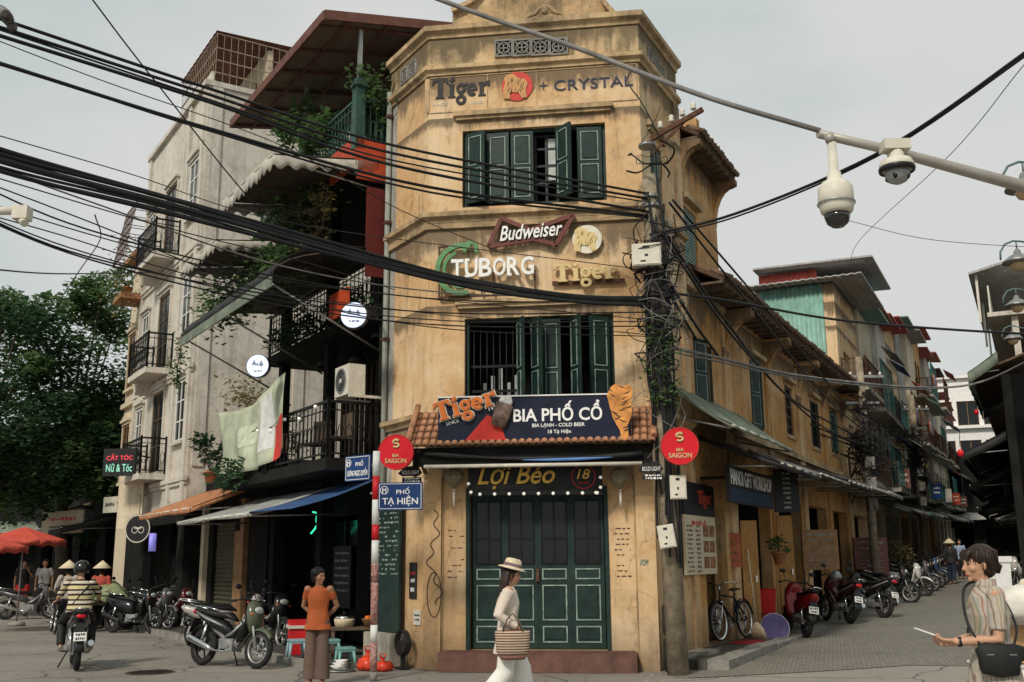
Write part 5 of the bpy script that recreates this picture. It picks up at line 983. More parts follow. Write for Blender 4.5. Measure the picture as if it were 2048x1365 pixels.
# hanging signs of the left street
nk = mat('pink_red_neon', (.75, .06, .08), .4, emit=.5); ng = mat('mint_neon', (.25, .6, .45), .4, emit=.4)
s = signbox('black hair salon sign with red and mint lettering beside balcony', LF, LF.hit(240, 925, -1.5)[0], -1.5, LF.hit(240, 925, -1.5)[1], .95, .75, M['blackp'], [('CẮT TÓC', .8, (.3, .25), nk), ('Nữ & Tóc', .8, (.7, .3), ng)], rz=R(50)); obj('bracket', MB().box(.3, .35, .031, 1.0, .2, .24), M['blacki'], s)
s = signbox('tall cream lightbox board below the salon sign', LF, LF.hit(262, 1000, -1.0)[0], -1.0, LF.hit(262, 1000, -1.0)[1], .75, 1.6, M['cream2'], [], rz=R(48)); obj('bracket', MB().box(.1, .15, .031, .9, .3, .34), M['blacki'], s)
x, z = LF.hit(277, 1058, -1.4); t_ = thing('round_shop_sign', 'black round bike shop sign with pale ring hung from awning', 'sign', LF.m @ TR(x, -1.4, z, R(45))); r = .36; b = MB(); b.lathe([(r, .04), (r, -.04)], 28, axis='y', smooth=False); obj('disc', b, M['blackp'], t_); b = MB(); annulus(b, 0, 0, r*.9, r*.97, 0, 2*PI, -.046, -.041, 28); annulus(b, -.08, -.03, .07, .085, 0, 2*PI, -.046, -.041, 14); annulus(b, .1, -.03, .07, .085, 0, 2*PI, -.046, -.041, 14); b.box(-.08, .1, -.0455, -.0411, 0, .03); obj('bike_mark', b, M['offw'], t_); annulus(b, 0, 0, .19, .235, R(30), R(150), -.046, -.041, 9) if False else None; b = MB(); b.tube([(0, 0, r), (0, 0, r+.5)], .01, 5); obj('cord', b, M['cable'], t_)
signbox('pale yellow shop board above the red umbrella', LF, LF.hit(125, 1045, -1.5)[0], -1.5, LF.hit(125, 1045, -1.5)[1], 2.6, .75, M['cream2'], [('~', .7, (.35, .2), scar), ('~', .6, (.7, .15), M['wood'])], rz=R(20), name='shop_sign')
signbox('small white board high under the tree', LF, LF.hit(222, 1010, -.6)[0], -.6, LF.hit(222, 1010, -.6)[1], .8, .5, M['offw'], [('~', .7, (.5, .3), ink)], rz=R(20))
def barber(px, py, off):
    x, z = LF.hit(px, py, off); t_ = thing('barber_light', 'small violet barber lamp hanging by the bike sign', 'lamp', LF.m @ TR(x, off, z)); b = MB(); b.lathe([(.09, -.22), (.09, .22)], 12); obj('lamp_glass', b, mat('violet_light', (.22, .2, .6), .4, emit=.5), t_); b = MB(); b.tube([(0, 0, .22), (0, 0, .8)], .01, 5); obj('cord', b, M['cable'], t_)
barber(305, 1085, -1.1)
# red umbrellas
def umbrella(px, py, dist, r, label, m=None):
    p = at_y(px, py, dist); g = gz(p.x); t_ = thing('market_umbrella', label, 'umbrella', V((p.x, p.y, g)), 'red street umbrellas'); h = p.z-g
    b = MB(); n = 8; b.add([(0, 0, h)]+[(r*math.cos(2*PI*k/n), r*math.sin(2*PI*k/n), h-r*.32) for k in range(n)]+[(0, 0, h-.03)]+[(r*.98*math.cos(2*PI*k/n), r*.98*math.sin(2*PI*k/n), h-r*.32-.012) for k in range(n)], [(0, 1+k, 1+(k+1) % n) for k in range(n)]+[(n+1, n+2+(k+1) % n, n+2+k) for k in range(n)]); obj('canopy_cloth', b, m or mat('umbrella_red', (.50, .07, .045), .7, var=.15), t_)
    for k in range(n):
        a0, a1 = 2*PI*k/n, 2*PI*(k+1)/n; b = MB(); b.sheet(lambda u, v: (r*1.001*(math.cos(a0)*(1-u)+math.cos(a1)*u), r*1.001*(math.sin(a0)*(1-u)+math.sin(a1)*u), h-r*.32-.0-v*.17*(.8+.2*math.cos(u*12))), 4, 1, .005); obj('valance', b, mat('umbrella_valance', (.46, .08, .05), .7, var=.3, sc=14) if k == 0 else bpy.data.materials['umbrella_valance'], t_)
    b = MB(); b.tube([(0, 0, 0), (0, 0, h-.02)], .022, 8); obj('mast', b, M['steel'], t_); b = MB(); b.lathe([(.22, 0), (.22, .08), (.05, .12)], 14); obj('foot', b, M['concrete'], t_)
umbrella(50, 1054, 28, 1.12, 'red street umbrella with printed valance over the left walkers'); umbrella(-35, 1064, 25, 1.1, 'red street umbrella cut by the left picture edge')
# street tree
def tree(px, dist, h, cr, label, n, rn, name='street_tree', m='leafd', off=(0, 0), trunk=.24, low=.34, sz=.2):
    d = ray(px, 1120); x = d.x/d.y*dist; t_ = thing(name, label, 'tree', V((x, dist, gz(x)))); b = MB(); f_ = MB()
    top = V((off[0], off[1], h*.6)); b.tube([(0, 0, -.1), (.1, .05, h*.15), (-.05, 0, h*.3), (.1, .1, h*.45), top], [trunk*1.3, trunk, trunk*.85, trunk*.7, trunk*.4], 10)
    cl_ = []
    for k in range(30):
        a = k*2.4+rn.uniform(-.3, .3); e = rn.uniform(.05, 1); z0 = h*rn.uniform(.3, .55); tip = V((cr*math.cos(a)*math.sqrt(e)*rn.uniform(.6, 1), cr*math.sin(a)*math.sqrt(e)*rn.uniform(.6, 1), h*(low+(1-low)*rn.random()**.8*(1.06-.35*e)))); cl_.append(tip)
        base = V((0, 0, z0)); mid = base.lerp(tip, .5)+V((0, 0, .25)); b.tube([base, mid, tip], [trunk*.4, trunk*.22, trunk*.06], 6)
    obj('trunk', b, M['bark'], t_)
    for tip in cl_:
        for _ in range(3):
            c = tip+V((rn.gauss(0, cr*.14), rn.gauss(0, cr*.14), rn.gauss(0, h*.035))); rr = cr*rn.uniform(.16, .3)
            leaves(f_, c, (rr, rr, rr*.75), n//90, sz, rn, .3)
    obj('crown', f_, M[m], t_); return t_
tree(118, 36, 11.2, 3.9, 'large dark green street tree rising at the left picture edge', 34000, random.Random(4), m='leaf')
tree(-60, 33, 10.4, 3.6, 'second street tree mostly beyond the left picture edge', 16000, random.Random(9))
tree(215, 40, 8.2, 2.6, 'smaller dark tree growing behind the buff house', 9000, random.Random(12))
# ------------------------------------------------------------------ right street: yellow row
rn = random.Random(21)
RFm = RF.m
WG = thing('yellow_wing', 'orange yellow rear wing of corner house with tiled eaves and corbels', 'building', RFm.copy())
wD = (2.45, 3.5, 4.2, 5.45); wA = (2.2, 3.0, 6.75, 7.85)
obj('front_wall', MB().wall(2.005, 4.45, 0, 9.25, [wD, wA, (2.6, 4.0, .16, 2.5)], y0=.02, t=.25), M['org'], WG)
obj('end_wall', MB().box(4.25, 4.448, .271, 3.5, 0, 10.4), M['org'], WG)
b = MB(); b.sheet(lambda u, v: (2.01+2.5*u, -.4+3.6*v, 9.08+2.2*v+.012*math.sin(u*120)), 80, 6, .06); kind(obj('tile_roof', b, M['tiled'], WG), 'stuff') if False else obj('tile_roof', b, M['tiled'], WG)
tb = MB(); tb.smooth = True; tb.tube([(0, -.02, 0), (0, .3, .16)], .05, 6); tbm = tb.mesh('eave_tile'); tbm.materials.append(M['tiled'])
for k in range(24): obj('eave_tile', tbm, M['tiled'], WG, TR(2.06+k*.104, -.45+rnd.uniform(-.02, .02), 9.1+rnd.uniform(-.01, .01)))
b = MB(); b.box(2.02, 4.5, -.36, .0, 8.98, 9.03); [b.bar((2.1+k*.3, -.38, 8.95), (2.1+k*.3, .01, 9.0), .06) for k in range(8)]; obj('eave_boards', b, M['wood'], WG)
def corbel(parent, x, y0, z1, dep, h, m, w_=.22):
    pr = [(y0, z1), (y0-dep, z1), (y0-dep, z1-h*.12), (y0-dep*.8, z1-h*.16)]+[(y0-dep*.8*(1-math.sin(a))-0, z1-h*.16-h*.84*(1-math.cos(a))) for a in [R(10+q*16) for q in range(6)]]
    b = MB(); n = len(pr); b.add([(x-w_/2, p[0], p[1]) for p in pr]+[(x+w_/2, p[0], p[1]) for p in pr], [tuple(range(n))[::-1], tuple(range(n, 2*n))]+[(i, (i+1) % n, (i+1) % n+n, i+n) for i in range(n)]); obj('corbel', b, m, parent)
corbel(WG, 4.36, .018, 8.97, .45, .9, M['org']); corbel(WG, 2.12, .018, 8.97, .42, .8, M['org'])
o = win(WG, wA[0], wA[1], wA[2], wA[3], .1, M['green'], 'dark', 2, 1, False)
b = MB(); [b.box(wA[0]+.04, wA[1]-.04, .04, .058, wA[2]+.05+k*.062, wA[2]+.09+k*.062) for k in range(17)]; obj('louvre', b, mat('faded_green_louvre', (.16, .24, .20), .6, var=.25), o)
b = MB(); b.box(wA[0]-.1, wA[1]+.1, -.1, .019, wA[3]+.1, wA[3]+.2); obj('window_hood', b, M['trim'], WG); obj('string_course', MB().box(2.01, 4.46, -.07, .019, 6.3, 6.42), M['trim'], WG)
o = win(WG, *wD, .1, M['green'], 'dark', 2, 2, True); shutter(o, wD[1], -.01, wD[2], wD[3], .45, R(28), None, False); shutter(o, wD[0]+.02, .03, wD[2], wD[3], .42, R(-20), None)
obj('shop_interior', MB().box(2.3, 4.25, 1.2, 1.3, .1, 2.6), M['dark'], WG)
# first row house: stained parapet, tile eaves, arches of shadow under the corbels
RZ = .28
ROW = thing('yellow_row_house', 'two storey orange yellow shophouse row with moulded brackets under old tile eaves', 'building', RFm.copy())
ops = [(4.9+3.35*k, 7.6+3.35*k, .0, 2.9) for k in range(4)]; wn = [(6.5, 7.55, 4.3, 5.75), (9.9, 10.75, 4.5, 5.7), (13.0, 14.0, 4.5, 5.75), (15.9, 16.9, 4.6, 5.8)]
obj('front_wall', MB().wall(4.455, 18.2, 0, 7.0, ops+wn, y0=.02, t=.25), M['org'], ROW)
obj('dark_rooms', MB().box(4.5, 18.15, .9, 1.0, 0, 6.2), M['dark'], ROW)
obj('end_wall', MB().box(18.0, 18.2, .271, 4, 0, 7.6), M['org'], ROW)
b = MB(); b.sheet(lambda u, v: (2.4+15.9*u, -.62+4*v, 6.45+RZ*u+2.2*v+.015*math.sin(u*600)), 300, 5, .07); obj('tile_roof', b, M['tiled'], ROW)
for k in range(150): obj('eave_tile', tbm, M['tiled'], ROW, TR(2.45+k*.1055, -.68+rnd.uniform(-.03, .03), 6.47+RZ*k/150+rnd.uniform(-.012, .012)))
b = MB(); b.bar((2.4, -.3, 6.38), (18.3, -.3, 6.38+RZ), .56, .04); [b.bar((2.6+k*.5, -.6, 6.33+RZ*k/32), (2.6+k*.5, .015, 6.36+RZ*k/32), .06) for k in range(32)]; obj('eave_boards', b, M['wood'], ROW)
for k, x in enumerate((4.6, 8.0, 11.4, 14.8, 18.05)): corbel(ROW, x, .018, 6.36+RZ*k/5, .58, 1.25, M['org'], .3)
b = MB(); b.wall(4.5, 9.0, 7.4, 8.15, y0=.95, t=.2); obj('parapet_wall', b, M['yelp'], ROW)
for i, x in enumerate((4.55, 8.0, 11.4, 14.8)):
    b = MB(); b.box(x-.22, x+.22, -.03, .019, 0, 6.3); obj('pilaster', b, M['org' if i % 2 else 'yel'], ROW)
obj('string_course', MB().box(4.46, 18.2, -.09, .019, 3.95, 4.08), M['trim'], ROW)
for i, w_ in enumerate(wn):
    o = win(ROW, *w_, .1, M['green'] if i != 1 else M['wood'], 'dark', 2, 2 if i != 1 else 5, True)
    if i != 1:
        for s in (0, 1): shutter(o, w_[1] if s else w_[0], -.01, w_[2], w_[3], (w_[1]-w_[0])*.48, R(40) if s else R(-50), None, False if s else True) if i == 2 else shutter(o, w_[0]+.03 if not s else w_[1]-.03, .02, w_[2], w_[3], (w_[1]-w_[0])*.45, R(-12) if not s else R(14), None, bool(s))
    b = MB(); b.box(w_[0]-.12, w_[1]+.12, -.1, .019, w_[3]+.1, w_[3]+.2); obj('window_hood', b, M['trim'], ROW)
# pavement and kerb stones on the right
sw = MB(); sw.box(.25, 9.5, -.62, .6, -.1, .155); rp = obj('right_pavement', sw, M['walk'], None, RFm); kind(rp, 'structure')
for k in range(9): b = MB(); b.box(.26+k*1.03, .26+k*1.03+1.02, -.95, -.625, -.1, .165+.012*(k % 3)); obj('kerb_stone', b, M['stone'], rp)
for k, (x, y, w_, d_) in enumerate(((.35, -.3, .5, .4), (.95, -.45, .6, .35))): obj('loose_slab', MB().box(x, x+w_, y, y+d_, .156, .21), M['concrete'], rp)
# menu board, small signs on the right wall
x0, z1 = 1.15, 2.27; mb_ = thing('menu_board', 'cream food menu board with price column and dish photos on right wall', 'board', RFm @ TR(2.05, -.07, 1.82)); W_, H_ = 1.75, .95
obj('board', MB().box(-W_/2, W_/2, -.02, .02, -H_/2, H_/2), mat('menu_cream', (.56, .47, .34), .6, var=.08), mb_); put_text('BIA PHỐ CỔ', mb_, -.1, -.024, H_*.39, .8, .1, scar, ext=.003, off=.012)
food = mat('dish_photo', (.24, .11, .05), .6, var=.8, sc=18)
for i in range(2):
    for j in range(3): obj('dish_photo', MB().box(.12+i*.36, .42+i*.36, -.026, -.0205, -.38+j*.26, -.19+j*.26), food, mb_)
b = MB(); rnd_lines(b, -.8, -.45, -.42, .3, 11, rn, -.0205, .03, .9, .08); rnd_lines(b, -.3, -.05, -.42, .3, 11, rn, -.0205, .04, 1, .07); kind(obj('price_list', b, mat('menu_ink', (.10, .05, .035), .7), mb_), 'stuff')
s = thing('dark_beer_sign', 'dark beer sign with small red slab letters above the menu board', 'sign', RFm @ TR(2.05, -.07, 2.56)); obj('board', MB().box(-.88, .88, -.02, .02, -.26, .27), M['blackp'], s); place_word(s, -.1, -.021, -.06, .75, mat('dull_red', (.33, .045, .03), .6), .02)
# fabric awning by the pole and shop awnings
awning('pale grey green fabric awning stretched beside the utility pole', RF, 1.0, 5.4, -.0, 4.4, -1.0, 3.66, 'awngr', drop=.05, sag_=.08)
g_ = ['awnk', 'tin', 'awnk', 'tin', 'awng']; lbs = ['black lean-to awning over the gift shop sign', 'rusty tin awning second from the corner on the right street', 'dark awning at the middle of the yellow row', 'tin awning at the far end of the yellow row', 'grey awning below the green tin house']
for k in range(5):
    x = 2.5+k*3.45; awning(lbs[k], RF, x, x+3.4, .0, 3.72+.07*k, -1.4, 3.16+.07*k, g_[k], drop=.1 if k % 2 == 0 else .03, sag_=.02)
s = signbox('black gift shop board with tall white capitals under the lean-to awning', RF, 3.75, -.55, 2.83, 3.2, .62, M['awnk'], [('HANOI GIFT WORKSHOP', .92, (.3, .42), whitel), ('~', .4, (.68, .12), whitel), ('~', .3, (.84, .1), M['redl'])]); obj('blue_panel', MB().box(-1.5, 1.5, -.0335, -.0305, -.28, -.06), mat('deep_blue_panel', (.01, .03, .07), .5), s); obj('bracket', MB().box(-1.3, -1.25, .031, .54, .1, .15), M['blacki'], s)
s = signbox('narrow black vertical sign next to the gift shop board', RF, 5.75, -.75, 2.9, .5, .85, M['blackp'], [('~', .3, (.12+.11*q, .06), M['steel']) for q in range(8)], rz=R(-60)); obj('bracket', MB().box(-.1, -.05, .031, .7, .3, .34), M['blacki'], s)
for (px, py, w_, h, lb, mm, tx) in ((1640, 1100, .9, .9, 'brown framed menu easel in front of a dark shop', M['wood2'], 'MENU'), (1742, 1115, 1.1, 1.15, 'maroon edged price board with pale lettering outside the bar', mat('maroon_board', (.16, .06, .05), .6), 'HAPPY HOUR')):
    x, z = RF.hit(px, py, -.6); s = signbox(lb, RF, x, -.6, z, w_, h, mm, [('~', .8, (.12, .09), M['stone']), ('~', .7, (.27, .07), M['stone'])]+[('~', .75, (.4+.09*q, .035), M['stone']) for q in range(6)], rz=R(-50), name='menu_easel')
    for sx in (-.45, .45): b = MB(); b.bar((w_*sx, .02, -h/2), (w_*sx*1.1, .1, -z+gz(RF.w(x, -.6).x)), .035); obj('easel_leg', b, M['wood'], s)
# shop contents: orange doors, stacked things
for (x, z0, z1, w_, mm, lb) in ((4.75, .16, 2.3, .3, 'org', 'narrow open orange door leaf behind the long broom'), (7.85, .25, 2.5, .32, 'org', 'orange wooden door leaf propped beside the red scooter')):
    t_ = thing('door_leaf', lb, 'door', RFm @ TR(x, -.06, z0, R(-70))); obj('leaf', MB().box(0, w_, -.02, .02, 0, z1-z0), M[mm], t_); [obj('panel', MB().box(.08, w_-.08, -.028, -.0205, a, a+.7), M[mm], t_) for a in (.2, 1.1)]; obj('handle', MB().box(w_-.07, w_-.04, -.06, -.0285, 1.0, 1.12), M['chrome'], t_)
s = signbox('orange red printed panel hanging in the gift shop doorway', RF, 4.2, .1, 1.75, .6, .62, mat('orange_panel', (.42, .11, .05), .6, var=.2), [('WAY', .7, (.3, .22), M['org']), ('~', .7, (.6, .14), M['org']), ('~', .6, (.8, .1), M['org'])], rz=R(-50))
# green tin clad house behind the row
TH = thing('tin_house', 'tall narrow house clad in pale green corrugated sheet above the tile row', 'building', RF.shift(18.25).m.copy()); zt0 = RF.hit(1668, 568)[1]
PF_ = Fr(tuple(RF.w(18.25, 0)), RF.y*-1)      # plane facing the camera: x outward
wl = PF_.hit(1522, 640)[0]
b = MB(); n = int(abs(wl)/.16)
b.sheet(lambda u, v: (-.03*abs(math.sin(u*n*PI)), .35+(-wl-.35)*u, 5.5+(zt0-5.5)*v), n*6, 1, .01); obj('tin_cladding', b, M['tingr'], TH)
obj('front_wall', MB().wall(.0, 4.2, .3, zt0-.02, [(1.0, 2.0, 4.2, 5.8), (2.5, 3.4, 4.2, 5.8), (1.0, 2.4, 6.9, 8.2), (.6, 3.6, .3, 2.9)], y0=0, t=.34), M['yel'], TH)
obj('side_wall', MB().box(.02, .2, .345, -wl, .3, 5.6), M['org'], TH); obj('rear_wall', MB().box(.02, 4.2, -wl, -wl+.2, .3, zt0-.05), M['grey'], TH); obj('end_wall', MB().box(4.0, 4.2, .345, -wl, .3, zt0-.05), M['grey'], TH); obj('room_dark', MB().box(.25, 3.95, 1.2, 1.3, .3, zt0), M['dark'], TH)
b = MB(); b.sheet(lambda u, v: (-.5+5.2*v, -.95+(-wl+1.2)*u, zt0+.06+.015*math.sin(u*90)), 60, 2, .04); obj('tin_roof', b, M['tin'], TH)
b = MB(); b.sheet(lambda u, v: (.05-.02*abs(math.sin(u*40)), .5+(-wl-.5)*u, zt0+.14+.38*v), 80, 1, .01); obj('red_tin_strip', b, M['tinred'], TH); b = MB(); b.sheet(lambda u, v: (-.4+4.6*v, -1.3+(-wl+1.4)*u, zt0+.58+.06*u), 10, 2, .06); obj('upper_roof', b, M['tin'], TH)
for z in (3.9, 6.9): obj('balcony_slab', MB().box(.3, 3.9, -.8, -.001, z-.15, z), M['greyb'], TH); railing(TH, (.35, -.75), (3.85, -.75), z, .9, M['rust'], 18); railing(TH, (.35, -.75), (.35, -.03), z, .9, M['rust'], 4)
# far houses on the left side of the right street
PAL = ['cream2', 'greyb', 'cream', 'yel', 'grey', 'cream2', 'org', 'greyb', 'cream', 'grey', 'cream2', 'greyb', 'cream']
SK = [(1640, 580), (1690, 600), (1735, 628), (1790, 655), (1845, 705), (1870, 770), (1890, 840), (1925, 900)]
def sky_h(x):
    q = cam.matrix_world.inverted() @ (RF.m @ V((x+1.5, 0, 9))); px = 1024+2048*q.x/-q.z
    for (a, b), (c, d) in zip(SK, SK[1:]):
        if a <= px <= c: return RF.hit(px, b+(d-b)*(px-a)/(c-a))[1]
    return 10
x = 22.6; hs = [8.6, 7.4, 9.2, 8.0, 10.6, 8.2, 9.4, 8.8, 10.8, 9.0, 9.6]
FD = ['with brown shutters right beyond the tin house', 'with rusty balcony grille second beyond the tin house', 'with green roof sheet third beyond the tin house', 'fourth beyond the tin house with tarpaulin', 'tall and narrow in the middle distance', 'with clothes line balcony in the middle distance', 'with tin lean-to farther down', 'with grey cage balconies farther down', 'tall pale one near the street end', 'small one near the street end', 'last one at the street end', 'tucked behind the last one', 'closing the row where the street bends']
cloths = [mat('cloth_%d' % i, c, .9, var=.2) for i, c in enumerate(((.5, .12, .06), (.5, .48, .45), (.08, .12, .3), (.45, .3, .1), (.3, .05, .07)))]
for i in range(13):
    wd = rn.uniform(2.8, 3.6); F2 = RF.shift(x); g = gz(F2.o.x); H_ = sky_h(x)-g+rn.uniform(-.5, .4); base = F2.m @ Matrix.Translation((0, 0, g)); y0 = rn.uniform(-.15, .15)
    t_ = thing('far_house', 'narrow '+{'cream2': 'buff', 'greyb': 'stained grey', 'cream': 'cream', 'yel': 'yellow', 'grey': 'grey', 'org': 'orange'}[PAL[i]]+' townhouse '+FD[i], 'building', base, 'townhouses down the right street'); m_ = M[PAL[i]]
    o1 = [(.3, wd-.3, 0, 2.7)]; wz = [3.5+2.8*k for k in range(int((H_-3.6)/2.8))]
    for z in wz: o1.append((.5, wd*.5-.1, z+.1, z+1.9)); o1.append((wd*.5+.15, wd-.45, z+.6, z+1.9))
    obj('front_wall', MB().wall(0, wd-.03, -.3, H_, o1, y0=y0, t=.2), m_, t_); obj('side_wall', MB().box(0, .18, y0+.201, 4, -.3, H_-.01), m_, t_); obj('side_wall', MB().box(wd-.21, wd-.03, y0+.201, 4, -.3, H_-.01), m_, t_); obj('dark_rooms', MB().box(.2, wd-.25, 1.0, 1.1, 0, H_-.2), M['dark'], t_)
    b = MB(); rz_ = rn.uniform(.0, .5); b.sheet(lambda u, v: (-.15+(wd+.25)*u, y0-.7+5*v, H_+.1+rz_*v+.012*math.sin(u*80)), 40, 2, .05); obj('roof', b, M[rn.choice(['tin', 'tiled', 'tinred', 'tingr', 'tile'])], t_)
    for z in wz:
        d_ = rn.uniform(.5, 1.0); obj('balcony_slab', MB().box(.1, wd-.15, y0-d_, y0-.001, z-.14, z), M['greyb'], t_); railing(t_, (.12, y0-d_+.03), (wd-.17, y0-d_+.03), z, rn.choice([.85, .9, 1.7]), M[rn.choice(['rust', 'blacki', 'teal'])], 14, scroll=False); railing(t_, (.12, y0-d_+.03), (.12, y0-.03), z, .85, M['rust'], 3, scroll=False)
        win(t_, .5, wd*.5-.1, z+.1, z+1.9, y0+.08, M[rn.choice(['wood', 'green', 'wood2', 'teal'])], 'glass', 2, 3, False); win(t_, wd*.5+.15, wd-.45, z+.6, z+1.9, y0+.08, M[rn.choice(['wood', 'green', 'white'])], 'glass', 2, 2, False)
        if rn.random() < .6: b = MB(); b.sheet(lambda u, v: (.2+(wd-.6)*u, y0-d_-.5*v, z+2.2-.35*v+.02*math.sin(u*30)), 14, 2, .02); obj('lean_to', b, M[rn.choice(['tin', 'awngr', 'tingr', 'awnb', 'tinred'])], t_)
    if i in (3, 5, 6):
        for k in range(5): b = MB(); xx = .4+k*.5; b.sheet(lambda u, v: (xx+.36*u, y0-d_-.02+.03*math.sin(u*9), wz[-1]+1.1-.6*v), 4, 3, .01); obj('laundry', b, cloths[k], t_)
    F3 = RF.shift(x); awning('%s awning over the shop of the %s house beyond the tin house' % (['dark', 'grey', 'green', 'rusty', 'faded'][i % 5], ['first', 'second', 'third', 'fourth', 'fifth', 'sixth', 'seventh', 'eighth', 'ninth', 'tenth', 'eleventh', 'twelfth', 'thirteenth'][i]), F3, .1, wd-.15, y0, 3.25+g, -1.3, 2.75+g, ['awnk', 'tin', 'tingr', 'awng', 'awngr'][i % 5], drop=.15, struts=False)
    if i % 2 == 0 and i < 11:
        mm = [M['brown'], M['awnk'], M['blues'], M['offw'], M['orangered'], M['brown']][i//2]; s = signbox(['dull brown', 'black', 'blue', 'white', 'orange', 'darkest brown'][i//2]+' blade sign jutting from a far shop on the right street', F3, wd*.5, -1.0, 3.9+g, .42, .7, mm, [('~', .7, (.3, .15), creamy), ('~', .7, (.6, .15), creamy)], rz=R(-75), group='blade signs of far shops'); obj('bracket', MB().box(-.03, .03, .031, .9, .3, .34), M['blacki'], s)
    x += wd
# distant pale apartment block closing the street
p = at_y(1918, 1100, 76); AB = thing('apartment_block', 'pale modern apartment block closing the far end of right street', 'building', TR(p.x-1.6, 76, gz(p.x), R(-20)))
b = MB(); ops = [(.5+1.75*i, 1.95+1.75*i, 1.0+2.9*k, 2.8+2.9*k) for i in range(4) for k in range(4)]; obj('front_wall', MB().wall(0, 7.4, -.5, 13.2, ops, t=.3), M['white'], AB); obj('side_wall', MB().box(0, .3, .301, 6, -.5, 13.19), M['cream'], AB); obj('flat_roof', MB().box(-.2, 7.6, -.3, 6, 13.2, 13.4), M['white'], AB)
for o_ in ops: win(AB, *o_, .14, M['wood2'], 'glass', 2, 1, False)
for k in range(4): obj('balcony_band', MB().box(-.1, 7.5, -.35, -.001, .75+2.9*k, .95+2.9*k), M['white'], AB)

ES = thing('end_shops', 'dark low shops with awning closing the far right street', 'building', TR(p.x-5, 70, gz(p.x)-.5, R(-20))); obj('front_wall', MB().wall(0, 16, 0, 7.4, [(1.5+3*k, 2.8+3*k, 4.6, 6.2) for k in range(5)]+[(1+3*k, 3.2+3*k, 0, 2.6) for k in range(5)], t=.3), M['dark2'], ES); obj('interior', MB().box(0, 16, 1, 1.1, 0, 7.3), M['dark'], ES); b = MB(); b.sheet(lambda u, v: (16*u, -1.5*v-.0, 3.6-.5*v+.03*math.sin(u*50)), 40, 2, .03); obj('awning', b, M['awng'], ES)
# right hand side of the right street
SW_ = 4.5; q = RF.w(0, -SW_); RS = Fr((q.x, q.y), RF.x*-1)
def rsz(x): return gz(RS.w(x, 0).x)
RB = thing('dark_bar_row', 'dark two storey bar row along the right hand side of the street', 'building', RS.m.copy()); g = rsz(-25)
obj('front_wall', MB().wall(-50, -19, -.2, 6.3+g, [(-48+4.8*k, -44+4.8*k, -.2, 2.8+g) for k in range(6)], y0=.05, t=.25), M['dark2'], RB); obj('interior', MB().box(-50, -19, 1.2, 1.3, -.2, 6+g), M['dark'], RB); obj('end_wall', MB().box(-19.25, -19.001, .301, 5, -.2, 6.3+g), M['dark'], RB)
b = MB(); b.sheet(lambda u, v: (-50+31.2*u, -.75+4.5*v, 6.35+g+1.6*v+.015*math.sin(u*700)), 240, 3, .06); obj('roof', b, M['tiled'], RB)
RB2 = thing('roof_house', 'pale house with railed roof terrace over the right bar row', 'building', RS.m.copy()); zz = 7.1+g
obj('upper_wall', MB().wall(-33, -22, 6.5+g, zz+1.6, [(-32+2.4*k, -30.6+2.4*k, 7.0+g, 8.2+g) for k in range(4)], y0=.5, t=.2), M['cream'], RB2); obj('terrace_slab', MB().box(-33.2, -21.8, -.2, 4, zz+1.61, zz+1.75), M['cream'], RB2); railing(RB2, (-33, -.1), (-22, -.1), zz+1.75, .9, M['offw'], 40, scroll=False); b = MB(); b.add([(-33.4, -.6, zz+3.6), (-23, -.6, zz+3.6), (-23, 3, zz+4.4), (-33.4, 3, zz+4.4)], [(0, 1, 2, 3)]); b = MB(); b.sheet(lambda u, v: (-33.4+10.4*u, -.7+4*v, zz+3.5+.9*v), 4, 2, .08); obj('terrace_roof', b, M['tin'], RB2)
for xx in (-33, -28, -23.3): obj('roof_post', MB().box(xx-.04, xx+.04, -.5, -.42, zz+1.751, zz+3.5), M['offw'], RB2)
al = [(1935, 745, 9, .8, 'green grey tarpaulin awning highest on the right bar row', 'awngr', .4), (1925, 905, 9, 1.15, 'long black awning sloping over the right bars', 'awnk', .3), (1940, 970, 8, 1.15, 'black awning with white edge low on the right', 'awnk', .2), (1975, 905, 10, 1.0, 'second tier dark awning behind the long black one', 'awnk', .25), (1978, 1000, 12, .95, 'low dark awning far along the right bars', 'awng', .2)]
for (px, py, ln, e, lb, mm, dr) in al:
    xx, z = RS.hit(px, py, -e); awning(lb, RS, xx-ln, xx, .04, z+.55, -e, z, mm, drop=dr, sag_=.03)
s = RS.hit(2030, 1000, -.5); sg_ = signbox('dark red lit beer sign on the right bar row', RS, s[0], -.3, s[1], 2.6, .7, mat('deep_red', (.20, .015, .015), .5), [('BIA', .4, (.5, .5), goldl)])
for i, (px, py) in enumerate(((1953, 825), (1921, 907))):
    xx, z = RS.hit(px, py, -.95); t_ = thing('red_lantern', ('small red lantern on the tip of the upper awning', 'small red lantern on the tip of the black awning')[i], 'lantern', RS.m @ TR(xx, -.95, z)); b = MB(); b.lathe([(.03, .1), (.07, .06), (.085, 0), (.07, -.06), (.03, -.1)], 10); obj('lantern_body', b, M['redl'], t_); b = MB(); b.tube([(0, 0, .16), (0, .02, .5)], .008, 4); obj('cord', b, M['cable'], t_)

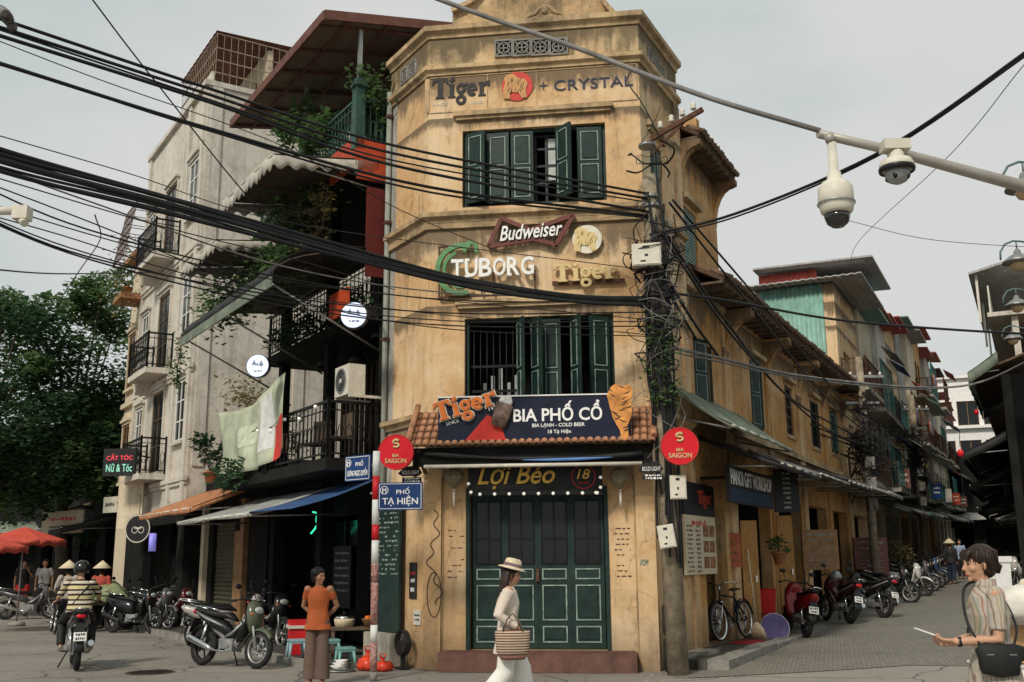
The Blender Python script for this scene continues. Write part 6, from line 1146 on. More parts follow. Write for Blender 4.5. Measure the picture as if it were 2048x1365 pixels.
for i, (px, py, ln, e, mm) in enumerate(((1985, 945, 8, 1.2, 'awnk'), (1992, 1035, 8, 1.2, 'tin'), (1955, 1015, 9, 1.25, 'awnk'), (2000, 860, 9, 1.1, 'awnk'))):
    xx, z = RS.hit(px, py, -e); xx = min(xx, -19.3); awning(['black mid tier awning along the right bars', 'pale edged low awning of the right bars', 'lowest black awning tip over the street', 'upper black awning under the tarpaulin tier'][i], RS, xx-ln, xx, .04, z+.45, -e, z, mm, drop=.2, sag_=.03)
for i in range(7):
    xx = -21-3.6*i; z = 3.0+.25*(i % 3)+g; s = signbox(['unlit dark board', 'teal board', 'dull red board', 'white board', 'navy board', 'brown board', 'black board'][i]+' under the right bar awnings', RS, xx, -.2, z, 1.8, .45, [M['awnk'], M['teal'], M['brown'], M['offw'], M['navy'], M['wood'], M['blackp']][i], [('~', .7, (.5, .3), creamy)], group='boards of the right bars')
FB = thing('far_left_block', 'dark shop block closing the far end of left street', 'building', TR(-62, 58, 0, R(-8))); obj('front_wall', MB().wall(0, 46, 0, 8.5, [(1+4.2*k, 3.8+4.2*k, 0, 2.7) for k in range(10)]+[(1.4+4.2*k, 2.8+4.2*k, 4.2, 6.2) for k in range(10)], t=.3), M['dark2'], FB); obj('interior', MB().box(0, 46, 1, 1.1, 0, 8.4), M['dark'], FB); b = MB(); b.sheet(lambda u, v: (46*u, -1.6*v, 3.7-.6*v+.04*math.sin(u*90)), 60, 2, .03); obj('awning', b, M['awngr'], FB)
# ------------------------------------------------------------------ utility pole and cables
rn = random.Random(33)
PX, PY = 2.30, 15.05; PZ = at_y(1290, 352, PY).z
UP = thing('utility_pole', 'old concrete utility pole wrapped in tangled cables at the corner', 'pole', V((PX, PY, .0)))
lean = lambda z: V((-.02*z, 0, z))
b = MB(); b.tube([lean(0), lean(3), lean(6), lean(PZ)], [.155, .14, .125, .105], 12, ref=(1, 0, 0)); obj('shaft', b, M['pole'], UP)
for z in (6.9, 7.05, 7.9): b = MB(); b.lathe([(.14, z), (.14, z+.05)], 12, tuple(lean(0)+V((-.02*z, 0, 0)))); obj('steel_band', b, M['steel'], UP)
b = MB(); b.bar(lean(8.0)+V((.05, -.1, 0)), lean(8.0)+V((.85, -.25, .42)), .07); b.bar(lean(7.75)+V((.05, -.1, 0)), lean(8.0)+V((.6, -.2, .28)), .04); obj('cross_arm', b, M['rust'], UP)
for k in range(4): b = MB(); q = lean(8.0)+V((.2+.17*k, -.13-.03*k, .16+.09*k)); b.lathe([(.035, 0), (.05, .03), (.03, .06), (.045, .09), (.02, .12)], 10, tuple(q)); obj('insulator', b, M['offw'], UP)
b = MB(); b.box(-.05, .05, -.05, .05, -.3, .3); 
def pbox(label, px0, py0, px1, py1, y, d, m, tilt=0):
    a = at_y(px0, py0, y); c = at_y(px1, py1, y); w_, h = abs(c.x-a.x), abs(a.z-c.z); t_ = thing('meter_box', label, 'electrical box', TR((a.x+c.x)/2, y, (a.z+c.z)/2, R(-12)) @ Matrix.Rotation(tilt, 4, 'Y'))
    b = MB(); b.box(-w_/2, w_/2, 0, d, -h/2, h/2); obj('housing', b, m, t_); b = MB(); b.box(-w_/2+.015, w_/2-.015, -.012, -.001, -h/2+.015, h/2-.015); obj('door_plate', b, m, t_); b = MB(); b.box(-w_*.12, w_*.12, -.018, -.0125, h*.28, h*.38); b.box(-w_*.05, w_*.06, -.018, -.0125, -h*.1, 0); b.box(-w_*.2, -w_*.02, -.017, -.0125, -h*.35, -h*.28); obj('markings', b, M['blackp'], t_)
    b = MB(); b.box(-w_*.3, w_*.3, d+.001, d+.16, -.02, .02); obj('bracket', b, M['steel'], t_)
pbox('large white junction box strapped high on the utility pole', 1263, 487, 1322, 530, PY-.38, .2, M['offw']); pbox('ivory meter box on the pole just below the red disc', 1339, 951, 1373, 998, PY-.42, .16, M['offw']); pbox('tilted ivory meter box low on the utility pole', 1316, 1050, 1350, 1096, PY-.40, .16, M['offw'], R(-8))
def wpt(c): return at_y(*c) if len(c) == 3 else V(c)
def crom(P, n=8):
    P = [V(p) for p in P]; P = [P[0]*2-P[1]]+P+[P[-1]*2-P[-2]]; o = []
    for i in range(1, len(P)-2):
        a, b, c, d = P[i-1:i+3]
        for k in range(n): t = k/n; o.append(.5*((2*b)+(c-a)*t+(2*a-5*b+4*c-d)*t*t+(3*b-a-3*c+d)*t**3))
    return o+[P[-2]]
def cable(label, pts, r, group=None, m='cable', nm='overhead_cable', n=8):
    P = crom([wpt(p) for p in pts], n); o = P[0]; t_ = obj(nm, MB().tube([p-o for p in P], r, 6), M[m], None, Matrix.Translation(o)); return tag(t_, label, 'cable', group)
top = (1292, 395, 14.95)
G1 = 'upper black cables from the left edge to the pole'; L1 = 'one of the upper black cables running from the left edge to pole top'
for a, b_, c, e, r in ((38, 178, 292, 388, .020), (55, 190, 308, 398, .020), (72, 205, 332, 424, .022), (60, 200, 322, 405, .012)): cable(L1, [(-160, a-48, 8.5), (0, a, 9.2), (420, b_, 11), (790, c, 13.2), (1296, e, 14.95)], r, G1)
for i, (a, b_, c, e, r) in enumerate(((128, 258, 375, 432, .022), (126, 262, 385, 436, .016))): cable('middle black cable passing in front of the upper window sill', [(-160, a-40, 8.5), (0, a, 9.2), (420, b_, 11), (860, c, 13.6), (1296, e, 14.95)], r, 'middle cables')
G2 = 'thick cable bundle sweeping across the left houses'; L2 = 'one black cable of the thick sagging bundle crossing the left houses'
for k in range(13):
    d = rn.uniform(-16, 18); e = rn.uniform(-9, 9); cable(L2, [(-160, 250+d*1.2, 8.2), (0, 318+d*1.4, 8.9), (330, 405+d+rn.uniform(-4, 4), 10.6), (640, 492+d*.7+rn.uniform(-3, 3), 12.2), (930, 566+e, 13.8), (1150, 598+e*.8, 14.5), (1300, 604+e, 14.95)], rn.choice([.012, .016, .02, .024]), G2)
thin = [('thin wire from top edge crossing the pale house', [(170, -20, 9), (300, 150, 10), (520, 420, 12), (640, 500, 13)], .008), ('thin wire under the thick bundle at left', [(-60, 395, 9), (200, 475, 10), (480, 548, 12), (780, 590, 14), (1300, 640, 14.95)], .007), ('lower thin wire sagging across the bar house', [(-60, 420, 9.4), (120, 470, 10), (420, 560, 12), (780, 618, 14), (1296, 670, 14.95)], .007), ('long thin wire from left edge to the drain pipe', [(-60, 340, 9), (330, 455, 10.5), (600, 522, 13), (790, 580, 15.5)], .007), ('faint wire across the sky above the bundle', [(-60, 255, 10), (250, 345, 12), (600, 450, 15), (1290, 540, 14.95)], .007), ('faint wire near the top left sky', [(-60, 60, 10), (200, 160, 11), (560, 290, 13), (800, 420, 14), (1000, 505, 15.6)], .007), ('nearly level thin wire meeting the buff house', [(-60, 535, 14), (120, 548, 20), (300, 545, 29)], .014), ('thin loose wire hanging by the tree top', [(110, 615, 20), (160, 540, 20), (200, 480, 18), (190, 430, 14)], .010)]
for lb, P, r in thin: cable(lb, P, r)
cable('black cable climbing from the pole to upper right corner', [(1300, 470, 14.95), (1470, 428, 14), (1750, 310, 11.5), (2048, 108, 9), (2140, 30, 8.2)], .022); cable('second strand twisted along the cable to upper right corner', [(1302, 474, 14.95), (1472, 434, 14), (1752, 314, 11.5), (2048, 114, 9), (2140, 38, 8.2)], .014)
cable('long black cable sagging to the right edge below the dome cameras', [(1302, 582, 14.95), (1450, 601, 16), (1700, 643, 17), (2048, 668, 17.5), (2160, 664, 17.5)], .022)
cable('pale cable sagging across the street at window height', [(1310, 690, 14.95), (1420, 712, 17), (1600, 752, 21), (1830, 775, 25), (1960, 765, 27), (2100, 700, 24)], .028, None, 'cableg'); cable('second pale cable close under the first across the street', [(1310, 698, 14.95), (1420, 720, 17), (1600, 757, 21), (1830, 779, 25), (1950, 770, 27)], .018, None, 'cableg')
cable('very thin wire curving through the right sky', [(1690, 440, 12), (1850, 478, 12), (2048, 494, 12), (2100, 492, 12)], .004); cable('very thin wire dropping from the right sky to the tin roof', [(2048, 130, 12), (1900, 310, 15), (1720, 480, 22), (1700, 530, 31)], .006)
for k in range(6):
    a = 335+rn.uniform(0, 130); e = 590+16*k+rn.uniform(-6, 6); cable('thin sagging service wire from the left edge to the corner pole', [(-80, a-40, 9.5), (180, a+62+rn.uniform(-8, 8), 10.5), (560, a+(e-a)*.58+40, 12.6), (900, a+(e-a)*.86+26, 14), (1298, e, 14.95)], rn.choice([.006, .008, .01]), 'thin service wires from the left', rn.choice(['cable', 'cable', 'cableg']))
# second pole along the right street and cables to it
def pole2(x, y, h, label, r=.14):
    q = RF.w(x, y); g = gz(q.x); t_ = thing('utility_pole', label, 'pole', V((q.x, q.y, g))); b = MB(); b.tube([(0, 0, 0), (0, 0, h)], [r, r*.75], 10); obj('shaft', b, M['pole'], t_); b = MB(); b.bar((-.7, 0, h-.6), (.7, 0, h-.6), .08); obj('cross_arm', b, M['steel'], t_); b = MB(); b.bar((-.5, 0, h-1.4), (.5, 0, h-1.4), .07); obj('cross_arm', b, M['steel'], t_)
    for k in range(5): b = MB(); b.lathe([(.03, 0), (.05, .04), (.025, .1)], 8, (-.6+.3*k, 0, h-.56)); obj('insulator', b, M['offw'], t_)
    for k in range(3): b = MB(); b.box(-.13, .13, -r-.15, -r, h-3.4-.6*k, h-3.05-.6*k); obj('junction_box', b, M['stone'], t_)
    return q, g, h
q2, g2, h2 = pole2(17.2, -.75, 7.2, 'grey concrete pole standing before the tin house'); q3, g3, h3 = pole2(30.5, -.9, 7.6, 'farther concrete pole down the right street', .15)
G3 = 'cables slanting from the corner pole down the right street'
for k, (a, c, e) in enumerate((((1338, 405), (1500, 610), (1668, 812)), ((1345, 400), (1530, 615), (1700, 820)), ((1332, 470), (1450, 640), (1585, 800)), ((1330, 480), (1480, 690), (1640, 850)), ((1322, 540), (1420, 690), (1520, 800)), ((1325, 560), (1400, 690), (1480, 800)))):
    cable('black cable slanting from corner pole over the tile eaves down the street', [(*a, 14.95), (*c, 18.3), (*e, 24), (1770-8*k, 888+3*k, 31)], rn.choice([.018, .022, .026]), G3)
for k in range(8):
    P = sag((PX+.05, PY+.1, 6.4-.2*k), (q2.x-.2, q2.y-.1, g2+4.2-.12*k), rn.uniform(.35, 1.0), 8); cable('thin wire drooping along the yellow row under the eaves', P, rn.choice([.01, .013]), 'thin wires along the yellow row', rn.choice(['cable', 'cableg']), n=3)
for k in range(9):
    P = sag((q2.x-.1, q2.y, g2+h2-.5-.45*(k % 6)), (q3.x+rn.uniform(-.5, .5), q3.y, g3+h3-.5-.45*(k % 6)), rn.uniform(.2, .9), 8); cable('wire strung between the two far poles on the right street', P, rn.choice([.016, .022]), 'wires between far poles', n=2)
for k in range(8):
    a = RF.w(20+4*k, -.4); c = RS.w(-18-4*k-rn.uniform(0, 4), .0); P = sag((a.x, a.y, gz(a.x)+rn.uniform(3.4, 5.5)), (c.x, c.y, gz(c.x)+rn.uniform(3.2, 4.8)), rn.uniform(.3, .8), 6); cable('wire crossing the right street between far facades', P, .02, 'wires crossing the far street', rn.choice(['cable', 'cableg']), n=2)
def knot(n, zf, rs, spread, rad, seed):
    r_ = random.Random(seed); t = MB()
    for k in range(n):
        c = zf(r_); a = r_.uniform(0, 6.28); R0 = r_.uniform(.14, .2)+abs(r_.gauss(0, spread[0]*.7)); sg2 = r_.choice((-1, 1)); dz = r_.gauss(0, spread[2]*.8); P = []
        for i in range(r_.choice([4, 5, 6, 7])): P.append(lean(c+dz*i+r_.gauss(0, .05))+V((R0*math.cos(a)+.02, -.03+R0*.85*math.sin(a), 0))); a += sg2*r_.uniform(.5, 1.0); R0 *= r_.uniform(.85, 1.18)
        t.tube(crom(P, 6), r_.choice(rs), 4, False)
    return t
tt = obj('cable_tangle', knot(58, lambda r_: r_.choice([r_.gauss(5.6, .4), r_.gauss(5.9, .35), r_.gauss(6.0, .3), r_.gauss(7.8, .14), r_.uniform(4.2, 5.4)]), [.006, .009, .012, .016], (.19, .1, .16), 1, 5), M['cable'], None, Matrix.Translation((PX, PY, 0))); kind(tt, 'stuff'); tag(tt, 'dense tangle of loose black cables wound round the corner utility pole', 'cables')
tt = obj('cable_tangle', knot(42, lambda r_: r_.choice([r_.gauss(5.5, .45), r_.gauss(5.2, .5)]), [.005, .008], (.22, .1, .2), 1, 6), M['cableg'], None, Matrix.Translation((PX, PY, 0))); kind(tt, 'stuff'); tag(tt, 'pale loose wire ends mixed into the pole tangle', 'cables')
dn = MB(); r_ = random.Random(14)
for k in range(16):
    a = 3.4+k*.17; z1 = r_.uniform(5, 7.6); z0 = r_.uniform(1.2, 4.0); dn.tube([lean(z1+(z0-z1)*i/8)+V((.18*math.cos(a)+.03*math.sin(i*1.3+k), .18*math.sin(a)-.01, 0)) for i in range(9)], r_.choice([.01, .014, .02]), 5, False)
tt = obj('cable_tangle', dn, M['cable'], None, Matrix.Translation((PX, PY, 0))); kind(tt, 'stuff'); tag(tt, 'vertical service cables strapped down the corner pole', 'cables')
for k in range(16):
    a = V((PX-.1+rn.uniform(-.1, .1), PY-.2, rn.uniform(4.9, 6.2))); s0 = rn.uniform(.05, 2.9); b_ = FF.w(s0, -.03, rn.uniform(4.6, 6.3)); P = [a.lerp(b_, i/5)-V((0, .08*math.sin(PI*i/5), rn.uniform(.2, .5)*4*(i/5)*(1-i/5)*.35)) for i in range(6)]; cable('thin drooping wire between the corner pole and the yellow facade', P, rn.choice([.006, .008, .01]), 'thin facade wires', rn.choice(['cable', 'cable', 'cableg']), n=4)
for k in range(22):
    a = V((PX+.1, PY, rn.uniform(4.6, 6.8))); x = rn.uniform(4, 15); b_ = RF.w(x, -.72 if x < 9 else -1.3, rn.uniform(3.6, 5.6)); P = sag(a, b_, rn.uniform(.1, .7), 6); cable('thin wire fanning from the pole to the yellow row fronts', P, rn.choice([.008, .011, .014]), 'wires fanning to the yellow row', rn.choice(['cable', 'cable', 'cableg']), n=3)
for k in range(26):
    a = RF.w(rn.uniform(8, 18), -1.1, rn.uniform(3.7, 4.6)); b_ = RF.w(rn.uniform(22, 40), -1.2, rn.uniform(4.0, 6.0)); P = sag(a, b_, rn.uniform(.2, .8), 6); cable('slack wire running above the shop awnings of the right street', P, rn.choice([.014, .02, .024]), 'slack wires over right awnings', rn.choice(['cable', 'cable', 'cableg']), n=3)
cl2 = [V((q2.x, q2.y, g2)), V((q3.x, q3.y, g3))]
for i, c in enumerate(cl2):
    r_ = random.Random(50+i); t = MB()
    for k in range(60): z = r_.gauss(4.6, .7); t.tube(crom([c*0+V((r_.gauss(0, .3), r_.gauss(-.1, .2), z+r_.gauss(0, .3))) for _ in range(5)], 4), r_.choice([.012, .018]), 4, False)
    tt = obj('cable_tangle', t, M['cable'], None, Matrix.Translation(c)); kind(tt, 'stuff'); tag(tt, ['cable tangle on the pole before the tin house', 'cable tangle on the farther pole'][i], 'cables')
lv = MB(); [leaf(lv, lean(rn.uniform(3.8, 5.2))+V((rn.gauss(.02, .12), rn.gauss(-.2, .05), 0)), .1, rn) for _ in range(260)]; tt = tag(obj('ivy', lv, M['leaf'], None, Matrix.Translation((PX, PY, 0))), 'green creeper leaves clinging to the middle of the corner pole', 'plant'); kind(tt, 'stuff')
# camera mast arm with dome cameras
YD = 6.6
P0, P1, P2 = at_y(1636, 268, YD), at_y(1760, 296, YD+.1), at_y(2250, 428, YD+.5)
mx_, my_ = P2.x+.6, P2.y+.1
CMt = thing('camera_mast', 'grey steel camera mast arm reaching in from the right edge', 'mast', V((mx_, my_, gz(mx_)))); o0 = V((mx_, my_, gz(mx_)))
msteel = mat('weathered_steel', (.36, .34, .30), .5, .3, var=.2, sc=3, dirt=.4, dcol=(.16, .10, .07))
b = MB(); b.tube([P0-o0, P1-o0, P2-o0, V((0, 0, P2.z-o0.z-.12))], [.030, .034, .052, .058], 12); obj('arm', b, msteel, CMt); b = MB(); b.tube([(0, 0, 0), (0, 0, P2.z-o0.z+.3)], [.09, .075], 14); obj('post', b, msteel, CMt); obj('base_plate', MB().box(-.2, .2, -.2, .2, 0, .03), msteel, CMt)
cable('pale grey conduit running from the camera arm to the top edge', [(1640, 262, YD), (1400, 190, YD+.3), (1150, 95, YD+.7), (990, 40, YD+1.0), (880, 0, YD+1.2), (760, -45, YD+1.4)], .020, None, 'cableg', 'conduit')
def dome(px, py, y, label, style):
    p = at_y(px, py, y); t_ = thing('dome_camera', label, 'camera', V(p), 'dome surveillance cameras'); ivory = M['offw']
    if style == 0:
        b = MB(); b.lathe([(.03, .27), (.032, .06), (.045, .05), (.05, .0), (.085, -.02), (.115, -.06), (.120, -.18), (.112, -.19), (.112, -.20), (.105, -.23), (.09, -.245), (.001, -.247)], 26); obj('housing', b, ivory, t_)
        b = MB(); b.lathe([(.124, -.165), (.128, -.17), (.124, -.178)], 26, caps=False); obj('rim_ring', b, M['steel'], t_)
        b = MB(); b.lathe([(.085, -.246), (.084, -.27), (.07, -.31), (.04, -.335), (.001, -.345)], 22); obj('dome', b, mat('smoked_dome', (.012, .012, .012), .06, spec=.9), t_)
        b = MB(); b.tube([(0, 0, .27), (-.02, 0, .33)], .035, 10); obj('mount', b, msteel, t_)
    else:
        b = MB(); b.box(-.09, .09, -.06, .06, .1, .17); b.lathe([(.055, .1), (.055, .05), (.10, .03), (.115, .0), (.117, -.035), (.10, -.045), (.001, -.046)], 24); obj('housing', b, ivory, t_); b = MB(); b.lathe([(.118, -.02), (.122, -.03), (.118, -.05), (.1, -.055)], 24, caps=False); obj('rim_ring', b, M['blackp'], t_)
        b = MB(); b.lathe([(.085, -.046), (.082, -.08), (.06, -.12), (.03, -.135), (.001, -.138)], 20); obj('dome', b, mat('clear_dome', (.25, .27, .26), .05, spec=.9), t_)
        for a in (0, 1.57, 3.14, 4.7): b = MB(); b.lathe([(.026, 0), (.026, .05), (.018, .055)], 12, m=Matrix.Rotation(a, 3, 'Z') @ Matrix.Rotation(R(115), 3, 'X'), c=(.045*math.cos(a), .045*math.sin(a), -.075)); obj('lens', b, M['blackp'], t_)
dome(1669, 360, YD-.02, 'ivory drop dome camera hanging from tip of the mast arm', 0); dome(1793, 330, YD+.02, 'clear bubble multi lens camera clamped under the mast arm', 1)
# side camera at the left edge
p = at_y(30, 425, 7.2); t_ = thing('bullet_camera', 'small grey bullet camera at the left picture edge', 'camera', V(p)); b = MB(); b.tube([(-.45, .1, .05), (.05, 0, .01)], .032, 10); obj('arm', b, M['offw'], t_); b = MB(); b.box(.0, .11, -.05, .05, -.06, .04); b.tube([(.05, 0, -.05), (.1, -.04, -.1)], .03, 10); obj('camera_body', b, M['offw'], t_)
b = MB(); b.tube([(-.45, .1, -p.z), (-.45, .1, .3)], .05, 10); obj('post', b, msteel, t_)
# lantern style street lamps stepping away at right edge
for i, (px, py, y, lb) in enumerate(((2050, 372, 13, 'nearest of the hooked street lamps at right edge'), (2036, 520, 17, 'second hooked street lamp down the right edge'), (2034, 608, 22, 'third hooked street lamp down the right edge'), (2026, 676, 28, 'fourth hooked street lamp over the far awnings'), (2020, 742, 36, 'farthest hooked street lamp above the bar row'))):
    p = at_y(px, py, y); t_ = thing('street_lamp', lb, 'street lamp', V(p), 'hooked street lamps on right')
    b = MB(); b.lathe([(.02, .2), (.05, .17), (.07, .1), (.12, .08), (.25, -.02), (.26, -.05), (.12, -.055)], 20); obj('lamp_shade', b, M['steel'], t_); b = MB(); b.lathe([(.13, -.055), (.14, -.1), (.1, -.17), (.03, -.2), (.001, -.202)], 16); obj('lamp_globe', b, mat('amber_globe', (.55, .38, .22), .25, var=.1) if i == 0 else bpy.data.materials['amber_globe'], t_)
    b = MB(); b.tube([(-.3, 0, 0), (-.29, 0, .14), (-.2, 0, .28), (-.05, 0, .34), (.1, 0, .33), (.5, 0, .22), (1.5, .1, .18)], .018, 8); b.tube([(0, 0, .19), (0, 0, .34)], .014, 6); obj('hook_arm', b, mat('verdigris_iron', (.10, .16, .15), .6) if i == 0 else bpy.data.materials['verdigris_iron'], t_); b = MB(); b.tube([(1.5, .1, .3), (1.5, .1, -p.z+gz(p.x+1.5))], .05, 8); obj('post', b, M['steel'], t_)
# ------------------------------------------------------------------ vehicles
def wheel(parent, x, r, w_, name, spokes=6, rim='steel', disc=True, thin=False):
    b = MB(); k = w_/2; b.lathe([(r-w_*.9, -k*.75), (r-w_*.35, -k), (r-w_*.08, -k*.6), (r, 0), (r-w_*.08, k*.6), (r-w_*.35, k), (r-w_*.9, k*.75), (r-w_*.9, -k*.75)], 28, (x, 0, r), 'y', caps=False); o = obj(name, b, M['rubber'], parent)
    b = MB(); ri = r-w_*.9; b.lathe([(ri, -k*.7), (ri*.9, -k*.6), (ri*.9, k*.6), (ri, k*.7)], 24, (x, 0, r), 'y', caps=False); b.lathe([(.035, -k*1.2), (.035, k*1.2)], 10, (x, 0, r), 'y')
    for i in range(spokes):
        a = 2*PI*i/spokes; d = V((math.cos(a), 0, math.sin(a))); b.tube([V((x, 0, r))+d*.03, V((x, 0, r))+d*ri*.92], .004 if thin else (.014), 4 if thin else 6)
    obj('rim', b, M[rim], o)
    if disc: b = MB(); annulus(b, x, r, ri*.35, ri*.55, 0, 2*PI, k*1.1, k*1.1+.005, 18); obj('brake_disc', b, M['chrome'], o)
    return o
def bike_parts(t_, body, style, seatm='blackp', trim='blackp', plate=True, rack=False, alt=None):
    alt = alt or body
    wheel(t_, .62, .285, .085, 'front_wheel', 5, 'steel' if style else 'blackp'); wheel(t_, -.60, .285, .095, 'rear_wheel', 5, 'blackp', False)
    b = MB()
    for s in (-1, 1): b.tube([(.62, s*.075, .285), (.50, s*.07, .62), (.43, s*.055, .86)], [.024, .026, .024], 8)
    obj('fork', b, M['chrome' if style else 'steel'], t_)
    b = MB(); b.sheet(lambda u, v: (.62+.325*math.cos(R(165)-u*R(130)), (v-.5)*.13, .285+.325*math.sin(R(165)-u*R(130))-.05*(2*v-1)**2), 12, 6, .008); obj('front_fender', b, body, t_)
    b = MB(); b.tube([(.47, 0, .52), (.46, 0, .68), (.44, 0, .84), (.40, 0, .95), (.36, 0, 1.0)], [(.04, .10), (.09, .16), (.10, .17), (.09, .13), (.03, .06)], 14, ref=(1, 0, 0)); cw = obj('front_cowl', b, body, t_)
    b = MB(); b.ball((.515, 0, .86), .075, 12, 8, (.5, 1.25, .8)); obj('headlight', b, M['glassb'], cw)
    for s in (-1, 1): b = MB(); b.ball((.50, s*.12, .80), .03, 8, 6, (.6, 1.4, .7)); obj('turn_signal', b, org, cw)
    b = MB()
    if style == 0:                                   # scooter: leg shield, floorboard, bulky tail
        b.tube([(.40, 0, .92), (.36, 0, .7), (.30, 0, .45), (.2, 0, .34), (0, 0, .30), (-.12, 0, .32)], [(.03, .15), (.03, .19), (.04, .17), (.04, .14), (.05, .14), (.05, .13)], 12, ref=(1, 0, 0)); obj('leg_shield', b, body, t_); b = MB()
        b.tube([(-.05, 0, .42), (-.12, 0, .58), (-.35, 0, .62), (-.62, 0, .68), (-.86, 0, .76), (-.95, 0, .80)], [(.09, .09), (.16, .15), (.17, .17), (.14, .15), (.08, .10), (.02, .04)], 14, ref=(0, 0, 1))
    else:                                            # underbone: sloping spine, slim tail
        b.tube([(.42, 0, .84), (.30, 0, .66), (.12, 0, .50), (-.02, 0, .46)], [(.05, .13), (.06, .11), (.08, .08), (.09, .09)], 12, ref=(0, 0, 1)); b.tube([(.40, 0, .78), (.30, 0, .52), (.18, 0, .36)], [(.05, .17), (.06, .16), (.03, .08)], 12, ref=(1, 0, 0)); obj('leg_shield', b, alt, t_); b = MB()
        b.tube([(.02, 0, .50), (-.2, 0, .60), (-.45, 0, .68), (-.72, 0, .78), (-.92, 0, .86)], [(.05, .07), (.10, .12), (.10, .13), (.07, .10), (.015, .03)], 14, ref=(0, 0, 1))
    bd = obj('rear_body', b, alt, t_)
    if style == 1:
        for s in (-1, 1): q = MB(); q.tube([(.30, s*.10, .66), (.1, s*.105, .50), (-.05, s*.105, .44)], [.022, .03, .012], 6); q.tube([(-.1, s*.115, .60), (-.45, s*.135, .70), (-.8, s*.105, .82)], [.012, .03, .006], 6); obj('trim_panel', q, M['steel'], bd)
    b = MB(); b.ball((-.90, 0, .76 if style == 0 else .82), .05, 10, 6, (.5, 1.5, .7)); obj('tail_light', b, M['redl'], bd)
    b = MB(); b.tube([(.06, 0, .70), (-.1, 0, .775), (-.35, 0, .775), (-.55, 0, .81), (-.8, 0, .87), (-.86, 0, .88)], [(.02, .05), (.055, .11), (.05, .13), (.055, .13), (.045, .11), (.015, .05)], 12, ref=(0, 0, 1)); obj('seat', b, M[seatm], t_)
    b = MB(); b.box(-.16, .14, -.10, .10, .24, .42); b.tube([(.05, 0, .38), (.22, 0, .33)], .075, 10); b.tube([(-.02, -.13, .33), (-.02, .13, .33)], .085, 12); b.bar((-.16, .07, .30), (-.6, .075, .285), .05, .09); b.bar((-.12, 0, .42), (-.5, 0, .62), .06, .05); obj('engine', b, M['steel'], t_)
    b = MB(); b.tube([(.1, -.1, .26), (-.05, -.14, .22), (-.25, -.15, .24)], .02, 8); b.tube([(-.25, -.15, .24), (-.32, -.155, .27), (-.75, -.17, .40), (-.82, -.17, .42)], [.025, .048, .055, .045], 10); obj('exhaust', b, M['chrome' if style else 'blackp'], t_)
    b = MB(); b.tube([(.26, -.33, .98), (.34, -.2, 1.02), (.38, 0, 1.0), (.34, .2, 1.02), (.26, .33, .98)], .014, 8); b.tube([(.40, 0, .88), (.38, 0, 1.02)], .03, 8); hb_ = obj('handlebar', b, M['blackp'], t_)
    for s in (-1, 1):
        b = MB(); b.tube([(.29, s*.28, .99), (.24, s*.36, .97)], .02, 8); obj('grip', b, M['rubber'], hb_)
        b = MB(); b.tube([(.32, s*.22, 1.02), (.30, s*.27, 1.16)], .006, 6); b.ball((.29, s*.29, 1.2), .06, 10, 6, (.25, 1.1, .7)); obj('mirror', b, M['blackp'], hb_)
    b = MB(); b.sheet(lambda u, v: (-.60+.33*math.cos(R(70)+u*R(110)), (v-.5)*.13, .285+.33*math.sin(R(70)+u*R(110))), 8, 3, .008); b.bar((-.84, 0, .72), (-.93, 0, .50), .14, .01); obj('rear_fender', b, M['blackp'], t_)
    for s in (-1, 1): b = MB(); b.tube([(-.6, s*.1, .285), (-.48, s*.11, .62)], [.022, .03], 8); obj('shock', b, M['chrome'], t_)
    if plate: b = MB(); b.box(-.09, .09, -.006, .006, -.065, .065); pl = obj('number_plate', b, M['white'], t_, Matrix.Translation((-.925, 0, .52)) @ Matrix.Rotation(R(-90), 4, 'Z') @ Matrix.Rotation(R(-18), 4, 'X')); b = MB(); rr_ = random.Random(len(bpy.data.objects)); rnd_lines(b, -.07, .07, -.03, .03, 2, rr_, -.0065, .04, 1, .02); obj('plate_marks', b, M['blackp'], pl)
    b = MB(); b.tube([(-.05, .12, .26), (-.02, .24, .01)], .012, 6); b.tube([(.02, -.22, .25), (.02, .22, .25)], .013, 6); obj('side_stand', b, M['blacki'], t_)
    if rack: b = MB(); [b.tube([(-.5, s*.12, .86), (-.95, s*.1, .93)], .012, 6) for s in (-1, 1)]; b.tube([(-.95, -.1, .93), (-1.0, 0, .94), (-.95, .1, .93)], .012, 6); obj('grab_rail', b, M['chrome'], t_)
PR = {}
def motorbike(px, py, head, label, body, style=1, lean_=7, group='parked motorbikes', rack=True, at='c', sc=1.0, **k):
    p = gnd(px, py); h = R(head); off = {'c': 0, 'f': -.62, 'r': .6}[at]; p = p+V((math.cos(h), math.sin(h), 0))*off*sc; p.z = gz(p.x)
    m_ = Matrix.Translation(p) @ Matrix.Rotation(h, 4, 'Z') @ Matrix.Rotation(R(lean_), 4, 'X') @ Matrix.Scale(sc, 4)
    key = (body.name, style, rack)
    if key in PR: t_ = dup(PR[key], None, m_); tag(t_, label, 'motorbike', group)
    else:
        t_ = thing('motorbike', label, 'motorbike', m_, group); bike_parts(t_, body, style, rack=rack, **k); PR[key] = t_
    return t_
paint = {n: mat('paint_'+n, c, .28, .1, var=.12, coat=.4) for n, c in dict(black=(.012, .012, .013), silver=(.40, .37, .35), olive=(.085, .095, .06), red=(.24, .012, .012), maroon=(.06, .008, .012), white=(.5, .49, .47), grey=(.09, .09, .095), blue=(.03, .06, .14)).items()}
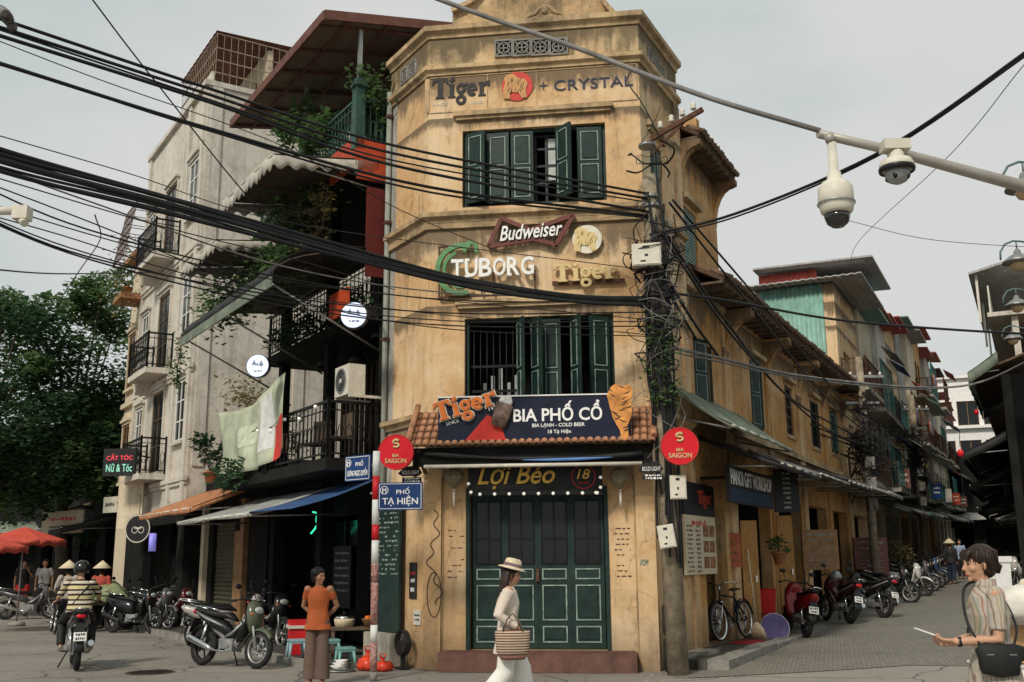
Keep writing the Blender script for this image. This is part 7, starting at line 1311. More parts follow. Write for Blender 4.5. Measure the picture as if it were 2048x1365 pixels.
# left kerb (heading: 0 = to the right, 90 = away)
LG = 'motorbikes parked along the left kerb'
motorbike(512, 1338, -32, 'olive green and black motorbike with chrome exhaust nearest on left kerb', paint['olive'], 1, -8, LG, at='f', alt=paint['black'])
motorbike(398, 1300, 14, 'silver scooter tail half hidden behind the olive motorbike', paint['silver'], 0, 6, LG, at='r')
motorbike(560, 1300, -50, 'dark motorbike directly behind the olive one by the stools', paint['black'], 1, -7, LG, at='f')
motorbike(303, 1268, -25, 'black scooter with wide front wheel left of the silver scooter', paint['black'], 0, -7, LG, at='f')
motorbike(350, 1248, -25, 'black scooter tucked behind the first black scooter', paint['grey'], 0, -7, LG, at='f'); motorbike(250, 1258, -20, 'grey motorbike beside the green goods cart', paint['grey'], 1, -7, LG, at='f')
motorbike(385, 1235, -30, 'black motorbike at the back of the left kerb group by the shutter', paint['black'], 1, -7, LG, at='f'); motorbike(262, 1225, -20, 'dark blue motorbike deep in the left kerb group', paint['blue'], 1, -7, LG, at='f'); motorbike(335, 1262, -28, 'matt grey motorbike squeezed between the two black scooters', paint['grey'], 1, -7, LG, at='f'); motorbike(372, 1262, -35, 'maroon motorbike left of the silver scooter tail', paint['maroon'], 1, -7, LG, at='f'); motorbike(10, 1240, 20, 'dark motorbike at the far left picture edge', paint['grey'], 1, -7, LG, at='r')
RG = 'motorbikes parked along the right street'
motorbike(1612, 1276, 92, 'red scooter with green lid nearest on the right street', paint['red'], 0, 9, RG, at='r'); motorbike(1700, 1248, 98, 'maroon and black motorbike second from the corner with helmet', paint['maroon'], 1, 9, RG, at='r'); motorbike(1768, 1236, 112, 'black motorbike third from the corner on the right street', paint['black'], 1, 9, RG, at='r')
motorbike(1822, 1206, -40, 'black motorbike facing out with large front wheel, fourth on right', paint['black'], 1, -8, RG, at='f'); motorbike(1850, 1193, -35, 'white fronted scooter facing out beyond the black motorbike', paint['white'], 0, -8, RG, at='f'); motorbike(1866, 1183, -35, 'grey motorbike facing out farther along the right street', paint['grey'], 1, -8, RG, at='f')
for i, (px, py) in enumerate(((1876, 1177), (1884, 1171), (1889, 1166), (1893, 1162), (1896, 1158))): motorbike(px, py, -35, 'dark motorbike in the far right row, number %s from the grey one' % ['one', 'two', 'three', 'four', 'five'][i], paint[['black', 'blue', 'grey', 'black', 'maroon'][i]], 1, -8, RG, at='f')
for i, (px, py) in enumerate(((1965, 1166), (1990, 1172), (2030, 1182), (1950, 1152))): motorbike(px, py, 205, ['dark', 'black', 'grey', 'maroon'][i]+' motorbike among the crowd opposite the far row', paint[['black', 'grey', 'white', 'maroon'][i]], 1, 8, 'motorbikes opposite', at='f')
ws = motorbike(2062, 1312, 185, 'white scooter cut by the right picture edge behind the walking woman', paint['white'], 0, 6, 'motorbikes opposite', at='c')
def helmet(label, p, rz, m, group=None):
    t_ = thing('helmet', label, 'helmet', TR(*p, rz)); b = MB(); b.lathe([(.125, 0), (.13, .05), (.12, .11), (.09, .16), (.04, .185), (.001, .19)], 18); obj('shell', b, m, t_); b = MB(); b.sheet(lambda u, v: ((.13+.07*v)*math.cos((u-.5)*2), (.13+.05*v)*math.sin((u-.5)*2), .03-.02*v), 8, 2, .006); obj('peak', b, M['blackp'], t_)
p = gnd(1700, 1248); h_ = R(98); q = p+V((math.cos(h_), math.sin(h_), 0))*.35; helmet('pale helmet resting on the maroon motorbike seat', (q.x-.08, q.y, gz(q.x)+.93), h_, M['steel'])
# bicycles
def bicycle(label, p, head, lean_, group=None, basket=False):
    t_ = thing('bicycle', label, 'bicycle', Matrix.Translation(p) @ Matrix.Rotation(R(head), 4, 'Z') @ Matrix.Rotation(R(lean_), 4, 'X'), group)
    wheel(t_, .52, .33, .04, 'front_wheel', 18, 'chrome', False, True); wheel(t_, -.52, .33, .04, 'rear_wheel', 18, 'chrome', False, True)
    b = MB(); hd, st, bb = V((.36, 0, .78)), V((-.2, 0, .72)), V((-.08, 0, .30))
    for a, c in ((hd, st), (hd-V((0, 0, .1)), bb), (st+V((-.03, 0, .08)), bb), (bb, V((-.52, .05, .33))), (bb, V((-.52, -.05, .33))), (st, V((-.52, .05, .33))), (st, V((-.52, -.05, .33))), (V((.34, 0, .9)), hd-V((-.02, 0, .14)))): b.tube([a, c], .016, 8)
    obj('frame', b, M['blacki'], t_); b = MB(); [b.tube([(.38, s*.045, .66), (.45, s*.05, .5), (.52, s*.05, .33)], .012, 8) for s in (-1, 1)]; b.tube([(.38, -.05, .66), (.38, .05, .66)], .016, 6); obj('fork', b, M['chrome'], t_)
    b = MB(); b.tube([(.18, -.28, .95), (.3, -.22, 1.0), (.35, 0, .94), (.3, .22, 1.0), (.18, .28, .95)], .012, 8); b.tube([(.35, 0, .8), (.345, 0, .95)], .014, 8); obj('handlebar', b, M['chrome'], t_); b = MB(); b.tube([(-.34, 0, .86), (-.2, 0, .86), (-.06, 0, .85)], [(.02, .1), (.03, .07), (.015, .02)], 10, ref=(0, 0, 1)); b.tube([(-.21, 0, .76), (-.2, 0, .85)], .012, 6); obj('saddle', b, M['blackp'], t_)
    for s, x in ((1, .52), (1, -.52)): b = MB(); b.sheet(lambda u, v: (x+.36*math.cos(R(20)+u*R(150)), (v-.5)*.05, .33+.36*math.sin(R(20)+u*R(150))), 12, 2, .004); obj('mudguard', b, M['blacki'], t_)
    b = MB(); b.lathe([(.09, -.004), (.09, .004)], 16, (-.08, -.05, .30), 'y'); b.bar((-.08, -.08, .3), (.05, -.09, .2), .016); b.bar((-.08, .08, .3), (-.2, .09, .4), .016); b.box(.01, .09, -.16, -.08, .19, .21); b.box(-.24, -.16, .08, .16, .39, .41); obj('crank', b, M['steel'], t_)
    if basket: b = MB(); b.lathe([(.16, .62), (.24, .86)], 12, (.62, 0, 0), caps=False); obj('basket', b, M['straw'], t_)
    return t_
bicycle('black bicycle with chrome fork parked head on beside the menu board', (lambda q: V((q.x, q.y, q.z+.155)))(gnd(1442, 1284, .155)+V((.32, .42, 0))), 233, 5)
# ------------------------------------------------------------------ street clutter
def stool(px, py, m, label, dz=0):
    p = gnd(px, py, dz); t_ = thing('plastic_stool', label, 'stool', TR(p.x, p.y, p.z+dz, .4), 'small plastic stools'); b = MB(); b.box(-.13, .13, -.13, .13, .27, .30); b.box(-.12, .12, -.12, .12, .24, .2699); obj('seat', b, m, t_)
    for sx in (-1, 1):
        for sy in (-1, 1): b = MB(); b.tube([(sx*.105, sy*.105, .245), (sx*.135, sy*.135, 0)], [.026, .02], 6); obj('leg', b, m, t_)
sky_b = mat('pale_blue_plastic', (.24, .38, .42), .45, var=.1); mint_p = mat('mint_plastic', (.16, .34, .31), .45, var=.1)
stool(592, 1318, sky_b, 'pale blue plastic stool beside the red crate', .09); stool(690, 1335, mint_p, 'mint plastic stool under the vendor pot', .0); stool(660, 1318, mint_p, 'mint plastic stool half hidden behind the orange top woman', .09)
p = gnd(598, 1312, .09); t_ = thing('red_crate', 'red plastic crate with cream lid beside the dark motorbike', 'crate', TR(p.x, p.y+.4, p.z+.09, .3)); obj('crate_body', MB().box(-.26, .26, -.2, .2, 0, .42), M['red'], t_); obj('lid', MB().box(-.29, .29, -.23, .23, .421, .47), M['offw'], t_); obj('red_lid', MB().box(-.27, .27, -.21, .21, .471, .55), M['red'], t_)
p = gnd(690, 1328); t_ = thing('vendor_table', 'low dark wooden vendor table behind the striped post', 'table', TR(p.x+.1, p.y+.45, 0.0, .2)); obj('table_top', MB().box(-.42, .42, -.22, .22, .50, .54), M['wood'], t_); [obj('leg', MB().box(sx*.38-.025, sx*.38+.025, sy*.18-.025, sy*.18+.025, .0, .499), M['wood'], t_) for sx in (-1, 1) for sy in (-1, 1)]
tx, ty = p.x+.1, p.y+.45
t_ = thing('cooking_pot', 'aluminium pot with lid in a straw ring on vendor table', 'pot', V((tx-.2, ty, .54))); b = MB(); b.lathe([(.15, 0), (.17, .1), (.17, .13)], 18); obj('straw_ring', b, M['straw'], t_); b = MB(); b.lathe([(.155, .131), (.16, .15), (.12, .19), (.04, .205), (.001, .207)], 18); obj('lid', b, M['chrome'], t_); b = MB(); b.ball((0, 0, .225), .02, 8, 6); obj('knob', b, M['blackp'], t_)
t_ = thing('basket', 'brown woven basket of goods at the right end of vendor table', 'basket', V((tx+.24, ty, .54))); b = MB(); b.lathe([(.11, 0), (.15, .12), (.16, .13), (.14, .125), (.001, .1)], 16); obj('basket_body', b, M['wood2'], t_)
for i in range(6): b = MB(); b.ball((.07*math.cos(i), .07*math.sin(i), .14), .04, 8, 6); obj('fruit', b, org, t_)
def bag(px, py, s, m, label, hs=1.2):
    p = gnd(px, py); rr = random.Random(px); t_ = thing('plastic_bag', label, 'bag', V((p.x, p.y, p.z))); b = MB(); n = 16
    pr = [(.001, 0), (s*.9, .005), (s, s*.4), (s*.75, s*.9), (s*.35, s*hs), (s*.12, s*(hs+.1)), (s*.3, s*(hs+.5))]
    b.lathe(pr, n, caps=False); b.v = [(x*(1+.18*math.sin(5*math.atan2(y, x)+z*20)), y*(1+.18*math.sin(4*math.atan2(y, x)+z*13)), z) for x, y, z in b.v]; obj('bag_film', b, m, t_); b = MB(); [b.tube([(sx*s*.2, 0, s*(hs+.45)), (sx*s*.3, 0, s*(hs+.75)), (sx*s*.05, .01, s*(hs+.8))], .012, 5) for sx in (-1, 1)]; obj('handle', b, m, t_)
redbag = mat('red_bag_film', (.55, .05, .02), .3, var=.4, sc=12); grbag = mat('green_net', (.05, .22, .13), .5, var=.4, sc=20)
bag(735, 1340, .17, redbag, 'red plastic bag slumped against the striped post left side'); bag(765, 1342, .15, redbag, 'orange red plastic bag right of the striped post', .8); bag(770, 1332, .14, grbag, 'green net bag behind the red bags')
p = gnd(678, 1342); t_ = thing('stacked_bowls', 'stack of pale bowls on a tray by the mint stool', 'bowls', V((p.x, p.y-.05, 0))); b = MB(); b.lathe([(.001, 0), (.24, .0), (.26, .025), (.24, .02)], 18, caps=False); obj('tray', b, M['steel'], t_)
for k in range(3): b = MB(); b.lathe([(.05, .025+.04*k), (.13-.015*k, .08+.04*k), (.12-.015*k, .08+.04*k), (.04, .03+.04*k)], 16, (.02*k, 0, 0), caps=False); obj('bowl', b, M['white'], t_)
p = gnd(775, 1280); t_ = thing('wall_plinth', 'mossy concrete plinth below the green price board', 'plinth', LF.m @ TR(-1.0, -.2, .0)); b = MB(); b.box(-.48, .48, -.12, .19, 0, .49); obj('block', b, M['greyb'], t_)
t_ = thing('round_vent', 'dark round fan leaning at the corner house foot', 'fan', LF.m @ TR(-.3, -.2, .38)); b = MB(); b.lathe([(.19, .05), (.2, 0), (.19, -.05)], 20, axis='y', caps=False); annulus(b, 0, 0, .02, .05, 0, 6.28, -.05, -.04, 12); [annulus(b, 0, 0, q, q+.01, 0, 6.28, -.05, -.04, 18) for q in (.09, .13, .17)]; obj('guard', b, M['blackp'], t_); obj('stand', MB().box(-.03, .03, -.02, .03, -.38, -.19).box(-.12, .12, -.08, .08, -.38, -.35), M['blackp'], t_)
t_ = thing('gas_cylinder_stack', 'dark stacked kegs standing between the pole and corner pilaster', 'keg', FF.m @ TR(FW+.2, -.12, .0))
for k in range(2): b = MB(); b.lathe([(.12, .01+.5*k), (.145, .05+.5*k), (.145, .2+.5*k), (.15, .22+.5*k), (.145, .24+.5*k), (.145, .42+.5*k), (.12, .47+.5*k), (.05, .49+.5*k)], 18); obj('keg', b, M['awnk'], t_)
rfp = lambda x, y, z: RFm @ V((x, y, z))
t_ = thing('red_box', 'red plastic tub standing by the shop door', 'tub', Matrix.Translation(rfp(5.4, -.35, .155)) @ Matrix.Rotation(.5, 4, 'Z')); b = MB(); b.lathe([(.17, .4), (.22, .85), (.235, .87), (.20, .86), (.16, .42)], 4, smooth=False, caps=False); b.lathe([(.16, 0), (.17, .38)], 4, smooth=False); obj('tub_body', b, M['red'], t_)
t_ = thing('purple_basin', 'purple and white basin leaning below the red tub', 'basin', Matrix.Translation(rfp(5.0, -.52, .30)) @ Matrix.Rotation(R(70), 4, 'X')); b = MB(); b.lathe([(.15, 0), (.25, .1), (.27, .1), (.26, .12), (.15, .02)], 20); obj('basin_body', b, mat('purple_plastic', (.12, .09, .24), .4), t_); b = MB(); b.lathe([(.26, .1), (.275, .11), (.26, .12)], 20, caps=False); obj('rim', b, M['white'], t_)
for i, (x, y, tl, lb) in enumerate(((4.3, -.4, 16, 'long wooden broom leaning across the shop doorway'), (4.95, -.2, -3, 'upright wooden broom against the orange door'))):
    t_ = thing('broom', lb, 'broom', Matrix.Translation(rfp(x, y, .16)) @ Matrix.Rotation(RF.rz, 4, 'Z') @ Matrix.Rotation(R(-tl), 4, 'Y')); b = MB(); b.tube([(0, 0, .25), (0, 0, 1.65)], .014, 8); obj('handle', b, M['cream2'], t_); b = MB(); b.tube([(0, 0, 0), (0, 0, .2), (0, 0, .32)], [(.02, .16), (.03, .12), (.02, .03)], 12, ref=(1, 0, 0)); obj('bristles', b, M['straw'], t_)
t_ = thing('door_mat', 'red door mat on the raised pavement', 'mat', RFm @ TR(3.7, -.35, .157)); obj('mat_cloth', MB().box(-.5, .5, -.22, .22, 0, .012), mat('red_mat', (.25, .015, .015), .95, bump=.5), t_)
# right edge: boxes and sacks behind the walking woman
def carton(px, py, y, w_, d, h, m, label, cat='box', rz=.2, lid=None, dz=0):
    p = at_y(px, 1200, y); g = gz(p.x)+dz; t_ = thing(cat.replace(' ', '_'), label, cat, TR(p.x, y, g, rz)); b = MB(); e = .02
    b.add([(-w_/2, -d/2, 0), (w_/2, -d/2, 0), (w_/2, d/2, 0), (-w_/2, d/2, 0), (-w_/2-e, -d/2-e, h*.95), (w_/2+e, -d/2-e, h*.95), (w_/2+e, d/2+e, h*.95), (-w_/2-e, d/2+e, h*.95)], [(0, 3, 2, 1), (4, 5, 6, 7), (0, 1, 5, 4), (1, 2, 6, 5), (2, 3, 7, 6), (3, 0, 4, 7)]); obj('box_body', b, m, t_); obj('lid', MB().box(-w_/2-.035, w_/2+.035, -d/2-.035, d/2+.035, h*.951, h), lid or m, t_)
carton(1990, 0, 13.2, .27, .27, 1.45, M['white'], 'tall white bin with rounded lid behind the walking woman', 'bin')
carton(2045, 0, 11.0, .9, .6, .42, M['white'], 'white foam cooler box lowest at right edge', 'cooler'); carton(2056, 0, 11.0, .8, .55, .36, mat('cardboard', (.45, .26, .13), .85, var=.15), 'brown carton on top of the white cooler', 'carton', .1, None, .43); carton(2022, 0, 12.0, .4, .4, .95, mat('tan_board', (.58, .33, .16), .85, var=.15), 'orange tan carton stack beside the white bin', 'carton', -.1)
for i, (px, y, z, s, lb) in enumerate(((2052, 10.6, .82, .28, 'lumpy white sack piled on the brown carton'), (2066, 10.0, .3, .34, 'large pale sack against the cooler at right edge'))):
    p = at_y(px, 1200, y); t_ = thing('sack', lb, 'sack', V((p.x, y, gz(p.x)+(z if i == 0 else 0)))); b = MB(); b.ball((0, 0, s*.7), s, 16, 10, (1.2, .9, .72)); b.v = [(x*(1+.06*math.sin(z_*30+y_*12)), y_*(1+.08*math.sin(x*20)), max(0, z_+.02*math.sin(x*25+y_*18))) for x, y_, z_ in b.v]; obj('sack_cloth', b, mat('sack_white', (.62, .58, .52), .8, var=.2, bump=.5, bsc=12), t_); b = MB(); b.ball((0, 0, s*1.42), .05, 8, 6); obj('tied_neck', b, M['cream2'], t_)
# goods cart left
p = gnd(200, 1262); t_ = thing('goods_cart', 'street cart heaped with green cloth covered goods', 'cart', TR(p.x, p.y+.3, 0, R(115))); obj('cart_deck', MB().box(-.7, .7, -.45, .45, .62, .68), M['wood'], t_); b = MB(); b.sheet(lambda u, v: ((u-.5)*1.5, (v-.5)*1.0, .69+.5*math.sin(PI*u)**.6*math.sin(PI*v)**.6+.03*math.sin(u*20)*math.sin(v*15)), 16, 12, .01); obj('green_cover', b, mat('green_checked_cloth', (.22, .25, .13), .85, var=.4, sc=14, bump=.4, bsc=10), t_)
for s in (-1, 1): b = MB(); b.lathe([(.28, -.03), (.32, 0), (.28, .03)], 20, (0, s*.5, .32), 'y', caps=False); [b.tube([(0, s*.5, .32), (.28*math.cos(a), s*.5, .32+.28*math.sin(a))], .008, 4) for a in [k*PI/4 for k in range(8)]]; obj('cart_wheel', b, M['rubber'], t_)
b = MB(); [b.tube([(-.7, s*.3, .66), (-1.3, s*.28, .85)], .018, 6) for s in (-1, 1)]; b.tube([(-1.3, -.28, .85), (-1.3, .28, .85)], .018, 6); b.tube([(.5, 0, .64), (.5, 0, .02)], .02, 6); b.bar((0, -.5, .32), (0, .5, .32), .03); b.bar((0, -.3, .32), (0, -.3, .62), .03); b.bar((0, .3, .32), (0, .3, .62), .03); obj('cart_frame', b, M['blacki'], t_)
# storefront plants right
rn = random.Random(77)
for i, (px, py, lb) in enumerate(((1790, 1160, 'pale flowering bush by the bar entrance on the right street'), (1560, 1130, 'small green plant hanging at the gift shop post'))):
    x, z = RF.hit(px, py, -.6); q = RF.w(x, -.6); potted(lb, (q.x, q.y, gz(q.x)) if i == 0 else (q.x, q.y, z), 1.5 if i == 0 else .5, .6 if i == 0 else .2, 700 if i == 0 else 120, rn, 'leafy' if i == 0 else 'leaf', size=.1)
# ------------------------------------------------------------------ people (local: x forward, y left, z up; metres for a 1.62 m adult, then scaled)
def remesh(name, mb, m, parent, vox, smooth=4, thin=None):
    me = mb.mesh(name); o = bpy.data.objects.new('tmp', me); COL.objects.link(o)
    r_ = o.modifiers.new('r', 'REMESH'); r_.mode = 'VOXEL'; r_.voxel_size = vox; r_.use_smooth_shade = True
    s = o.modifiers.new('s', 'SMOOTH'); s.iterations = smooth; s.factor = .5
    dg = bpy.context.evaluated_depsgraph_get(); e = bpy.data.meshes.new_from_object(o.evaluated_get(dg)); bpy.data.objects.remove(o); e.materials.clear()
    return obj(name, e, m, parent)
def head_geo(b, c, rz=0, tilt=0, rx=0):
    """skull, jaw, nose, brow, ears; face looks along +x before turning"""
    T_ = Matrix.Translation(c) @ Matrix.Rotation(rz, 4, 'Z') @ Matrix.Rotation(tilt, 4, 'Y'); q = lambda x, y, z: tuple(T_ @ V((x, y, z))); r3 = T_.to_3x3()
    b.ball(q(-.012, 0, .035), .082, 18, 12, (1.12, .93, 1.08), r3.to_4x4()); b.tube([q(.012, 0, .01), q(.02, 0, -.045), q(.035, 0, -.092)], [(.078, .066), (.068, .056), (.03, .03)], 14, ref=tuple(r3 @ V((1, 0, 0))))
    b.tube([q(.078, 0, .035), q(.094, 0, .0), q(.104, 0, -.016), (q(.088, 0, -.024))], [.008, .011, .0145, .009], 8)
    b.tube([q(.068, -.036, .036), q(.084, 0, .04), q(.068, .036, .036)], .011, 8); b.tube([q(.07, -.022, -.05), q(.087, 0, -.048), q(.07, .022, -.05)], .0095, 8); b.ball(q(.07, 0, -.082), .018, 8, 6)
    for s in (-1, 1): b.ball(q(.055, s*.042, -.012), .026, 8, 6); b.ball(q(-.005, s*.079, -.002), .026, 8, 8, (.6, .35, 1.1), r3.to_4x4())
    return T_
def hand_geo(b, w_, d, n, curl=.6, side=1, s=1.0):
    """palm at wrist w_, pointing d, palm normal n; five fingers curled towards n"""
    w_ = V(w_); d = V(d).normalized(); n = V(n); n = (n-d*n.dot(d)).normalized(); a = d.cross(n)*side
    b.tube([w_, w_+d*.03*s, w_+d*.085*s], [(.016*s, .022*s), (.015*s, .036*s), (.012*s, .036*s)], 10, ref=tuple(n))
    for i, (o, l) in enumerate(((.027, .062), (.009, .072), (-.009, .066), (-.026, .05))):
        p0 = w_+d*.08*s+a*o*s; p1 = p0+(d*math.cos(curl*.6)+n*math.sin(curl*.6))*l*.5*s; p2 = p1+(d*math.cos(curl*1.5)+n*math.sin(curl*1.5))*l*.5*s; b.tube([p0, p1, p2], [.0095*s, .0088*s, .0075*s], 7)
    p0 = w_+d*.025*s+a*.026*s; p1 = p0+(d*.6+a*.7+n*.3).normalized()*.036*s; p2 = p1+(d*.8+a*.15+n*.55).normalized()*.032*s; b.tube([p0, p1, p2], [.013*s, .011*s, .009*s], 7)
def limb(b, pts, rr, n=12): b.tube(pts, rr, n, ref=(1, 0, 0) if abs(V(pts[1])[2]-V(pts[0])[2]) > .1 else None)
def person(label, loc, head, J, scale=1.0, skin='skin', vox=.011, look=0, nod=0, hands=(.6, .6), lean_=0, name='person'):
    t_ = thing(name, label, 'person', Matrix.Translation(loc) @ Matrix.Rotation(R(head), 4, 'Z') @ Matrix.Scale(scale, 4)); b = MB()
    pel, ch, nk, hd = V(J['pel']), V(J['ch']), V(J['nk']), V(J['hd'])
    b.tube([pel-V((0, 0, .07)), pel+V((0, 0, .03)), pel.lerp(ch, .45), ch, ch.lerp(nk, .55), nk], [(.085, .13), (.095, .155), (.078, .125), (.095, .15), (.075, .13), (.048, .05)], 16, ref=(1, 0, 0))
    b.tube([nk-V((0, 0, .03)), hd-V((0, 0, .05))], [.05, .045], 12); T_ = head_geo(b, hd, look, nod)
    for s, k in ((1, 'l'), (-1, 'r')):
        sh, el, wr = V(J['sh'+k]), V(J['el'+k]), V(J['wr'+k]); limb(b, [sh, sh.lerp(el, .5), el, el.lerp(wr, .4), wr], [.050, .043, .036, .034, .024]); b.ball(sh, .054, 10, 8); hand_geo(b, wr, J.get('hd_'+k, wr-el), J.get('pn_'+k, (1, 0, 0)), hands[0 if k == 'l' else 1], s if not J.get('flip') else -s)
        hp, kn, an = V(J['hp'+k]), V(J['kn'+k]), V(J['an'+k]); limb(b, [hp, hp.lerp(kn, .5), kn, kn.lerp(an, .35), an], [.082, .07, .052, .05, .034]); f = V(J.get('ft'+k, (.16, 0, -.055))); b.tube([an+V((-.045, 0, -.045)), an+V((0, 0, -.035)), an+f*.6, an+f], [(.028, .032), (.04, .036), (.026, .042), (.016, .032)], 10, ref=(0, 0, 1))
    bo = remesh('body', b, M[skin], t_, vox, 3)
    q = lambda x, y, z: tuple(T_ @ V((x, y, z)))
    for s in (-1, 1): e = MB(); e.ball(q(.079, s*.03, .018), .0095, 8, 6, (.8, 1.4, .75)); obj('eye', e, M['eye'], bo); e = MB(); e.tube([q(.084, s*.016, .037), q(.086, s*.03, .042), q(.078, s*.046, .037)], .0035, 5); obj('eyebrow', e, M['hair'], bo)
    e = MB(); e.tube([q(.086, -.02, -.051), q(.0965, 0, -.049), q(.086, .02, -.051)], .0055, 6); obj('lips', e, M['lips'], bo)
    return t_, T_, bo
def std(**k):
    J = dict(pel=(0, 0, .90), ch=(0, 0, 1.20), nk=(-.005, 0, 1.385), hd=(.02, 0, 1.50), shl=(0, .165, 1.33), shr=(0, -.165, 1.33), ell=(-.02, .22, 1.07), elr=(-.02, -.22, 1.07), wrl=(.03, .22, .84), wrr=(.03, -.22, .84), hpl=(0, .085, .87), hpr=(0, -.085, .87), knl=(.02, .09, .48), knr=(.02, -.09, .48), anl=(0, .09, .085), anr=(0, -.09, .085)); J.update(k); return J
def hair_cap(t_, T_, m, back=1, length=.0, fringe=0, vox=.008, bun=0):
    b = MB(); r3 = T_.to_3x3().to_4x4(); q = lambda x, y, z: tuple(T_ @ V((x, y, z)))
    b.ball(q(-.026, 0, .055), .088, 18, 12, (1.14, 1.04, 1.02), r3); b.ball(q(-.05, 0, .0), .075, 14, 10, (.9, 1.1, 1.15), r3)
    if fringe:
        for k in range(7): y = -.05+k*.0167; b.tube([q(.055, y, .105), q(.085, y*1.05, .075), q(.086, y*1.1, .04)], [.02, .016, .006], 6)
    if length:
        for k in range(9): a = (k-4)/4*1.5; b.tube([q(-.05*math.cos(a)-.03, .085*math.sin(a), .03), q(-.06*math.cos(a)-.03, .095*math.sin(a), -.08), q(-.05*math.cos(a)-.0+.03*abs(math.sin(a)), .09*math.sin(a), -.08-length)], [.03, .028, .012], 8)
    if bun: b.tube([q(-.09, 0, .02), q(-.13, 0, -.02), q(-.12, 0, -.06)], [.028, .03, .012], 8)
    o = remesh('hair', b, m, t_, vox, 2); st = MB(); hr = random.Random(len(bpy.data.objects))
    for k in range(90):
        a = hr.uniform(-2.9, 2.9); u = hr.uniform(.2, 1); p0 = V((-.02+.05*math.cos(a)*u, .05*math.sin(a)*u, .148-.02*u)); r0 = .1; z1 = hr.uniform(.0, .07) if abs(a) < 1.0 else hr.uniform(-.08, .03)
        if abs(a) < 1.0 and not fringe: z1 = .085
        p1 = V((-.024+.106*math.cos(a), .098*math.sin(a), .09)); p2 = V((-.02+.105*math.cos(a), .094*math.sin(a), z1)); st.tube([q(*p0), q(*p1), q(*p2)], [.004, .0045, .0015], 4)
    kind(obj('hair_strands', st, m, o), 'stuff'); return o
def conical(t_, T_, z=.1, tilt=0):
    b = MB(); Tm = T_ @ Matrix.Rotation(tilt, 4, 'Y'); n = 22; pr = [(.001, .19), (.11, .10), (.235, -.01), (.232, -.016), (.10, .08), (.001, .165)]; b.lathe(pr, n, caps=False); b.v = [tuple(Tm @ (V(v)+V((0, 0, z-.03)))) for v in b.v]; o = obj('conical_hat', b, M['straw'], t_); b = MB(); b.tube([tuple(Tm @ V((0, s*.1, z+.03))) for s in (-1,)]+[tuple(Tm @ V((.05, -.06, -.08))), tuple(Tm @ V((.06, 0, -.11))), tuple(Tm @ V((.05, .06, -.08))), tuple(Tm @ V((0, .1, z+.03)))], .004, 4); obj('chin_strap', b, M['lips'], o)
def shirt(t_, J, m, sl=1.0, hem=.78, grow=1.0, vox=.011, flare=0, name='shirt', collar=True, cuff=None):
    b = MB(); pel, ch, nk = V(J['pel']), V(J['ch']), V(J['nk']); g = grow; d = (ch-pel).normalized(); hp = pel+d*(hem-pel.z) if abs(d.z) > .5 else pel
    P = [hp, pel.lerp(hp, .4), pel.lerp(ch, .5), ch, ch.lerp(nk, .6), nk+V((0, 0, -.015))]; b.tube(P, [(.125*g+flare, .17*g+flare), (.12*g+flare*.5, .168*g+flare*.5), (.105*g, .15*g), (.115*g, .168*g), (.095*g, .15*g), (.062, .066)], 18, ref=(1, 0, 0))
    for k in 'lr':
        sh, el, wr = V(J['sh'+k]), V(J['el'+k]), V(J['wr'+k]); b.ball(sh, .054*g, 10, 8)
        if sl <= .6: e = sh.lerp(el, sl*1.6); b.tube([sh, sh.lerp(e, .5), e], [.052*g, .051*g, .051*g], 12)
        else: e = el.lerp(wr, (sl-.6)/.4); b.tube([sh, sh.lerp(el, .5), el, el.lerp(e, .5), e], [.066*g, .062*g, .056*g, .052*g, .046*g], 12)
    for i, v in enumerate(b.v):                              # folds
        x, y, z = v; r_ = .006*math.sin(z*38+y*21+x*13)+.004*math.sin(x*60+z*17); b.v[i] = (x+r_*(1 if x > 0 else -1), y+r_*(1 if y > 0 else -1)*.7, z)
    return remesh(name, b, m, t_, vox, 2)
def trousers(t_, J, m, end=.1, w_=1.0, flare=0, vox=.011, name='trousers'):
    b = MB(); pel = V(J['pel']); b.tube([pel+V((0, 0, .1)), pel, pel-V((0, 0, .06))], [(.088, .126), (.104, .150), (.10, .150)], 16, ref=(1, 0, 0))
    for k in 'lr':
        hp, kn, an = V(J['hp'+k]), V(J['kn'+k]), V(J['an'+k]); e = kn.lerp(an, end) if end <= 1 else an
        b.tube([hp+V((0, 0, .03)), hp.lerp(kn, .5), kn, kn.lerp(e, .5), e] if end > 0 else [hp+V((0, 0, .03)), hp.lerp(kn, .4), hp.lerp(kn, .72)], [.098*w_, .088*w_, .074*w_+flare*.4, .068*w_+flare*.7, .062*w_+flare] if end > 0 else [.1*w_, .098*w_, .1*w_], 14, ref=(1, 0, 0))
    return remesh(name, b, m, t_, vox, 2)
def shoes(t_, J, m):
    for k in 'lr': an = V(J['an'+k]); f = V(J.get('ft'+k, (.16, 0, -.055))); b = MB(); b.tube([an+V((-.06, 0, -.05)), an+V((0, 0, -.042)), an+f*.6, an+f*1.12], [(.032, .036), (.045, .042), (.032, .048), (.016, .035)], 12, ref=(0, 0, 1)); obj('shoe', b, m, t_)
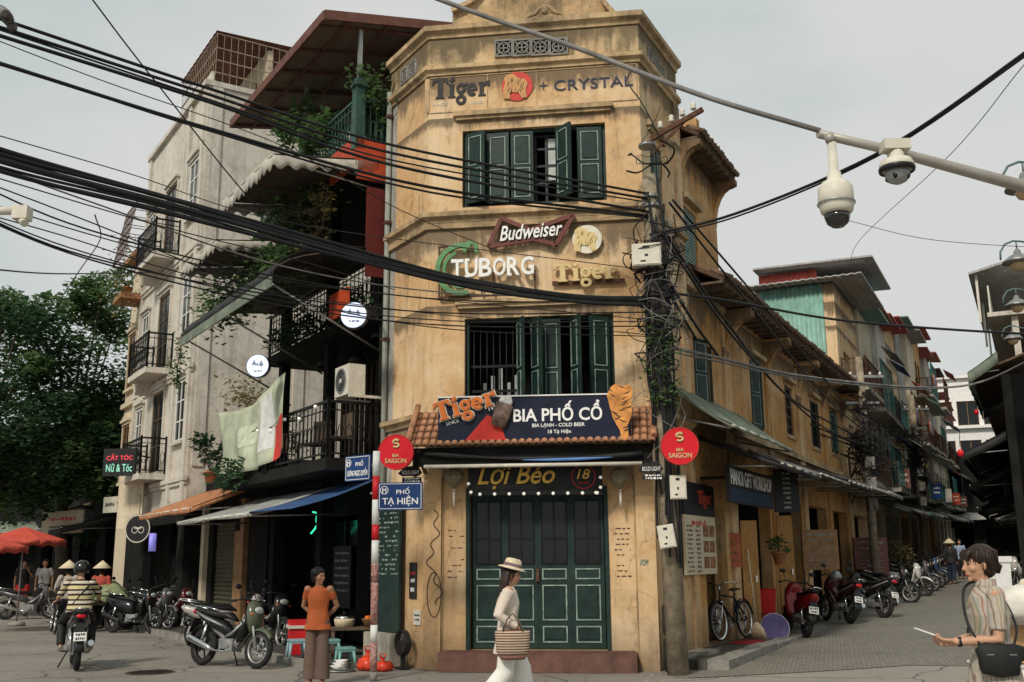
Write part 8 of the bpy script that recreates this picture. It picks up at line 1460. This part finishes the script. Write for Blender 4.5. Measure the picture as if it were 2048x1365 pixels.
# --- woman in straw hat walking to the right
pos = at_y(1016, 1300, 11.2); J = std(ch=(.01, 0, 1.2), hd=(.045, 0, 1.495), ell=(-.10, .20, 1.07), wrl=(.10, .20, .93), elr=(-.11, -.21, 1.08), wrr=(.12, -.17, .93), knl=(.16, .08, .50), anl=(.20, .08, .10), knr=(-.04, -.085, .48), anr=(-.30, -.09, .14), pn_r=(0, .3, -1), pn_l=(0, -.3, -1))
t_, T_, bo = person('woman in straw hat, beige linen jacket and white trousers walking right', (pos.x, pos.y, 0), 4, J, .965, 'skin', .0085, R(-6), R(14))
hair_cap(t_, T_, M['hairb'], length=.30)
shirt(t_, J, M['linen'], .93, .66, 1.0, .010, .035, 'jacket'); trousers(t_, J, M['whitec'], 1.0, 1.1, .045); shoes(t_, J, M['offw'])
b = MB(); b.lathe([(.001, .125), (.06, .122), (.085, .105), (.093, .045), (.098, .04), (.15, .02), (.152, .014), (.095, .028)], 24, caps=False); b.v = [tuple(T_ @ (V(v)*1.06+V((-.012, 0, .052)))) for v in b.v]; o = obj('straw_hat', b, M['straw'], t_); b = MB(); b.lathe([(.0985, .042), (.097, .072), (.0945, .072), (.095, .042)], 24, caps=False); b.v = [tuple(T_ @ (V(v)*1.06+V((-.012, 0, .052)))) for v in b.v]; obj('hat_band', b, mat('mauve_band', (.17, .11, .12), .8), o)
bgm = stripes('woven_bag', [(0, (.55, .44, .33)), (.5, (.16, .08, .05))], 2, 38, .85); wb_ = thing('woven_bag', 'striped woven straw bag hanging from the walking woman arm', 'bag', Matrix.Translation((pos.x+.05, pos.y-.24, .66)) @ Matrix.Rotation(.1, 4, 'Z')); b = MB(); b.tube([(0, 0, -.02), (0, 0, .02), (0, 0, .2), (0, 0, .23)], [(.15, .05), (.17, .07), (.185, .075), (.18, .07)], 20, ref=(1, 0, 0)); obj('bag_body', b, bgm, wb_); b = MB(); [b.tube([(-.1, s*.06, .22), (-.06, s*.03, .34), (.0, 0, .40), (.06, s*.03, .34), (.1, s*.06, .22)], .008, 6) for s in (-1, 1)]; obj('bag_handle', b, M['wood'], wb_); b = MB(); b.tube([(0, 0, -.06), (0, 0, -.0199)], [(.12, .04), (.152, .052)], 20, ref=(1, 0, 0)); obj('bag_base', b, mat('brown_leather', (.16, .075, .05), .6), wb_)
# --- woman in orange top by the striped post
p = gnd(632, 1372); J = std(ell=(-.10, .25, 1.09), wrl=(-.15, .10, .95), elr=(-.10, -.25, 1.09), wrr=(-.15, -.10, .95), pn_l=(-1, 0, 0), pn_r=(-1, 0, 0), hd_l=(0, -1, -.2), hd_r=(0, 1, -.2))
t_, T_, bo = person('woman in orange top and brown trousers with hands behind her back', (p.x, p.y, 0), -96, J, .93, 'skind', .0085, R(58), R(4))
hair_cap(t_, T_, M['hair'], bun=1); shirt(t_, J, mat('orange_top', (.36, .085, .025), .85, var=.12, bump=.4, bsc=10), .34, .77, .99, .010, .03, 'top'); trousers(t_, J, mat('brown_trousers', (.13, .085, .065), .85, var=.12, sc=5, bump=.4, bsc=8), .97, .92, .05)
for k in (1, -1): b = MB(); b.tube([(-.06, k*.09, .018), (.08, k*.09, .014), (.19, k*.09, .014)], [(.014, .04), (.012, .042), (.01, .03)], 10, ref=(0, 0, 1)); obj('sandal', b, M['lips'], t_)
# --- young woman with phone at right edge
pos = at_y(1985, 1300, 7.0); J = std(ch=(.005, 0, 1.2), nk=(.0, 0, 1.39), hd=(.035, 0, 1.51), ell=(.02, .20, 1.05), wrl=(.26, .10, 1.03), elr=(.0, -.21, 1.05), wrr=(.25, -.06, 1.01), pn_l=(0, -.5, 1), pn_r=(0, .5, 1), hd_l=(1, -.1, .05), hd_r=(1, .1, .05))
t_, T_, bo = person('young woman in loose striped shirt looking left with phone at right edge', (pos.x, pos.y, gz(pos.x)), 174, J, 1.0, 'skin', .0075, R(4), R(4), (1.0, 1.0))
hair_cap(t_, T_, M['hairb'], fringe=1, bun=1, vox=.007)
sm = stripes('patterned_shirt', [(0, (.42, .36, .30)), (.14, (.24, .18, .14)), (.22, (.44, .39, .33)), (.40, (.36, .17, .12)), (.46, (.44, .39, .33)), (.62, (.22, .26, .21)), (.68, (.46, .38, .27)), (.82, (.30, .24, .19)), (.88, (.42, .37, .31))], 0, 10, .85, 1.3, .01)
shirt(t_, J, sm, .50, .70, 1.08, .009, .055, 'striped_shirt'); trousers(t_, J, mat('dark_jeans', (.018, .025, .045), .85, var=.3), .98, 1.0); shoes(t_, J, M['white'])
b = MB(); b.lathe([(.066, 1.375), (.064, 1.425), (.060, 1.425), (.062, 1.375)], 18, caps=False); b.v = [(x, y, z) for x, y, z in b.v]; obj('shirt_collar', b, sm, t_)
Wm = t_.matrix_basis
ph = thing('mobile_phone', 'pale mobile phone held up by the young woman', 'phone', Wm @ (Matrix.Translation((.375, .02, 1.07)) @ Matrix.Rotation(R(-20), 4, 'Y'))); obj('phone_case', MB().box(-.03, .115, -.037, .037, -.004, .005), M['white'], ph); obj('screen', MB().box(-.026, .111, -.033, .033, .0052, .006), M['glass'], ph)
cb = thing('crossbody_bag', 'black crossbody bag worn at the young woman waist', 'bag', Wm @ Matrix.Translation((.03, .215, .93))); b = MB(); b.tube([(-.13, 0, -.01), (-.125, 0, 0), (-.1, 0, 0), (0, .008, -.008), (.1, 0, .01), (.125, 0, .012), (.13, 0, .01)], [(.05, .012), (.085, .03), (.098, .042), (.104, .05), (.098, .042), (.08, .03), (.05, .012)], 22, ref=(0, 0, 1)); obj('pouch', b, M['awnk'], cb); b = MB(); b.tube(crom([(.1, -.02, .08), (.14, -.1, .2), (.13, -.2, .33), (.08, -.3, .44), (-.03, -.36, .47), (-.14, -.28, .38), (-.16, -.12, .2), (-.1, -.02, .08)], 6), .009, 6); obj('strap', b, M['awnk'], cb); obj('zip', MB().box(-.09, .09, .044, .048, .03, .036), M['steel'], cb)
wt = thing('wrist_watch', 'dark beaded watch on the young woman wrist', 'watch', Wm @ Matrix.Translation((.235, .108, 1.03))); b = MB(); b.lathe([(.030, -.012), (.034, 0), (.030, .012)], 16, axis='x', caps=False); obj('band', b, M['blackp'], wt)
# --- rider and motorbike seen from behind
p = gnd(152, 1342); hd = math.degrees(math.atan2(.845, -.40)); rb = motorbike(152, 1342, hd, 'black motorbike ridden away down the left street', paint['black'], 1, 0, 'ridden motorbike', at='r', seatm='blackp'); c = rb.matrix_basis.translation
J = std(pel=(-.18, 0, .88), ch=(-.10, 0, 1.17), nk=(-.06, 0, 1.36), hd=(-.02, 0, 1.48), shl=(-.08, .18, 1.30), shr=(-.08, -.18, 1.30), ell=(.08, .30, 1.08), elr=(.08, -.30, 1.08), wrl=(.26, .31, 1.02), wrr=(.26, -.31, 1.02), hpl=(-.16, .1, .86), hpr=(-.16, -.1, .86), knl=(.22, .22, .68), knr=(.22, -.22, .68), anl=(.04, .22, .33), anr=(.04, -.22, .33), pn_l=(0, 0, -1), pn_r=(0, 0, -1))
t_, T_, bo = person('rider in black helmet and yellow striped shirt seen from behind', (c.x, c.y, 0), hd, J, 1.0, 'skin', .010, R(4), 0, (1.3, 1.3))
rsm = stripes('rugby_stripes', [(0, (.58, .50, .26)), (.34, (.035, .016, .018)), (.55, (.60, .54, .42)), (.82, (.035, .016, .018))], 2, 6.6, .85, .12, .012)
shirt(t_, J, rsm, .56, .84, 1.12, .011, .012, 'striped_shirt'); trousers(t_, J, M['awnk'], .95, 1.05); shoes(t_, J, M['grey'])
b = MB(); b.ball((0, 0, 0), .13, 20, 14, (1.08, .98, 1.0)); b.v = [tuple(T_ @ (V((v[0], v[1], max(v[2], -.075)))+V((-.015, 0, .045)))) for v in b.v]; o = obj('helmet', b, mat('gloss_black', (.01, .01, .011), .18, coat=.5), t_); b = MB(); b.tube([(-.20, -.14, 1.28), (-.23, 0, 1.12), (-.26, .12, .95)], .014, 6); obj('chest_strap', b, M['awnk'], t_)
# --- vendors and walkers on the left
def walker(label, px, py, head, sc, top, bottom, skin='skind', hat=False, shorts=False, J=None, hairy=True, sl=.42, vox=.016, dist=None):
    p = gnd(px, py); J = J or std(knl=(.12, .09, .49), anl=(.16, .09, .09), knr=(.0, -.09, .47), anr=(-.18, -.09, .13)); t_, T_, bo = person(label, (p.x, p.y, p.z), head, J, sc, skin, vox)
    if hat: conical(t_, T_)
    if hairy: hair_cap(t_, T_, M['hair'], vox=.012, bun=1 if hat else 0)
    shirt(t_, J, top, sl, .80, 1.05, vox); trousers(t_, J, bottom, 0 if shorts else .97, 1.12, 0 if shorts else .01, vox, 'shorts' if shorts else 'trousers'); shoes(t_, J, M['blackp']); return t_, p
chk = stripes('checked_shirt', [(0, (.48, .42, .36)), (.45, (.26, .19, .15)), (.7, (.50, .45, .38))], 1, 22, .9)
walker('walking man in black top and bright red shorts under the umbrella', 40, 1233, -60, 1.06, M['awnk'], mat('red_shorts', (.55, .03, .035), .7, var=.1), shorts=True, J=std(ell=(.06, .24, 1.12), wrl=(.16, .10, 1.34), knl=(.12, .09, .49), anl=(.16, .09, .09), anr=(-.12, -.09, .1)))
walker('walking man in grey tee and black trousers beside red shorts', 82, 1233, -70, 1.07, mat('grey_tee', (.34, .32, .31), .85, var=.15), M['awnk'])
Jp = std(ch=(.04, 0, 1.19), nk=(.06, 0, 1.37), hd=(.10, 0, 1.48), ell=(.06, .25, 1.08), elr=(.06, -.25, 1.08), wrl=(.26, .24, .98), wrr=(.26, -.24, .98), knl=(.12, .09, .49), anl=(.14, .09, .09), anr=(-.18, -.09, .12))
v1, vp_ = walker('bicycle vendor in conical hat and checked shirt seen from behind', 128, 1268, 118, .97, chk, M['awnk'], hat=True, J=Jp, sl=.95)
bicycle('old black vendor bicycle pushed by the conical hat woman', V((vp_.x-.42, vp_.y+.35, 0)), 118, 2)
walker('vendor in conical hat and red top behind the rider', 195, 1262, 100, .95, mat('red_top', (.38, .07, .05), .85, var=.15, bump=.3, bsc=9), M['dark2'], hat=True, sl=.95)
fp = at_y(1905, 1158, 39.0); fg = gz(fp.x); J = std(knl=(.10, .09, .49), anl=(.14, .09, .09), anr=(-.14, -.09, .11)); t_, T_, bo = person('distant person in conical hat and black clothes walking up the right street', (fp.x, 39.0, fg), 60, J, .95, 'skind', .02); conical(t_, T_); shirt(t_, J, M['awnk'], .95, .78, 1.1, .02); trousers(t_, J, mat('navy_trousers', (.02, .025, .05), .8), .97, 1.1, 0, .02)
fp = at_y(1925, 1158, 43); J = std(); t_, T_, bo = person('distant person in pale blue top beyond the conical hat figure', (fp.x, 43, gz(fp.x)), -100, J, .98, 'skin', .022); hair_cap(t_, T_, M['hair'], vox=.015); shirt(t_, J, mat('pale_blue_top', (.30, .36, .5), .85), .4, .8, 1.05, .02); trousers(t_, J, M['awnk'], .97, 1.05, 0, .02)
